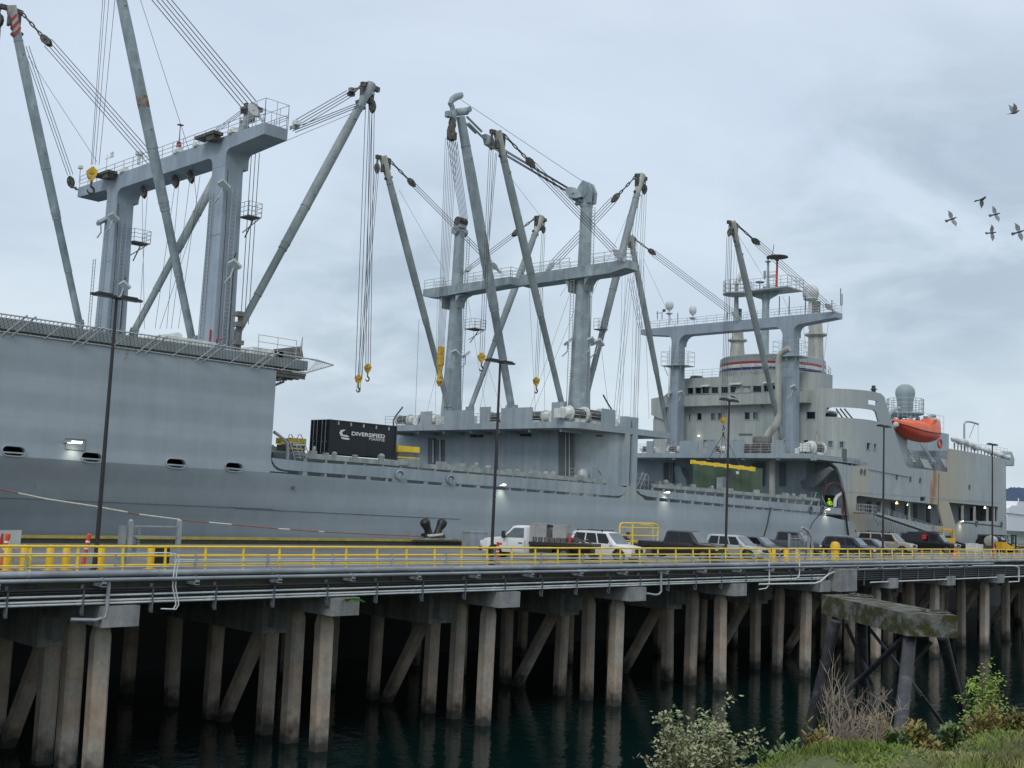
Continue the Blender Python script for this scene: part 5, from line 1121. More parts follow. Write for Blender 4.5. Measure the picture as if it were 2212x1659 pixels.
# ---- third gantry
g3X = 134.; gantry('g3', g3X, 1.9, 72.7, 104.5, 39.35, ((A(1714, 740, X=134).y, A(1690, 740, X=134).y), (A(1466, 760, X=134).y, A(1450, 760, X=134).y)), 1.35, .75, 20.5, 1.5, 1.3, .1)
ladder(g3X-.12, 80.1, 22, 36.5); ladder(g3X-.12, 98.7, 22, 36.5); 
for ya, z in ((79.5, A(1700, 771, X=134).z), (98.1, A(1466, 790, X=134).z)):
    b = MB(); b.box((g3X-.7, ya-1.9, z), (g3X+2.3, ya+1.9, z+.1)); 
    for s in (-1, 0, 1): b.bar((g3X-.5, ya+s*1.5, z), (g3X-.1, ya+s*1.0, z-1.4), .1, .1)
    p_ = b.build('post_platform', 'steel', ship, 0); b = MB(); rail_mb(b, [(g3X-.7, ya+1.9, z+.1), (g3X-.7, ya-1.9, z+.1), (g3X+2.3, ya-1.9, z+.1), (g3X+2.3, ya+1.9, z+.1), (g3X-.7, ya+1.9, z+.1)], 2.0, 1.2, (1, .66, .33)); b.build('guard_rail', 'steel', p_)
for x, y, d in ((1472, 850, 1), (1443, 851, -1), (1715, 838, 1), (1678, 842, -1)): flood(x, y, X=g3X-.6, s=.95, d=d)
b = MB()
for x, yb, yt, r, hh in ((1446, 700, 667, .85, 1.2), (1496.5, 692, 677, .75, 1.15)):
    p = A(x, yt, X=134.8); q = A(x, yb, X=134.8); b.cyl(q, p, .14, n=8); r *= .72; b.rev(p, [(.35, -.15), (.4, 0), (r*.9, .1), (r, .4), (r, .7), (r*.75, 1.0), (r*.35, 1.15), (.02, 1.2)], 16); b.rev(p-Z0*.9, [(.2, 0), (.55, .2), (.2, .3)], 10)
b.build('satellite_dome', 'radome', ship)
p = A(1751, 645, X=150); b = MB(); b.cyl(p-Z0*4.5, p, .3, n=10); b.rev(p, [(.9, -.25), (1.1, -.1), (1.0, 0), (1.15, .4), (1.2, .9), (1.05, 1.5), (.75, 1.9), (.35, 2.1), (.02, 2.15)], 22); b.build('satellite_dome', 'radome', ship)
b = MB()
for x, y0, y1 in ((1399, 703, 690), (1420, 690, 672), (1430, 690, 677), (1464, 700, 676), (1571, 690, 675), (1705, 675, 640), (1797, 665, 648), (1816, 660, 623), (1819, 660, 635), (1611, 640, 595), (1740, 670, 640), (1496, 0, 0)):
    if y0: b.cyl(A(x, y0, X=135.2), A(x, y1, X=135.2), .06, n=5)
p = A(1426, 676, X=135); b.bar(p-V((0, .5, 0)), p+V((0, .7, 0)), .06, .06); b.bc(p+V((0, -.7, .3)), (.1, .5, .4)); b.build('antenna', 'wire', ship)

# ================================================================= BOOMS AND RIGGING
HEAD = {}
def boom(key, h, f, X, sc=1., head='plain', name='derrick_boom'):
    F = A(*f, X=X); Hh = A(*h, Y=F.y); HEAD[key] = (Hh, F); d = (Hh-F); L_ = d.length; u = d.normalized(); side = u.cross(V((0, 1, 0))).normalized()
    st = [(0, .22), (.012, .30), (.04, .30), (.17, .30), (.172, .325), (.34, .325), (.342, .36), (.36, .385), (.5, .40), (.503, .415), (.62, .43), (.8, .42), (.90, .37), (1., .34)]
    b = MB(); b.prof([F+d*q for q, r in st], [r*sc for q, r in st], 16)
    for q, r in ((.17, .34), (.34, .385), (.36, .41), (.50, .44), (.9, .40)): b.prof([F+d*q, F+u*.12+d*q], r*sc, 16)
    for q in (.55, .7, .86): p = F+d*q; b.bc(p-side*.0+u.cross(side)*.0+V((0, -.42*sc, 0)), (.12, .25, .2))
    bo = b.build(name, 'boom_grey' if sc == 1 else 'mottled_grey', ship, 40)
    b = MB(); b.cyl(F-V((0, .55*sc, 0)), F+V((0, .55*sc, 0)), .2*sc, n=10)
    for s in (-1, 1): b.bar(F+V((0, s*.35*sc, -.9)), F+V((0, s*.35*sc, .35)), .6*sc, .14)
    b.rev(F-Z0*1.5, [(.55*sc, -.3), (.55*sc, .5), (.4*sc, .7)], 12); b.build('heel_fitting', 'boom_grey', bo)
    b = MB(); mt = {'white': 'cream', 'striped': 'cream', 'plain': 'boom_grey', 'none': 'boom_grey'}[head]
    if head != 'none':
        b.prof([Hh-u*2.3, Hh-u*.9, Hh+u*.25], [.36*sc, .42*sc, .46*sc], 14); hd = b.build('boom_head', mt, bo, 40)
        if head == 'striped':
            b = MB()
            for k in range(4):
                c = Hh-u*(.1+.62*k); pts = []
                for j in range(13): q = 2*pi*j/12; pts.append(c+V((0, cos(q), 0))*.46+side*sin(q)*.46+u*(-.38*sin(q)))
                for a, e in zip(pts, pts[1:]): b.add([a-u*.13, e-u*.13, e+u*.13, a+u*.13], [(0, 1, 2, 3)])
            b.build('red_stripe', 'red_paint', hd)
        b = MB(); fwd = V((1 if Hh.x < F.x else -1, 0, 0))
        for s in (-1, 1):
            for o_ in (0, .22): b.bar(Hh+fwd*s*.3+V((0, o_-.1, .0)), Hh+fwd*s*1.0+V((0, o_-.1, -.05)), .1, .42)
        for o_ in (-1, 1): p = Hh-u*2.2+side*o_*.42; b.cyl(p-V((0, .1, 0)), p+V((0, .1, 0)), .16, n=8); p = Hh-u*1.0+side*o_*.45; b.bc(p, (.2, .5, .9))
        b.build('head_lug', 'block', hd, 0)
    return bo, Hh, F, u
def topping(bo, P0, P1, ch=2.6, n=4, gap=.16, chain2=.8):
    P0 = V(P0); P1 = V(P1); d = (P1-P0).normalized(); b = MB(); chain_mb(b, P0, P0+d*ch, .6, .07); block_mb(b, P0+d*(ch+.6), d, .9); b.build('chain_and_block', 'block', bo, 30)
    b = MB(); e = P1-d*(chain2+.8); wires(b, P0+d*(ch+.9), e, n, gap); b.build('topping_wire', 'wire', bo, 0)
    b = MB(); block_mb(b, e+d*.5, d, .8); b.bar(e+d*.9, P1, .16, .25); b.build('beam_block', 'steel', bo, 30)
def hook(b_, p, s=1., n=4, mt='yellow_block', top=None, bo=None):
    """yellow hook block hanging with its top at p"""
    t = p; b = MB(); 
    for sg in (-1, 1): b.ext([[(-.45*s, -.1*s), (0, .35*s), (.45*s, -.1*s), (.28*s, -.7*s), (0, -.95*s), (-.28*s, -.7*s)]], lambda u, v: (t.x+u*.75, t.y-u*.65+sg*.16*s, t.z+v-.4*s), (0, .06, 0))
    b.cyl(t+V((-.1, -.2*s, -.5*s)), t+V((.1, .25*s, -.5*s)), .28*s, n=12); b.bc(t-Z0*1.4*s, (.22*s, .22*s, .3*s)); h_ = b.build('hook_block', mt, bo, 30)
    b = MB(); c = t-Z0*2.25*s; P = [c+V((sin(a), 0, cos(a)))*.32*s for a in [R_(q) for q in range(0, 300, 30)]]; b.prof([c+Z0*.9*s, c+Z0*.55*s]+P, [.07*s, .09*s]+[.11*s]*7+[.09*s, .07*s, .04*s], 8); b.build('hook', 'block', h_)
def fall(bo, top, bot, n=4, gap=.13, mt='wire'):
    b = MB(); wires(b, top, bot, n, gap); b.build('hoist_wire', mt, bo, 0)
def hangblock(bo, P, s=.9, ln=.8):
    b = MB(); chain_mb(b, P, P-Z0*ln, .4, .06); block_mb(b, P-Z0*(ln+.5), -Z0, s); b.build('head_block', 'block', bo, 30); return P-Z0*(ln+1.)
# gantry 1
bo, Hh, F, u = boom('b1', (25, 20), (172, 700), 47, 1.05, 'striped'); B1 = bo
topping(bo, Hh+V((.9, 0, 0)), A(350, 372, X=46.8), 3.4, 5, .2); q = hangblock(bo, Hh+V((-1.0, 0, 0)), .9); fall(bo, q, V((q.x-.5, q.y, 20)), 4, .16)
b = MB(); wires(b, A(56, 100, Y=Hh.y), A(152, 378, X=47), 4, .18); b.cyl(A(60, 120, Y=Hh.y), A(210, 350, X=47), .02, n=4); b.build('guy_wire', 'wire', bo, 0)
b = MB(); block_mb(b, A(153, 393, X=47), V((.2, 0, -1)), .8); chain_mb(b, A(156, 402, X=47), A(168, 410, X=46.8), .4, .06); b.build('guy_block', 'block', bo, 30)
bo, Hh, F, u = boom('b2', (240, -110), (415, 735), 47, 1.05, 'plain'); topping(bo, Hh+V((1, 0, 0)), A(568, 262, X=46.6), 2, 6, .2); B2 = bo
b = MB(); b.cyl(A(297, -20, Y=84), A(415, 345, X=46.9), .022, n=4); b.cyl(A(415, 345, X=46.9), A(430, 480, X=46.9), .022, n=4); b.build('guy_wire', 'wire', bo, 0)
tpw = A(240, -60, X=44); b = MB()
for dx in (0, 5, 14, 28): b.cyl(A(226+dx, -60, X=45), A(197+dx*.6, 356, X=45), .025, n=4)
b.build('hoist_wire', 'wire', bo, 0); hk = A(200, 358, X=45); hook(None, hk, 1.0, bo=bo)
p_ = F.lerp(Hh, .62); b = MB(); b.prof([p_-u*.5, p_-u*.1, p_+u*.4], .462, 14, False); b.build('rust_band', 'rust_band', bo, 60)
bo, Hh, F, u = boom('b3', (800, 187), (500, 742), 49, 1.0, 'plain'); topping(bo, Hh+V((-.4, 0, .2)), A(628, 276, X=47.6), 3.6, 5, .18); B3 = bo
b = MB(); wires(b, A(778, 225, Y=Hh.y), A(632, 283, X=47.6), 4, .16); b.cyl(A(760, 245, Y=Hh.y), A(520, 345, X=48), .02, n=4); b.build('guy_wire', 'wire', bo, 0)
q = hangblock(bo, Hh+V((.35, 0, -.3)), .85, .9); h1 = A(775, 815, Y=q.y); h2 = A(795, 792, Y=q.y+.5)
fall(bo, q, h2, 4, .14); fall(bo, A(797, 225, Y=q.y), h1, 3, .2); hook(None, h1+Z0*.3, .62, bo=bo); hook(None, h2+Z0*.3, .62, bo=bo)
bo, Hh, F, u = boom('b4', (548, 232), (290, 715), 49, 1.0, 'plain'); topping(bo, Hh+V((-.5, 0, 0)), A(437, 305, X=47.6), 2, 4, .16); B4 = bo
b = MB(); wires(b, A(552, 330, X=50), A(528, 700, X=51), 4, .22)
for x0, y0, x1, y1 in ((307, 425, 312, 700), (318, 425, 300, 700), (377, 405, 335, 700), (410, 390, 370, 700), (386, 400, 360, 700), (432, 380, 385, 700), (440, 420, 345, 700)): b.cyl(A(x0, y0, X=48), A(x1, y1+10, X=48.5), .02, n=4)
b.build('running_wire', 'wire', bo, 0)
# gantry 2
bo, Hh, F, u = boom('b5', (828, 342), (968, 878), 89, 1.0, 'white'); topping(bo, Hh+V((.9, 0, 0)), A(1082, 590, X=Xb), 2.8, 4, .16); q = hangblock(bo, Hh+V((-.8, 0, 0)), .8); fall(bo, q, V((q.x-.8, q.y, 24)), 4, .13)
b = MB(); b.cyl(A(862, 410, Y=Hh.y), A(960, 585, X=91), .02, n=4); b.cyl(A(905, 690, X=90), A(897, 900, X=86), .02, n=4); b.build('guy_wire', 'wire', bo, 0)
bo, Hh, F, u = boom('b6', (995, 252), (1105, 882), 88, 1.35, 'none', 'heavy_lift_boom'); B6 = bo
b = MB(); s_ = 1.0; hp_ = Hh+V((.1, 0, .6)); b.cyl(A(983, 243, Y=Hh.y), A(1008, 240, Y=Hh.y), .40, n=14); b.rev(A(979, 250, Y=Hh.y), [(.25, -1.0), (.36, -.6), (.4, .2), (.3, .7)], 12); b.bc(A(968, 247, Y=Hh.y), (.5, .5, .6)); b.prof([A(x, y, Y=Hh.y) for x, y in ((978, 244), (977, 231), (973, 224), (977, 215), (986, 209), (996, 206), (998, 210))], [.26, .28, .30, .34, .38, .36, .2], 10); b.cyl(A(1008, 238, Y=Hh.y)-V((0, .5, 0)), A(1008, 238, Y=Hh.y)+V((0, .5, 0)), .3, n=12); b.build('swivel_head', 'mottled_grey', bo, 30)
b = MB(); block_mb(b, A(977, 268, Y=Hh.y), -Z0, 1.0, .35); block_mb(b, A(975, 286, Y=Hh.y), -Z0, 1.15, .4); b.bc(A(976, 294, Y=Hh.y), (.8, .7, .8)); b.build('purchase_block', 'block', bo, 30)
b = MB(); a = A(976, 302, Y=Hh.y)
for i in range(7): b.cyl(a+V((-.9+.28*i, 0, 0)), A(946+i*2.2, 748, Y=Hh.y), .028, n=4)
for i in range(7): b.cyl(a+V((-.7+.24*i, 0, 0)), tf+V((-.6+.2*i, -.6, 1.6)), .028, n=4)
b.build('purchase_wire', 'wire', bo, 0)
hk = A(953, 752, Y=Hh.y); b = MB(); b.bc(hk-Z0*.8, (.55, .5, 1.9)); b.prof([hk-Z0*1.6, hk-Z0*2.2, hk-Z0*2.7, hk-Z0*3.4, hk-Z0*3.9], [.32, .25, .2, .36, .12], 10); b.build('heavy_hook_block', 'yellow_block', bo, 30)
b = MB(); bars = ((A(1003, 250, Y=Hh.y), A(1050, 291, Y=Hh.y)),)
for dy in (0, .9): b.cyl(A(1008, 262, Y=Hh.y)+V((0, dy, .5)), A(1040, 298, Y=Hh.y)+V((0, dy, .7)), .12, n=8)
b.cyl(A(1012, 266, Y=Hh.y), A(1046, 300, Y=Hh.y), .12, n=8); b.ext([[(p.x, p.z) for p in pxY([(1045, 290), (1060, 296), (1068, 310), (1064, 320), (1050, 312)], Hh.y)]], lambda x, z: (x, Hh.y-.3, z), (0, .6, 0)); b.build('span_link', 'mottled_grey', bo, 30)
e1 = tp+V((-.8, .2, .9)); b = MB(); st_ = A(1068, 318, Y=Hh.y); en = A(1232, 415, X=90)
for dy in (-.35, .35): 
    for k in range(2): b.cyl(st_+V((0, dy, k*.16)), en+V((0, dy, k*.12)), .06, n=5)
b.cyl(A(995, 215, Y=Hh.y), tp+V((0, 0, 1.9)), .025, n=4); b.build('span_wire', 'wire', bo, 0)
b = MB(); block_mb(b, A(1241, 420, X=90), V((.3, -.6, -.3)), 1.4, .5); b.bar(A(1246, 421, X=90), tp+V((-.3, 0, .6)), .5, .5); b.bar(A(1248, 430, X=90), tp+V((-.3, 0, -.3)), .25, .25); b.build('span_block', 'mottled_grey', bo, 30)
bo, Hh, F, u = boom('b7', (1075, 288), (1214, 875), 89, 1.0, 'white'); topping(bo, Hh+V((.9, 0, .1)), A(1350, 565, X=Xb), 3.2, 5, .16); q = hangblock(bo, Hh+V((-.8, 0, 0)), .8); hk = A(1041, 765, Y=q.y); fall(bo, q, hk, 4, .14); hook(None, hk+Z0*.2, .72, bo=bo); fall(bo, A(1072, 330, Y=q.y), A(1048, 600, Y=q.y), 2, .1)
b = MB(); b.cyl(A(1100, 380, Y=Hh.y), A(1170, 470, X=95), .02, n=4); b.cyl(A(1085, 340, Y=Hh.y), A(1130, 560, Y=Hh.y), .02, n=4); b.build('guy_wire', 'wire', bo, 0)
bo, Hh, F, u = boom('b8', (1168, 472), (1015, 885), 92, 1.0, 'white'); topping(bo, Hh+V((-.8, 0, 0)), A(1000, 590, X=91), 3.5, 4, .16); q = hangblock(bo, Hh+V((.6, 0, 0)), .7); hk = A(1159, 817, Y=q.y); fall(bo, q, hk, 4, .14); hook(None, hk+Z0*.2, .8, bo=bo)
bo, Hh, F, u = boom('b9', (1385, 382), (1258, 890), 92, 1.0, 'white'); topping(bo, Hh+V((-.8, 0, 0)), A(1176, 590, X=91), 3.2, 5, .18); q = hangblock(bo, Hh+V((.7, 0, 0)), .8); fall(bo, q, V((q.x-.4, q.y, 21.5)), 4, .16, 'wire_light'); fall(bo, Hh-u*2.2+V((.4, 0, 0)), A(1330, 905, Y=q.y), 4, .2, 'wire_light')
b = MB(); b.cyl(A(1372, 430, Y=Hh.y), A(1255, 690, Y=Hh.y-1), .02, n=4)
for x0, y0, x1, y1 in ((1143, 620, 1157, 895), (1172, 605, 1177, 895), (1243, 600, 1140, 895), (1245, 660, 1150, 895), (1293, 700, 1315, 890), (1260, 560, 1210, 640), (1010, 640, 1050, 890), (945, 640, 940, 900), (945, 800, 920, 900), (1054, 800, 1035, 890), (1050, 780, 1085, 890)): b.cyl(A(x0, y0, X=93), A(x1, y1, X=93), .02, n=4)
b.build('running_wire', 'wire', bo, 0)
# gantry 3
bo, Hh, F, u = boom('b10', (1362, 512), (1447, 955), 132, 1.0, 'white'); topping(bo, Hh+V((.6, 0, 0)), A(1602, 690, X=134), 2.6, 5, .18); fall(bo, A(1362, 600, Y=Hh.y), A(1385, 715, Y=Hh.y), 3, .2)
b = MB(); b.cyl(A(1390, 560, Y=Hh.y), A(1462, 715, X=134), .02, n=4); b.cyl(A(1462, 720, X=134), A(1440, 880, X=134), .02, n=4)
for x0, x1 in ((1390, 1402), (1372, 1362), (1384, 1377), (1377, 1370), (1345, 1338), (1352, 1345)): b.cyl(A(x0, 560 if x0 > 1380 else 520, X=120), A(x1, 905, X=120), .022, n=4)
b.build('running_wire', 'wire', bo, 0)
bo, Hh, F, u = boom('b11', (1582, 482), (1690, 950), 132, 1.0, 'white'); topping(bo, Hh+V((.7, 0, .1)), A(1803, 674, X=134), 3.0, 5, .18); q = hangblock(bo, Hh+V((-.6, 0, 0)), .7)
hk = A(1563, 905, Y=q.y); fall(bo, q, hk, 5, .14); hook(None, hk+Z0*.3, .65, bo=bo); b = MB(); chain_mb(b, hk-Z0*2, A(1563, 935, Y=q.y), .4, .08); b.build('sling_chain', 'block', bo, 30); SL = A(1563, 938, Y=q.y)
b = MB(); b.cyl(A(1596, 510, Y=Hh.y), A(1650, 600, X=134), .02, n=4); b.cyl(A(1715, 690, X=134), A(1690, 640, X=134), .02, n=4); b.cyl(A(1790, 690, X=140), A(1778, 790, X=140), .02, n=4)
for x0, y0, x1, y1 in ((1735, 700, 1745, 790), (1765, 930, 1752, 985), (1765, 930, 1781, 985), (1768, 860, 1765, 930), (1594, 540, 1580, 760), (1587, 540, 1577, 760), (1581, 540, 1573, 760)): b.cyl(A(x0, y0, X=131), A(x1, y1, X=131), .02, n=4)
b.build('running_wire', 'wire', bo, 0)

# ================================================================= STERN HOUSE
zs = A(1560, 989, X=126.4).z                          # underside of the wide platform
b = MB(); PLR = [(126.4, 104.5), (126.4, 72.6), (127.2, 72.02), (140, 72.02), (140, 104.5)]
b.ext([PLR], lambda u, v: (u, v, zs), (0, 0, .62)); 
for i in range(5): p = A(1455+i*75, 990, X=126.6); b.bc((126.9, p.y, zs-.12), (.6, .5, .25))
b.build('house_platform', 'side_grey', ship, 0)
zd2 = zs+.62; b = MB()
for xa, xb in ((1397.7, 1413), (1469, 1509), (1528, 1546.5), (1577, 1607.5), (1672, 1692)):
    y0, y1 = pan(xa, xb, 126.4, 1, zd2); b = MB(); b.box((126.42, y0, zd2-.2), (126.56, y1, zd2+1.65)); b.build('deck_bulwark_panel', 'side_grey', ship, 0)
b = MB(); rail_mb(b, [(126.5, 104, zd2), (126.5, 72.8, zd2), (127.3, 72.15, zd2), (131.8, 72.15, zd2)], 1.25, 1.5, (1, .75, .5, .25)); b.build('guard_rail', 'steel', ship)
for q in ((128.3, 93.5), (128.3, 86.5), (128.3, 98)): winch(q[0], q[1], zd2, .8, 1)
winch(A(1762, 975, Y=74).x, 74, zd2, 1.3, 0); winch(A(1741, 978, Y=75).x, 75.2, zd2, .8, 0); winch(118, 102, 20.5, 1.1, 1)
b = MB(); b.box((128.6, 79.6, zd2), (130.4, 83.2, zd2+1.3)); b.build('deck_locker', 'block', ship, 0)
b = MB(); b.rev((130.2, A(1646, 975, X=130.2).y, zd2), [(1.2, 0), (1.2, 1.6), (1.25, 1.65), (1.25, 2.3), (.9, 2.4)], 18); b.build('vent_trunk', 'grating', ship, 30)
b = MB(); b.prof([A(x, y, X=130.6) for x, y in ((1646, 955), (1656, 945), (1668, 928), (1678, 915), (1681, 900), (1681, 800), (1681, 782), (1684, 768), (1693, 758), (1706, 753))], [.5, .5, .5, .48, .42, .36, .35, .36, .4, .42], 14); b.build('exhaust_trunk', 'cream', ship, 50)
# inner wall under the platform
b = MB(); b.box((132.8, 76, 12.5), (133.0, 104.5, zs)); b.box((133, 76, 12.5), (137.2, 76.2, zs)); b.box((137, 72.3, 12.5), (137.2, 76, zs)); b.build('recess_wall', 'side_grey', ship, 0)
b = MB(); b.box((136.6, 73.6, 13.3), (136.95, 75.2, 15.6)); b.build('recess_door', 'dark', ship, 0)
b = MB(); b.box((99, 72.11, 13.05), (138, 104.5, 13.3)); b.build('aft_main_deck', 'deck_grey', ship, 0)
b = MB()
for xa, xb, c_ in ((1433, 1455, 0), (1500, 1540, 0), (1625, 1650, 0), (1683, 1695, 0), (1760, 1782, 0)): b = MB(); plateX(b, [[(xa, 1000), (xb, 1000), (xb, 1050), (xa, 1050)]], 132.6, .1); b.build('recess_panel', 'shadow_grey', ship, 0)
b = MB(); b.prof([A(1668, 990, X=129), A(1668, 1070, X=129)], .42, 14); b.build('recess_trunk', 'cream', ship)
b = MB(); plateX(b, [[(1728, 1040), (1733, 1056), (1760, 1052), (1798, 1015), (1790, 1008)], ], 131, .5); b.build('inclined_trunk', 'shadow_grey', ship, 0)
b = MB(); P = [A(x, y, X=130.5) for x, y in ((1456, 1008), (1470, 1009), (1474, 1022), (1482, 1036), (1482, 1062), (1470, 1062), (1468, 1040), (1457, 1024))]; b.ext([[(p.y, p.z) for p in P]], lambda u, v: (130.5, u, v), (1.2, 0, 0)); b.build('duct', 'side_grey', ship, 0)
ladder(132.3, A(1449, 1030, X=132.3).y, 13.4, zs, 'y')
# green generators and the yellow spreader beam
def gen(x0, x1, y0, y1, X, label):
    a, c = A(x0, y1, X=X), A(x1, y0, X=X); t = tag(empty('generator_cabinet', (X+1.2, (a.y+c.y)/2, a.z)), label, 'generator', 'dark green generator cabinets')
    b = MB(); b.box((X, c.y, a.z+.15), (X+2.4, a.y, c.z)); b.box((X-.02, c.y-.02, c.z), (X+2.42, a.y+.02, c.z+.08)); b.box((X, c.y+.1, a.z), (X+2.4, a.y-.1, a.z+.15)); b.build('cabinet', 'generator_green', t, 0)
    for k in range(2): b = MB(); w_ = (a.y-c.y)/2; b.box((X-.03, c.y+.08+k*w_, a.z+.3), (X, c.y+w_-.04+k*w_, c.z-.15)); b.build('door', 'generator_green', t, 0)
    return t
gen(1496, 1547, 1001, 1055, 121, 'green generator cabinet without a label under the yellow spreader beam'); t = gen(1579, 1624, 1011, 1066, 119, 'green generator cabinet with a small white label')
b = MB(); plateX(b, [[(1590, 1018), (1596, 1018), (1596, 1024), (1590, 1024)]], 118.95, .02); b.build('label_plate', 'letter_white', t, 0)
sb = A(1562, 1003, Y=SL.y); t = tag(empty('spreader_beam', sb), 'yellow spreader beam hanging on wire slings above the green cabinets', 'spreader beam')
a, c = A(1497, 998, X=119.5), A(1625, 1013, X=116.5)
b = MB(); b.bar(a, c, .36, .36); 
for u in (0, .18, .42, .6, .82, 1): b.bar(a.lerp(c, u)-(c-a).normalized()*.25, a.lerp(c, u)+(c-a).normalized()*.25, .5, .5)
b.build('beam', 'yellow_paint', t, 0)
b = MB()
for u in (.25, .45, .62, .8): b.cyl(SL, a.lerp(c, u)+Z0*.3, .035, n=5)
b.build('sling', 'wire', t)
b = MB(); plateX(b, [[(1548, 1031), (1561, 1030), (1561, 1056), (1548, 1056)]], 119.8, 1.2); o = b.build('ice_box', 'galvanised', None, 0, loc=A(1555, 1056, X=119.8)); tag(o, 'small galvanised cabinet with three drawers between the two green cabinets', 'cabinet')
# house walls
HP = arcpath([(137, 104)]+corner(143, 78, 6, 18)+[(157, 72.0)])
z_w = A(1550, 875, X=137).z
side_top = [(1412, 985), (1412, 905), (1440, 878), (1560, 872), (1690, 868), (1725, 868), (1745, 846), (1762, 841), (1780, 839), (1838, 841), (1872, 844), (1901, 850)]
edge = [(1909, 858), (1914.8, 881), (1952, 998), (1956, 1006), (1961.6, 1010), (1961, 1030), (1838, 1010), (1797, 1003), (1700, 995)]
win = []
def w2(x0, x1, y0, y1): return [(x0, y0), (x1, y0), (x1, y1), (x0, y1)]
wins = [w2(1507, 1517, 893, 907), w2(1537, 1547, 893, 907), w2(1552, 1561, 893, 907), w2(1610, 1621, 891, 906), w2(1628, 1639, 891, 906), w2(1489, 1493, 895, 908), w2(1744-1, 1762, 890, 905),
        w2(1521, 1530, 951, 964), w2(1535, 1544, 951, 964), w2(1584, 1593, 951, 964), w2(1601, 1610, 951, 964), w2(1641, 1650, 951, 964), w2(1738, 1747, 951, 964), w2(1789, 1799, 953, 966), w2(1813, 1822, 954, 967), w2(1870, 1877, 957, 971), w2(1885, 1890, 959, 971)]
slot = [(1784, 884), (1787, 880.5), (1800, 879.5), (1840, 880.5), (1886, 886), (1891, 890), (1895, 905), (1897, 911), (1840, 903.5), (1783, 900)]
sq = [(1874, 863), (1893, 866), (1892, 877), (1874, 873)]
ow, hit, pos = curved_wall('stern_house', 'house_grey', HP, [side_top+edge+[(1412, 990)], slot, sq]+wins, .25)
for i, q in enumerate(wins):
    P = [hit(*r) for r in q]; b = MB(); V3 = []
    for s_, z_ in P: p = pos(s_); V3.append(V((p.x, p.y, z_)))
    n_ = (V3[1]-V3[0]).cross(V3[3]-V3[0]).normalized(); n_ = n_ if n_.dot(CAM-V3[0]) > 0 else -n_
    b.add([v-n_*.06 for v in V3], [(0, 1, 2, 3)]); o = b.build('window', 'window_pane' if i % 3 else 'glass_dark', ow, 0)
    b = MB(); c_ = sum(V3, V((0, 0, 0)))/4
    for a_, e_ in zip(V3, V3[1:]+V3[:1]): b.bar(c_+(a_-c_)*1.14+n_*.14, c_+(e_-c_)*1.14+n_*.14, .13, .11)
    b.build('window_frame', 'side_grey', o, 0)
    if 7 <= i <= 11: b = MB(); b.add([c_+(v-c_)*.9-n_*.03 for v in V3], [(0, 1, 2, 3)]); b.build('blind', 'blind', o, 0)
# deck and inner body behind the wall, so the house is solid
zsl = A(1838, 903, Y=72).z-.35; b = MB(); b.box((141.5, 75, 20), (160, 104, zsl)); b.box((137.3, 79.3, 20), (141.5, 104, z_w-.2)); b.box((141.5, 84, zsl), (156, 104, z_w+.5)); b.build('house_core', 'house_grey', ship, 0)
b = MB(); zr = A(1838, 841, Y=72).z; b.ext([[(137.5, 79), (138.2, 76), (139.5, 74), (141.5, 72.6), (145, 72.15), (150.5, 72.15), (150.5, 77), (141, 79)]], lambda u, v: (u, v, A(1838, 903, Y=72).z-.25), (0, 0, .2)); b.build('wing_deck', 'deck_grey', ship, 0)
# bridge level
zbr0 = A(1560, 874, X=136).z; zbr1 = A(1560, 853, X=136).z; zroof = A(1600, 811, X=137).z
BRp = arcpath([(137.2, 101)]+corner(139.2, 79.2, 2, 8)+[(141.6, 77.2)])
bw = []
for x0, x1 in ((1486, 1499), (1503, 1516), (1518, 1533), (1538, 1553), (1559, 1574), (1579, 1600), (1605, 1622), (1628, 1646), (1651, 1664), (1668, 1676)): bw.append(w2(x0, x1, 837.5+(1500-x0)*.03, 851+(1500-x0)*.03))
ob, hit2, pos2 = wall_sz('bridge_wall', 'house_grey', BRp, zbr0-.3, zroof, .22, bw)
for i, q in enumerate(bw):
    V3 = []
    for r in q: s_, z_ = hit2(*r); p = pos2(s_); V3.append(V((p.x, p.y, z_)))
    b = MB(); b.add([v+V((.08, 0, 0)) for v in V3], [(0, 1, 2, 3)]); o = b.build('bridge_window', 'glass_dark', ob, 0); b = MB(); c_ = sum(V3, V((0, 0, 0)))/4
    for a_, e_ in zip(V3, V3[1:]+V3[:1]): b.bar(c_+(a_-c_)*1.08+V((-.12, 0, 0)), c_+(e_-c_)*1.08+V((-.12, 0, 0)), .12, .12)
    b.build('window_frame', 'side_grey', o, 0)
b = MB(); b.box((137.5, 78.3, zroof-.25), (141.7, 100.8, zroof)); b.box((138.3, 77.5, zbr0-.5), (141.6, 100.5, zroof-.26)); b.build('bridge_roof', 'house_grey', ship, 0)
b = MB()
for x0, x1, y in ((1516, 1534, 834), (1578, 1602, 830), (1650, 1671, 827)): p, q = A(x0, y, X=136.9), A(x1, y, X=136.9); b.box((136.6, q.y, p.z-.12), (137.1, p.y, p.z+.12))
b.build('window_awning', 'white_paint', ship, 0)
b = MB(); b.box((135.6, 77.5, zbr0-.12), (137.3, 101.5, zbr0+.05)); b.box((135.6, 77.5, zbr0+.05), (135.7, 101.5, zbr1)); 
for i in range(13): b.box((135.55, 78+i*1.9, zbr0), (135.6, 78.07+i*1.9, zbr1))
for i in range(4): b.add([(137, 79+i*6, zbr0-.8), (137, 79+i*6, zbr0-.1), (135.7, 79+i*6, zbr0-.1)], [(0, 1, 2)])
b.build('bridge_walkway', 'house_grey', ship, 0)
b = MB(); rail_mb(b, [(137.4, 100.5, zroof), (137.4, 79, zroof), (139, 77.6, zroof), (141.5, 77.6, zroof)], 1.2, 1.6); b.build('guard_rail', 'steel', ship)
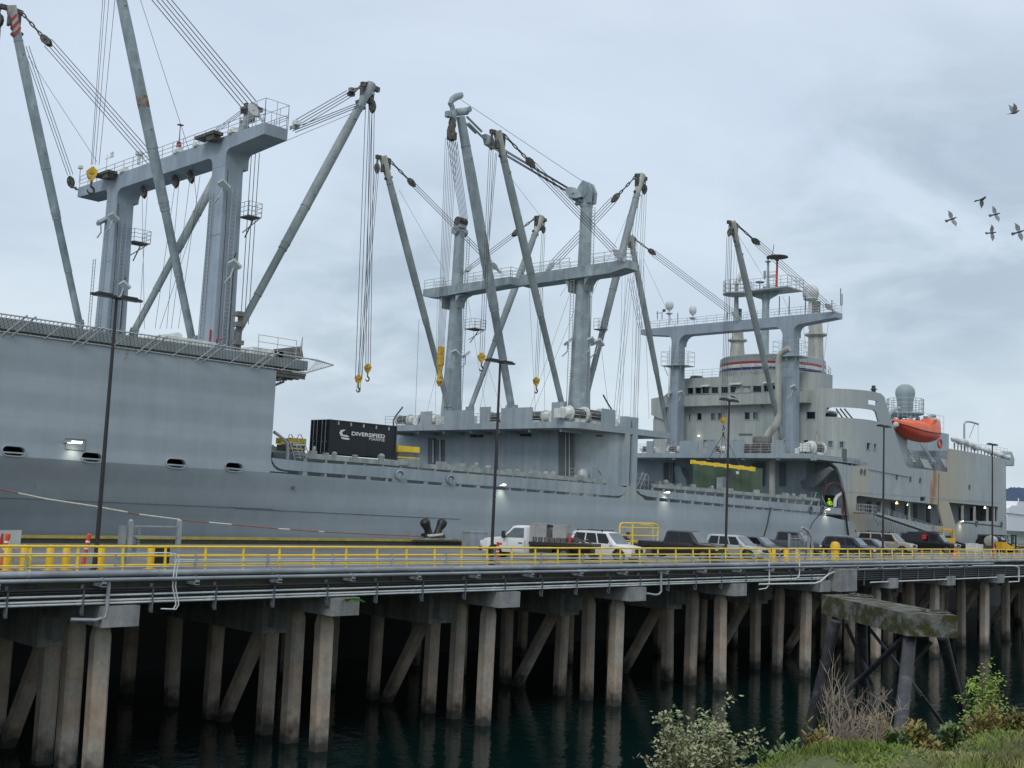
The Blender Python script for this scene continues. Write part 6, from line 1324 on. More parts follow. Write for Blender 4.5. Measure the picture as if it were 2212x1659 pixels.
b = MB(); b.rev((139.5, 98, zroof), [(.9, 0), (1.1, .25), (.9, .55), (.2, .6)], 14); b.build('roof_raft', 'dark', ship)
b = MB(); rail_mb(b, [A(1727, 870, X=136), A(1757, 870, X=137.5)], 1.9, .8, (1, .7, .4)); b.build('guard_rail', 'steel', ship)
# illegible dark notice on the house front
b = MB()
for i in range(9): p = A(1597+i*3.3, 938.5, X=136.8); b.box((136.84, p.y-.10, p.z-.16), (136.86, p.y+.12, p.z+.14))
b.build('notice_lettering', 'shadow_grey', ship, 0)
for x, y in ((1509, 941.5), (1659, 940), (1442, 945)):
    p = A(x, y, X=136.6); b = MB(); b.rev(p, [(.04, -.08), (.14, -.03), (.14, .06), (.05, .1)], 10); b.build('wall_light', 'lamp_lit', ship)
# far wing
b = MB(); P = [A(x, y, X=137) for x, y in ((1411, 862), (1440, 856), (1440, 908), (1426, 903), (1411, 897))]; b.ext([[(p.y, p.z) for p in P]], lambda u, v: (136.5, u, v), (9, 0, 0)); P = [A(x, y, X=137) for x, y in ((1424, 902), (1440, 907), (1440, 912), (1428, 910))]; b.build('far_wing', 'house_grey', ship, 0)
# funnel casing with stripes
FC = V((145.0, 88.6, 0)); r0 = 7.7
zz = [A(1617, y, X=137.4).z for y in (812, 798.5, 792, 785, 778.5, 766.5)]
mts = ['house_grey', 'blue_stripe', 'white_paint', 'red_stripe', 'house_grey']
fo = None
for i in range(5):
    b = MB(); e0 = zz[i] if i else z_w-.5; e1 = zz[i+1]; k = lambda z: r0-(z-zz[0])*.06
    b.rev((FC.x, FC.y, 0), [(k(e0), e0), (k(e1), e1)]+([(k(e1)-.35, e1+.18), (k(e1)-.8, e1+.25)] if i == 4 else []), 48, 1.0, 1.0)
    o = b.build('funnel' if i == 0 else 'funnel_band', mts[i], ship if i == 0 else fo, 40); fo = fo or o
b = MB(); rail_mb(b, [(FC.x+8.2*cos(a), FC.y+8.2*sin(a), zroof) for a in [R_(q) for q in range(150, 330, 15)]], 2.0, 2.4, (1, .66, .33)); b.build('guard_rail', 'steel', ship)
# exhaust posts, radar mast
def expost(xl, yb, yt, yr, X, wb_, wt_):
    p = A(xl, yb, X=X); q = A(xl, yt, X=X); r_ = A(xl, yr, X=X).z; q = V((p.x, p.y, q.z)); b = MB()
    b.rev((p.x, p.y, 0), [(wb_, p.z-3), (wb_*.97, p.z), (wb_+(wt_-wb_)*.45, r_-.35), (wb_*1.25, r_-.1), (wb_*1.25, r_+.1), (wb_+(wt_-wb_)*.5, r_+.12), (wt_, q.z-1.8), (wt_*.9, q.z-1.7)], 18); o = b.build('exhaust_post', 'cream', ship, 40)
    b = MB(); b.rev((p.x, p.y, 0), [(wt_*.8, q.z-1.8), (wt_*.8, q.z)], 14); b.build('post_cap', 'grating', o)
expost(1592.5, 765, 668, 735.5, 146, 1.15, .68); expost(1761, 800, 652, 723.5, 146, 1.25, .75)
b = MB(); p = A(1652, 762, X=146); b.prof([(p.x, p.y, p.z-2), (p.x, p.y, A(1652, 620, X=146).z)], [.62, .5], 16); mz = A(1652, 640, X=146).z
b.ext([[(p.y-2.6, mz+.6), (p.y-2.6, mz+.3), (p.y-.6, mz-.5), (p.y-.35, mz-2.0), (p.y+.35, mz-2.0), (p.y+.6, mz-.5), (p.y+2.6, mz+.3), (p.y+2.6, mz+.6)]], lambda u, v: (p.x-.2, u, v), (.4, 0, 0))
ms = b.build('radar_mast', 'mottled_grey', ship, 30)
b = MB(); b.box((p.x-2, p.y-4.8, mz+.6), (p.x+2.5, p.y+3.2, mz+.75)); b.build('mast_platform', 'steel', ms, 0)
b = MB(); rail_mb(b, [(p.x-2, p.y+3.2, mz+.75), (p.x-2, p.y-4.8, mz+.75), (p.x+2.5, p.y-4.8, mz+.75), (p.x+2.5, p.y+3.2, mz+.75), (p.x-2, p.y+3.2, mz+.75)], 1.6, 1.2, r=.035); b.build('guard_rail', 'steel', ms)
b = MB(); q0 = A(1659, 640, X=146); q1 = A(1659, 566, X=146); b.prof([q0, q1], [.28, .16], 8); b.rev(q1, [(.1, 0), (.45, 0), (.45, .1), (.1, .15), (.1, .4), (.25, .5), (.1, .8)], 8)
for dz in (1.5, 3): b.bar(q0+Z0*dz+V((0, -1.2, 0)), q0+Z0*dz+V((0, .6, 0)), .1, .1)
b.rev(A(1651.5, 603, X=146), [(.15, 0), (.2, 1.2), (.1, 1.3)], 8); b.build('light_pole', 'mottled_grey', ms)
b = MB(); q0 = A(1677, 634, X=146); q1 = A(1679, 560, X=146); b.prof([q0, q1], [.2, .15], 8)
for k in range(4): b.bar(A(1659, 588+k*6, X=146), A(1678, 587+k*6, X=146), .06, .06)
b.build('red_pole', 'red_paint', ms); b = MB(); b.rev(q1, [(.12, -.3), (.35, .0), (1.6, .28), (1.55, .40), (.5, .5), (.05, .55)], 20); b.cyl(q1+V((0, .9, .4)), A(1672, 528, X=146), .05, n=5); b.build('disc_antenna', 'block', ms)
b = MB(); q0 = A(1590, 700, X=144); q1 = A(1591, 615, X=144); b.prof([q0, q1], [.4, .3], 10); ra = b.build('radar_post', 'mottled_grey', ship)
b = MB(); b.rev(A(1592, 637, X=144), [(.3, -.3), (2.1, 0), (2.1, .15), (.3, .16)], 20); b.build('round_platform', 'steel', ra); c_ = A(1592, 636, X=144)
b = MB(); rail_mb(b, [c_+V((2.05*cos(a), 2.05*sin(a), 0)) for a in [R_(q) for q in range(0, 361, 30)]], 1.9, 1.2, r=.035); b.build('guard_rail', 'steel', ra)
b = MB(); M = Matrix.Translation(A(1596, 602, X=144))@Matrix.Rotation(R_(35), 4, 'X'); b.bc((0, 0, 0), (.6, .5, 2.4), M); b.rev(A(1591, 613, X=144), [(.5, -.1), (.5, .4), (.2, .5)], 10); b.build('radar_scanner', 'white_paint', ra, 0)
b = MB()
for x in (1704, 1739, 1683): b.cyl(A(x, 680, X=148), A(x+1, 640, X=148), .07, n=5)
b.rev(A(1641, 612, X=146), [(.05, -1.5), (.05, 0), (.7, .1), (.6, .25), (.05, .3)], 12); b.build('antenna', 'wire', ship)
# ---- aft hull side
b = MB()
aft = [(1797, 1000), (1814, 1001), (1838, 1006), (1963, 1010), (2050, 1020), (2050.5, 969), (2110, 979), (2172.6, 991.6), (2173, 1050), (2174, 1108), (2175, 1165), (2000, 1165), (1842, 1165), (1836, 1120), (1826, 1065), (1817, 1030), (1809, 1010)]
opA = [(1850, 1075), (1852, 1071), (1856, 1070.5), (1905, 1077), (2026, 1090), (2038, 1137), (2010, 1134), (1903, 1110), (1850, 1103)]
opB = [(2050, 1085), (2157, 1095), (2156, 1126), (2075, 1125.5), (2069, 1135), (2064, 1133)]
sqr = w2(1988, 1999, 1072, 1082)
plateY(b, [aft, opA, opB, sqr], YS-.006, .3); sa = b.build('aft_side_shell', 'aft_grey', ship, 0)
b = MB(); b.box((138, 72.35, zs-3.5), (168, 104.6, 19.6)); b.box((168.2, 72.32, 16.6), (190.2, 104.8, A(2055, 972, Y=72.3).z-.15)); b.box((168.2, 76.5, 12), (190, 104, 16.5)); b.box((189.6, 72.32, 11), (190.1, 76.5, 16.6)); b.box((136, 78, 11), (190, 104.5, 14.5)); b.build('aft_hull_core', 'side_grey', ship, 0)
b = MB(); b.box((137.5, 76.0, 11), (190, 76.2, 16.4)); b.build('gallery_wall', 'side_grey', ship, 0)
b = MB()
for i in range(12): x = 141+i*3.9+.5*(i % 3); b.box((x, 75.9, 12.6), (x+1.1, 76.02, 15.2))
b.build('gallery_door', 'dark', ship, 0)
b = MB(); b.box((136.5, 72.35, 11.9), (190, 78, 12.1)); b.build('gallery_deck', 'deck_grey', ship, 0)
b = MB()
for x in (2080, 2106, 2134, 2148): p = A(x, 1092, Y=72.1); b.box((p.x-.12, 72.05, 11.5), (p.x+.12, 72.35, 15.4))
for x in (1906, 1965): p = A(x, 1090, Y=72.6); b.box((p.x-.15, 72.6, 12), (p.x+.15, 72.8, 15.8))
b.build('gallery_pillar', 'cream', ship, 0)
for x, y, e in ((1937, 1087, 'lamp_warm'), (1962, 1090.5, 'lamp_lit'), (2008, 1096, 'lamp_lit'), (2128, 1097, 'lamp_lit')):
    p = A(x, y, Y=72.9); b = MB(); b.rev(p, [(.2, -.1), (.1, .1), (.05, .22)], 10); o = b.build('gallery_lamp', e, ship)
for x, y in ((1860.5, 1019), (1868, 1020), (1937, 1030), (1966.5, 1034.5), (1987.4, 1037.5), (2094, 1052)):
    p = A(x, y, Y=71.97); b = MB(); b.add([p+V((.22*cos(q), 0, .34*sin(q))) for q in [k*pi/6 for k in range(12)]], [tuple(range(12))]); P = [p+V((.25*cos(q), -.02, .38*sin(q))) for q in [k*pi/6 for k in range(13)]]; b.prof(P, .05, 5, False); b.build('porthole', 'shadow_grey', sa)
b = MB(); P = [A(x, y, Y=72) for x, y in ((2078, 1128), (2160, 1137))]; b.bar(P[0]-V((0, .02, 0)), P[1]-V((0, .02, 0)), .04, .18); b.build('shell_slot', 'dark', sa, 0)
b = MB()
for x0, y0, x1, y1 in ((1841, 998, 1838, 1140), (1887, 1005, 1874, 1010), (1963, 1012, 1962, 1088), (2028, 1022, 2027, 1088), (1841, 996, 1888, 1002), (2029, 1079, 2160, 1088), (1830, 1062, 2160, 1085)):
    b.bar(A(x0, y0, Y=71.99), A(x1, y1, Y=71.99), .05, .08)
b.build('hull_rubbing_strip', 'side_grey', sa, 0)
b = MB(); m_ = MATS['ring_red']
b.prof([A(2028.5, 1022, Y=71.96), A(2027.5, 1060, Y=71.96), A(2026.5, 1092, Y=71.96)], [.07, .05, .09], 5); b.build('rust_streak', 'grating', sa)
b = MB(); rail_mb(b, [A(1832, 993, Y=71.9), A(1862, 998, Y=71.9)], 1.0, .8); b.build('guard_rail', 'steel', ship)
b = MB(); p = A(1823, 983, Y=72.1); b.rev(p+V((0, -.05, -.7)), [(.55, 0), (.55, 1.5)], 14, 1, .4); b.build('round_vent', 'shadow_grey', ship)
# stairs glimpsed through the wing slot
b = MB()
for i in range(3): b.bar(A(1806+i*9, 883, Y=78), A(1822+i*10, 905, Y=78), .1, .2)
b.rev(A(1795, 900, Y=76), [(.7, 0), (.8, .3), (.4, .6)], 12); b.build('wing_stair', 'block', ship, 0)
# aft boat deck: boat, davits, dome tower, netting
b = MB(); b.box((157, 72.4, 16.2), (168.2, 80, 19.2)); b.box((157, 80, 19), (169, 104, 23.6)); b.build('boat_deck_house', 'deck_grey', ship, 0)
b = MB()
for x0 in (1988, 2032): plateY(b, [[(x0-1, 990), (x0+16, 993), (x0+26, 1013), (x0+9, 1009)]], 72.3, .15)
b.build('canvas_screen', 'blind', ship, 0)
b = MB(); rail_mb(b, [A(1956, 1000, Y=73), A(2050, 1012, Y=73)], 1.2, 1.2); rail_mb(b, [A(2060, 968, Y=73), A(2176, 985, Y=73)], 1.2, 1.5); b.build('guard_rail', 'steel', ship)
b = MB()
for i, (x0, y0, x1, y1) in enumerate(((1915, 903, 1937, 882), (1998, 912, 2013, 898))):
    b.prof([A(x, y, Y=75.5) for x, y in ((x0-8, y0+30), (x0, y0), (x0+10, y0-12), (x1, y1), (x1+6, y1+1))], .28, 6); b.cyl(A(x1+3, y1+2, Y=74.6), A(x1+2, y1+28, Y=74.6), .1, n=6)
for x0 in (1948, 1990): b.bar(A(x0, 958, Y=77), A(x0+28, 1000, Y=74), .5, .3)
b.build('davit', 'side_grey', ship, 0)
lb = tag(empty('lifeboat', A(1980, 940, Y=74.5)), 'orange enclosed lifeboat hanging in its davits on the stern', 'lifeboat')
Yl = 74.4; xa, xb = A(1929, 930, Y=Yl).x, A(2029, 935, Y=Yl).x; Lb = xb-xa; zc_ = A(1980, 928, Y=Yl).z
b = MB(); vs = []; NS = 18; NR = 14
for i in range(NS+1):
    u = i/NS; x = xa+Lb*u; wd = 1.55*max(.03, (1-abs(2*u-1)**2.6))**.6; kz = -1.5*(1-abs(2*u-1.05)**3.2); sh = -.35*u+.55*abs(2*u-1)**2-.1
    for j in range(NR+1): a_ = pi*j/NR; vs.append((x, Yl-cos(a_)*wd, zc_+sh+sin(a_)**.75*kz))
b.add(vs, [(i*(NR+1)+j, i*(NR+1)+j+1, (i+1)*(NR+1)+j+1, (i+1)*(NR+1)+j) for i in range(NS) for j in range(NR)]); b.build('hull', 'boat_orange_deep', lb, 40)
b = MB(); vs = []
tp_ = lambda u: 0.55+.75*min(1, u/.35)+(.25 if .3 < u < .7 else 0)+(.95 if .70 <= u <= .93 else 0)
us = [0, .03, .08, .15, .25, .29, .31, .45, .6, .68, .70, .72, .8, .9, .93, .95, 1.]
for u in us:
    x = xa+Lb*u; wd = 1.56*max(.03, (1-abs(2*u-1)**2.6))**.6; sh = -.35*u+.55*abs(2*u-1)**2-.1; h_ = tp_(u)*(1 if u < .94 else .6) if 0 < u < 1 else .3
    for j in range(NR+1): a_ = pi*j/NR; vs.append((x, Yl-cos(a_)*wd*(1 if j in (0, NR) else .95), zc_+sh+sin(a_)**.6*h_))
b.add(vs, [(i*(NR+1)+j, i*(NR+1)+j+1, (i+1)*(NR+1)+j+1, (i+1)*(NR+1)+j) for i in range(len(us)-1) for j in range(NR)]); b.build('canopy', 'boat_orange', lb, 40)
b = MB(); P = [(xa+Lb*u, Yl-1.6*max(.03, (1-abs(2*u-1)**2.6))**.6, zc_-.35*u+.55*abs(2*u-1)**2-.1) for u in [k/24 for k in range(25)]]; b.prof(P, .06, 6); b.build('rubbing_strake', 'dark', lb)
b = MB()
for k in range(6): p = A(1983+k*7.5, 941+k*1.2, Y=Yl-1.5); P = [p+V((.28*cos(q), 0, .05+.3*sin(q))) for q in [R_(180+s*30) for s in range(7)]]; b.prof(P, .03, 4, False)
b.build('grab_line', 'dark', lb)
b = MB(); p = A(1935, 917, Y=Yl-.4); b.rev(p, [(.1, -.4), (.4, -.2), (.4, .2), (.1, .35)], 10); b.build('bow_cover', 'canvas', lb)
b = MB(); plateY(b, [w2(1995, 2004, 899, 905)], Yl-1.2, .05); plateY(b, [w2(2018, 2024, 907, 913)], Yl-1.35, .05); b.build('window', 'window_pane', lb, 0)
# dome on lattice tower
dx = A(1955, 905, Y=88).x; ztp = A(1955, 900, Y=88).z; zlo = 24.
b = MB(); cs = [(-1, -1), (1, -1), (1, 1), (-1, 1)]
for (sx, sy), (ex, ey) in zip(cs, cs[1:]+cs[:1]):
    a_ = V((dx+sx*3, 88+sy*3, zlo)); t_ = V((dx+sx*1.6, 88+sy*1.6, ztp)); a2 = V((dx+ex*3, 88+ey*3, zlo)); t2 = V((dx+ex*1.6, 88+ey*1.6, ztp))
    b.bar(a_, t_, .3, .3)
    for k in range(2): u0, u1 = k/2, (k+1)/2; b.bar(a_.lerp(t_, u0), a2.lerp(t2, u1), .18, .18); b.bar(a2.lerp(t2, u0), a_.lerp(t_, u1), .18, .18); b.bar(a_.lerp(t_, u1), a2.lerp(t2, u1), .2, .2)
tw = b.build('lattice_tower', 'side_grey', ship, 0)
b = MB(); b.rev((dx, 88, ztp), [(1.8, 0), (3.1, .4), (3.1, .6), (1.2, .61)], 24); b.build('tower_platform', 'side_grey', tw); b = MB(); rail_mb(b, [(dx+3.0*cos(a), 88+3.0*sin(a), ztp+.6) for a in [R_(q) for q in range(0, 361, 24)]], 2.4, 1.4, r=.045); b.build('guard_rail', 'steel', tw)
b = MB(); b.rev((dx, 88, ztp+.75), [(1.15, 0), (1.2, .7), (1.3, .8), (1.35, 1.9), (1.6, 2.9), (1.65, 3.4), (1.55, 3.95), (1.2, 4.45), (.7, 4.75), (.02, 4.85)], 24); b.build('radar_dome', 'radome_grey', tw)
p = A(2140, 928, Y=82)
b = MB(); b.prof([A(x, y, Y=78) for x, y in ((2084, 975), (2083, 935), (2083, 916), (2086, 911), (2096, 911), (2113, 916))], .16, 7); b.bar(A(2105, 917, Y=78), A(2094, 945, Y=78), .1, .1); b.cyl(A(2113, 917, Y=78), A(2113, 955, Y=78), .03, n=4); b.build('small_davit', 'galvanised', ship)
b = MB(); b.box((170, 80, 22), (186, 104, A(2075, 942, Y=80).z)); rail_mb(b, [(169, 80, A(2045, 940, Y=80).z), (184, 80, A(2045, 940, Y=80).z)], 3.0, 1.5); b.build('aft_deck_house', 'side_grey', ship, 0)
b = MB(); r_ = random.Random(3); P = [A(2054+i*5.2, 947+i*1.75+r_.uniform(-2.5, 2.5), Y=73) for i in range(25)]; b.prof(P, [.20+.18*min(1, i/2)*(1 if i < 23 else .6)+r_.uniform(-.16, .16) for i in range(25)], 9); b.build('canvas_roll', 'canvas', ship, 60)
b = MB(); 
for i in range(16): p = A(2062+i*7.2, 956+i*2.1, Y=72.8); b.bar(p, p-Z0*2.6, .12, .12)
b.build('net_stanchion', 'block', ship, 0)
b = MB(); p = A(2030, 931+27, Y=72.5); P = [p+V((.62*cos(q), 0, .62*sin(q))) for q in [k*pi/8 for k in range(17)]]; b.prof(P, .15, 7, False); b.build('life_ring', 'ring_red', ship)
b = MB(); b.rev(A(2174, 996, Y=76), [(1.2, -.8), (1.3, .3), (.9, 1.6)], 14); b.build('stern_sponson', 'side_grey', ship)
b = MB(); b.rev(A(1887, 850, Y=74), [(.3, 0), (.3, .5), (.55, .55), (.3, .7), (.25, 1.1)], 10); b.build('wing_lamp', 'block', ship)
# red hose arch, cables, deck rail near the crew member
b = MB(); b.prof([A(x, y, Y=72.1) for x, y in ((1782, 1066), (1782, 1058), (1788, 1047), (1800, 1042), (1812, 1047), (1820, 1060), (1822, 1090), (1820, 1130), (1815, 1165))], .10, 8); b.build('red_hose', 'hose_red', ship)
b = MB(); b.prof([A(x, y, Y=71.8) for x, y in ((1822, 1062), (1826, 1100), (1829, 1130), (1834, 1165))], .12, 8); b.prof([A(1665, 1096, Y=71.7), A(1662, 1110, Y=71.7), A(1657, 1135, Y=71), A(1650, 1160, Y=70.5)], .10, 6); b.prof([A(1773, 1108, Y=71.8), A(1755, 1130, Y=71.3), A(1742, 1160, Y=70.5)], .06, 6); b.build('shore_cable', 'pipe_black', ship)
b = MB(); b.prof([A(x, y, Y=72.4) for x, y in ((1803, 1095), (1804, 1080), (1808, 1072), (1818, 1066))], .22, 8); b.build('white_hose', 'white_paint', ship)
b = MB(); rail_mb(b, [A(1753, 1085, Y=74), A(1776, 1087, Y=74)], 1.3, .8); rail_mb(b, [A(1752, 1093, Y=73), A(1764, 1065, Y=73)], .1, .4); b.bar(A(1776, 1073, Y=73), A(1785, 1094, Y=73), .08, .1); rail_mb(b, [A(1376, 1055, Y=73), A(1400, 1060, Y=73)], 1.6, .7); b.bar(A(1375, 1052, Y=73), A(1389, 1019, Y=73), .07, .12); b.bar(A(1382, 1055, Y=73), A(1396, 1022, Y=73), .07, .12); b.build('deck_stair_rail', 'steel', ship, 0)
# gangway down to the pier with its net
gw = tag(empty('gangway', A(2110, 1190, Y=70.9)), 'long grey gangway sloping from the ship side opening down to the pier', 'gangway')
a_, c_ = A(1888, 1110, Y=70.6), A(2112, 1186, Y=69.0); b = MB(); b.bar(A(1850, 1108, Y=71), a_, .9, .25); b.bar(a_, c_, .9, .12); b.build('walkway', 'grating', gw, 0)
b = MB(); o1 = V((0, -.42, 0))
for o1 in (V((0, -.42, 0)), V((0, .42, 0))):
    rail_mb(b, [a_+o1, c_+o1], 1.1, 1.5, (1, .55)); rail_mb(b, [A(1850, 1107, Y=71)+o1, a_+o1], 1.1, 1.0, (1, .55)); b.bar(a_+o1+Z0*.12, c_+o1+Z0*.12, .08, .3)
b.build('hand_rail', 'galvanised', gw)
b = MB(); top = []; bot = []; N_ = 26
for i in range(N_+1): u = i/N_*.55; p = a_.lerp(c_, u)+V((0, .1, -.1)); top.append(p); bot.append(p-Z0*(1.8*sin(u/.55*pi)+.3+.5*sin(i*.9)**2))
for i in range(N_): b.cyl(bot[i], bot[i+1], .02, n=3); b.cyl(top[i], bot[i+1], .013, n=3); b.cyl(bot[i], top[i+1], .013, n=3)
b.build('safety_net', 'wire', gw)

# ================================================================= PEOPLE, BIRDS
def skin(name, pts, edges, rad, mt, parent=None, root=0, lvl=1):
    me = bpy.data.meshes.new(name); me.from_pydata([V(p) for p in pts], edges, []); me.materials.append(MATS[mt]); o = bpy.data.objects.new(name, me); COL.objects.link(o)
    o.modifiers.new('k', 'SKIN'); 
    for i, v in enumerate(me.skin_vertices[0].data): r = rad[i]; v.radius = (r, r) if not isinstance(r, tuple) else r; v.use_root = (i == root)
    s = o.modifiers.new('s', 'SUBSURF'); s.levels = lvl; s.render_levels = lvl
    me.polygons.foreach_set('use_smooth', [True]*len(me.polygons)); o.parent = parent; ORG[o.name] = V((0, 0, 0)); o.modifiers['k'].use_smooth_shade = True; return o
pp = A(1792, 1098, Y=72.9); pp.z = 13.15; per = tag(empty('person', pp, R_(15)), 'person in a bright yellow green jacket bending at the ship rail beside a red hose', 'person')
body = [(0, 0, .93), (0, -.02, 1.12), (0, .0, 1.30), (.02, .03, 1.44), (.04, .06, 1.52), (.05, .08, 1.64), (.19, .0, 1.40), (.30, -.04, 1.15), (.30, -.28, 1.05), (.29, -.36, 1.03), (-.19, .0, 1.40), (-.32, -.02, 1.15), (-.33, -.26, 1.06), (-.32, -.34, 1.04), (.10, 0, .88), (.12, -.03, .48), (.12, .02, .08), (.12, -.12, .04), (-.10, 0, .88), (-.14, .03, .48), (-.13, .1, .08), (-.13, -.04, .04)]
ed = [(0, 1), (1, 2), (2, 3), (3, 4), (4, 5), (3, 6), (6, 7), (7, 8), (8, 9), (3, 10), (10, 11), (11, 12), (12, 13), (0, 14), (14, 15), (15, 16), (16, 17), (0, 18), (18, 19), (19, 20), (20, 21)]
ra_ = [.15, .14, .16, .11, .06, .09, .07, .05, .035, .03, .07, .05, .035, .03, .09, .065, .045, .04, .09, .065, .045, .04]
skin('body', body, ed, ra_, 'skin', per)
jk = [(0, 0, .86), (0, -.02, 1.05), (0, .0, 1.28), (.01, .02, 1.44), (.21, .0, 1.40), (.32, -.04, 1.14), (.31, -.26, 1.06), (-.21, .0, 1.40), (-.34, -.02, 1.14), (-.34, -.24, 1.07)]
skin('jacket', jk, [(0, 1), (1, 2), (2, 3), (3, 4), (4, 5), (5, 6), (3, 7), (7, 8), (8, 9)], [.24, .24, .26, .17, .14, .12, .09, .14, .12, .09], 'hivis', per)
skin('trousers', [(0, 0, .90), (.11, 0, .84), (.12, -.03, .48), (.12, .02, .12), (-.11, 0, .84), (-.14, .03, .48), (-.13, .1, .12)], [(0, 1), (1, 2), (2, 3), (0, 4), (4, 5), (5, 6)], [.16, .12, .09, .08, .12, .09, .08], 'trousers', per)
per.scale = (1.35, 1.15, 1.12)
b = MB(); b.rev((.05, .08, 1.66), [(.17, -.02), (.135, 0), (.13, .06), (.09, .12), (.01, .14)], 16); b.build('helmet', 'hivis', per, local=True)
b = MB()
for s in (-1, 1): b.prof([(s*.035+.05, -.012, 1.645), (s*.035+.05, -.02, 1.645)], .012, 6)
b.prof([(.05, -.01, 1.62), (.05, -.045, 1.60)], [.012, .016], 6); b.build('face', 'skin', per, local=True)
def bird(x, y, dist_, label, head_dir, up, wl, wr, span=.34, mt='feather', name='pigeon', folded=False, cat='bird', group='pigeons flying over the stern'):
    dist = dist_*(1.22 if name == 'pigeon' else 1); d = ray(x, y).normalized(); p = CAM+d*dist; t = tag(empty(name, p), label, cat, group)
    h = (RT*head_dir[0]+UP*head_dir[1]+FW*head_dir[2]).normalized(); w_ = (RT*up[0]+UP*up[1]+FW*up[2]); w_ = (w_-h*w_.dot(h)).normalized(); s_ = w_.cross(h)
    t.matrix_world = Matrix((h, s_, w_)).transposed().to_4x4(); t.location = p
    t.matrix_world = Matrix.Translation(p)@Matrix((h, s_, w_)).transposed().to_4x4()
    b = MB(); b.prof([(-.36, 0, .0), (-.20, 0, .0), (-.12, 0, 0), (0, 0, 0), (.08, 0, 0), (.14, 0, .02), (.18, 0, .035), (.21, 0, .035), (.25, 0, .02)], [.008, .022, .045, .062, .052, .032, .032, .026, .006], 10); b.add([(-.15, -.03, 0), (-.40, -.08, 0), (-.42, 0, .003), (-.40, .08, 0), (-.15, .03, 0), (-.15, 0, .02)], [(0, 1, 2, 5), (5, 2, 3, 4), (0, 5, 4, 3, 2, 1)]); b.build('body', mt, t, 60, local=True)
    for s, a in ((1, wl), (-1, wr)):
        if folded: b = MB(); b.prof([(.08, s*.05, .02), (-.05, s*.055, .02), (-.3, s*.03, 0)], [.02, .045, .005], 8); b.build('wing', mt, t, 60, local=True); continue
        b = MB(); ca, sa_ = cos(R_(a)), sin(R_(a)); ot = [(.07, .04), (.11, .16), (.07, .27), (-.02, .36), (-.10, .42), (-.08, .34), (-.13, .22), (-.13, .10), (-.10, .04)]
        P = [V((x_, s*(.03+(y_*(1 if y_ < .2 else 1))*ca), y_*sa_)) for x_, y_ in ot]; k_ = len(P); b.add(P+[q-V((0, 0, .008)) for q in P], [tuple(range(k_)), tuple(range(k_, 2*k_))[::-1]]+[(i, (i+1) % k_, (i+1) % k_+k_, i+k_) for i in range(k_)]); b.build('wing', 'feather_pale' if mt == 'feather' else mt, t, 0, local=True)
bird(2192, 243, 44, 'largest pigeon flying alone high above the flock with raised wings', (1, .28, .25), (-.25, .9, -.2), 62, 80)
bird(2121, 431, 50, 'topmost pigeon of the lower flock, wings lowered', (1, .25, .2), (-.3, .8, .5), -45, -20)
bird(2057, 473, 48, 'pigeon trailing the lower flock with both wings spread', (1, .35, .3), (.1, .25, -1), 15, 15)
bird(2151, 463, 50, 'pigeon in the middle of the lower flock with a fanned dark tail', (1, .25, .3), (0, .25, -1), 15, 10)
bird(2143, 503, 52, 'lowest pigeon of the flock with curved wings', (1, .1, .3), (.1, .5, -1), 45, -20)
bird(2202, 501, 46, 'pigeon leading the lower flock, wings stretched straight up and down', (1, .3, .2), (0, .1, -1), 5, 5)
lp3 = V((74.1, 48.5, DZ+12.42)); 
bird(1583, 857, (lp3-CAM).length, 'black crow perched on the third lamp post', (-.8, .35, .3), (0, 1, 0), 0, 0, mt='crow', name='crow', folded=True, group=None)

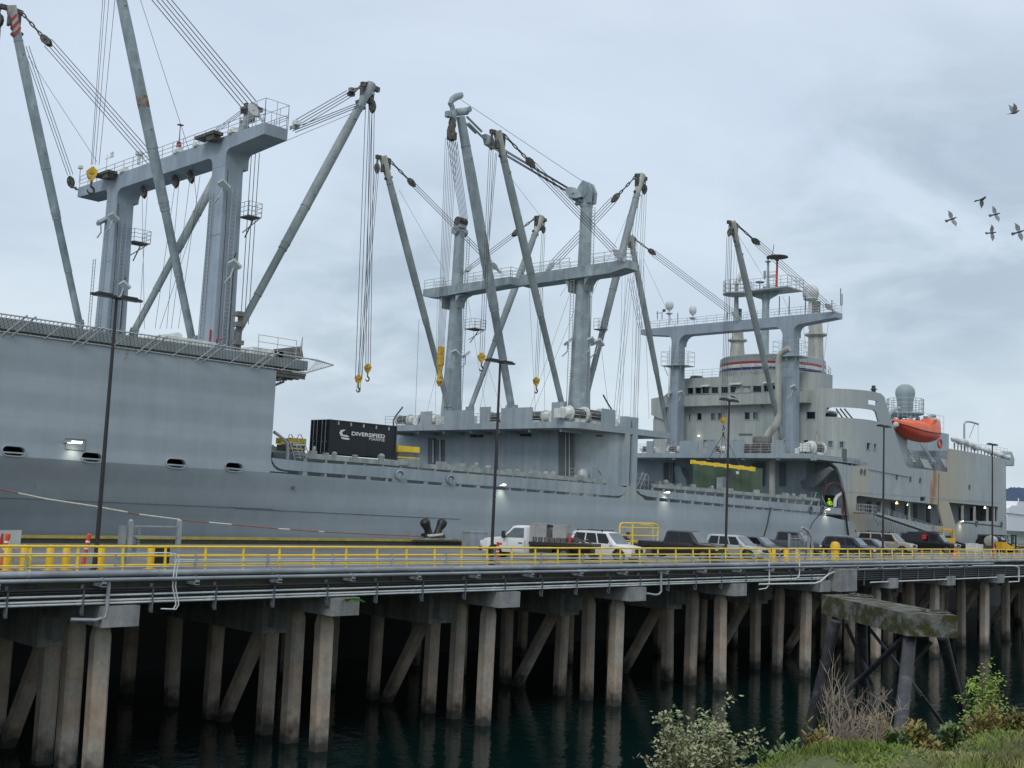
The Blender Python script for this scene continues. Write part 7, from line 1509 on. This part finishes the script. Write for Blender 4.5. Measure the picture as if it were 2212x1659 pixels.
# ================================================================= PLANTS ON THE BANK
def leafy(name, label, mt, base, h, rad, nleaf, lsz, seed, stemmt='bark', nst=7, narrow=.45, droop=0., bare=False, cat='bush', top=None):
    r = random.Random(seed); t = tag(empty(name, base), label, cat); base = V(base); st = MB(); lv = MB(); tips = []
    for i in range(nst):
        a = r.uniform(0, 6.28); sp = r.uniform(.2, 1)*rad; hh = h*r.uniform(.6, 1.); pts = []
        for k in range(6): u = k/5; pts.append(base+V((cos(a)*sp*u**.8+r.uniform(-.03, .03), sin(a)*sp*.7*u**.8, hh*u-.05)))
        st.prof(pts, [.012*(1-.8*k/5)+.003 for k in range(6)], 5, False); tips.append(pts)
        for k in range(2, 6):
            for j in range(3 if not bare else 5):
                b2 = r.uniform(0, 6.28); q = pts[k-1].lerp(pts[k], r.random()); e = q+V((cos(b2)*r.uniform(.3, .7)*rad*.5, sin(b2)*rad*.35, r.uniform(.02, .28)*h*.6)); m_ = q.lerp(e, .5)+V((r.uniform(-.04, .04), 0, .03))
                st.prof([q, m_, e], [.006, .004, .002], 4, False); tips.append([q, m_, e])
                if bare:
                    for z_ in range(4): f_ = m_.lerp(e, r.random()); st.prof([f_, f_+V((r.uniform(-.12, .12), r.uniform(-.1, .1), r.uniform(.04, .2)))], [.0035, .0015], 3, False)
    st.build('stem', stemmt, t, 0)
    if nleaf:
        for i in range(nleaf):
            pt = r.choice(tips); k = r.randrange(len(pt)//2, len(pt)); q = pt[k-1].lerp(pt[k], r.random())+V((r.gauss(0, .05), r.gauss(0, .05), r.gauss(0, .04)))*(rad*1.1); a = r.uniform(0, 6.28); el = r.uniform(-.6, .9)-droop
            d = V((cos(a)*cos(el), sin(a)*cos(el), sin(el))); s_ = d.cross(V((r.uniform(-1, 1), r.uniform(-1, 1), 1))).normalized(); L_ = lsz*r.uniform(.6, 1.2); n_ = d.cross(s_)
            lv.add([q, q+d*L_*.35+s_*L_*narrow*.5+n_*L_*.06, q+d*L_*.75+s_*L_*narrow*.35, q+d*L_, q+d*L_*.75-s_*L_*narrow*.35, q+d*L_*.35-s_*L_*narrow*.5+n_*L_*.06], [(0, 1, 2, 3), (0, 3, 4, 5)])
        lv.build('foliage', mt, t, 0)
    return t
def at_bank(px, Y): x = A(px, 1600, Y=Y).x; return V((x, Y, bank_z(x, Y)))
def spot(px, ptop, Y, z0=None):
    p = A(px, ptop, Y=Y); z = bank_z(p.x, Y); return V((p.x, Y, z-.1)), p.z-z+.1
p, h = spot(1512, 1545, 7.4); leafy('broadleaf_shrub', 'tall shrub with pale whitish green leaves growing over the dark water', 'leaf_pale', p, h*1.08, .72, 7500, .062, 11, nst=20, cat='shrub')
p, h = spot(1452, 1600, 7.2); leafy('broadleaf_shrub', 'low leafy sprig beside the tall pale leaved shrub', 'leaf_pale', p, max(h, .5), .40, 420, .06, 12, nst=8, cat='shrub')
def feathery(px, ptop, Y, rad, n, seed, mt, label, h_=None):
    p, h = spot(px, ptop, Y); h *= 1.12; n = int(n*1.3); r = random.Random(seed); t = tag(empty('feathery_shrub', p), label, 'shrub'); b = MB(); s = MB()
    for i in range(n):
        a = r.uniform(0, 6.28); sp = r.uniform(.1, 1)*rad; hh = h*r.uniform(.6, 1.0)*(1-.45*(sp/rad)**2); pts = [p+V((cos(a)*sp*(k/7)**1.2, sin(a)*sp*(k/7)**1.2*.7, hh*(k/7)-(.12*hh*(k/7)**4))) for k in range(8)]
        s.prof(pts, [.007*(1-k/9) for k in range(8)], 4, False)
        for k in range(2, 8):
            for j in range(7):
                q = pts[k-1].lerp(pts[k], j/7); d0 = (pts[k]-pts[k-1]).normalized(); c_ = r.uniform(0, 6.28); sd_ = V((cos(c_), sin(c_), r.uniform(-.1, .4))); L_ = .17*(1-.5*k/8)*r.uniform(.7, 1.2); d = (sd_+d0*.8).normalized(); e = d.cross(Z0).normalized()*.017; 
                b.add([q-e, q+e, q+d*L_*.7+e*1.2, q+d*L_, q+d*L_*.7-e*1.2], [(0, 1, 2, 3, 4)])
    s.build('stem', 'bark', t, 0); b.build('foliage', mt, t, 0)
feathery(1698, 1572, 7.3, .50, 60, 21, 'leaf_green', 'feathery green shrub between the pale shrub and the bare twigs'); feathery(1665, 1592, 7.1, .35, 40, 31, 'leaf_green', 'small feathery green shrub close beside the pale shrub'); feathery(1768, 1600, 7.0, .35, 46, 22, 'leaf_green', 'bushy feathery green plant under the first raking leg of the dolphin')
feathery(1760, 1528, 7.6, .45, 40, 23, 'leaf_gold', 'golden brown feathery shrub on the dolphin side of the small green ones'); feathery(1895, 1520, 7.8, .6, 46, 24, 'leaf_gold', 'golden brown feathery shrub behind the dry twiggy bush')
feathery(1975, 1548, 7.4, .7, 90, 25, 'leaf_gold', 'low bronze green shrub below the middle leg of the dolphin'); feathery(2060, 1552, 7.3, .7, 100, 26, 'leaf_green', 'dull green feathery shrub below the outermost leg of the dolphin')
feathery(2130, 1505, 7.9, .8, 110, 27, 'leaf_gold', 'yellow brown feathery shrub under the lime green sapling'); feathery(2200, 1508, 7.7, .8, 100, 28, 'leaf_gold', 'ochre shrub beyond the lime green sapling'); feathery(1935, 1575, 6.9, .5, 60, 35, 'leaf_green', 'small green shrub between the dead twigs and the bronze shrub')
p, h = spot(2135, 1428, 8.2); leafy('sapling', 'lime green sapling rising above the golden shrubs', 'leaf_lime', p, h*.93, .75, 2800, .075, 13, nst=12, droop=.4, cat='sapling')
for px, tp_, sd, lab in ((1815, 1438, 14, 'bare pale twigs standing tallest in front of the dolphin'), (1880, 1490, 15, 'dry pale twiggy bush beside the tallest bare twigs'), (1905, 1560, 16, 'low tangle of dead stems at the middle of the bank'), (1850, 1545, 17, 'dead twiggy bush at the foot of the tallest bare twigs')):
    p, h = spot(px, tp_, 7.2+.2*(sd % 3)); leafy('dead_bush', lab, 'twig', p, h, .42+.15*(sd % 2), 0, .05, sd, 'twig', 3+(sd % 3), bare=True)
# distant floating sheds and ship beyond the stern
b = MB(); pts = [(2178, 1108), (2178, 1098), (2186, 1092), (2212, 1092), (2240, 1096), (2260, 1118)]; Yv = 330
P = pxY(pts, Yv); b.ext([[(p.x, p.z) for p in P]], lambda u, v: (u, Yv, v), (0, 25, 0)); b.ext([[(p.x, p.z) for p in pxY([(2176, 1108), (2260, 1112), (2260, 1150), (2176, 1146)], Yv+1)]], lambda u, v: (u, Yv+1, v), (0, 23, 0))
o = b.build('dock_shed', 'boat_white', None, 0, loc=(P[0].x, Yv, 0)); tag(o, 'white roofed dock shed beyond the stern of the ship', 'shed')
b = MB(); P = [A(x, y, Y=450) for x, y in ((2196, 1092), (2199, 1083), (2205, 1083), (2230, 1084), (2240, 1092))]; b.ext([[(p.x, p.z) for p in P]], lambda u, v: (u, 450, v), (0, 12, 0)); b.cyl(A(2200, 1084, Y=452), A(2200, 1076, Y=452), .5, n=6); o = b.build('distant_ship', 'boat_white', None, 0, loc=(P[0].x, 450, 0)); tag(o, 'small white ship superstructure above the dock shed', 'ship')
# river haze box, removed again below; the hills' blue stands in for air
hb = MB(); hb.box((-1600, -400, -3.), (14000, 9500, 420)); hz = hb.build('haze', 'water', None, 0); hz.data.materials.clear()
mh = bpy.data.materials.new('haze'); mh.use_nodes = True; mh.node_tree.nodes.clear(); oo = mh.node_tree.nodes.new('ShaderNodeOutputMaterial'); pv = mh.node_tree.nodes.new('ShaderNodeVolumePrincipled'); pv.inputs['Color'].default_value = (.80, .88, .95, 1); pv.inputs['Density'].default_value = .00003; mh.node_tree.links.new(pv.outputs[0], oo.inputs['Volume']); hz.data.materials.append(mh); tag(hz, kind='stuff')
for o in list(bpy.data.objects):
    if o.name.startswith('haze'): bpy.data.objects.remove(o)
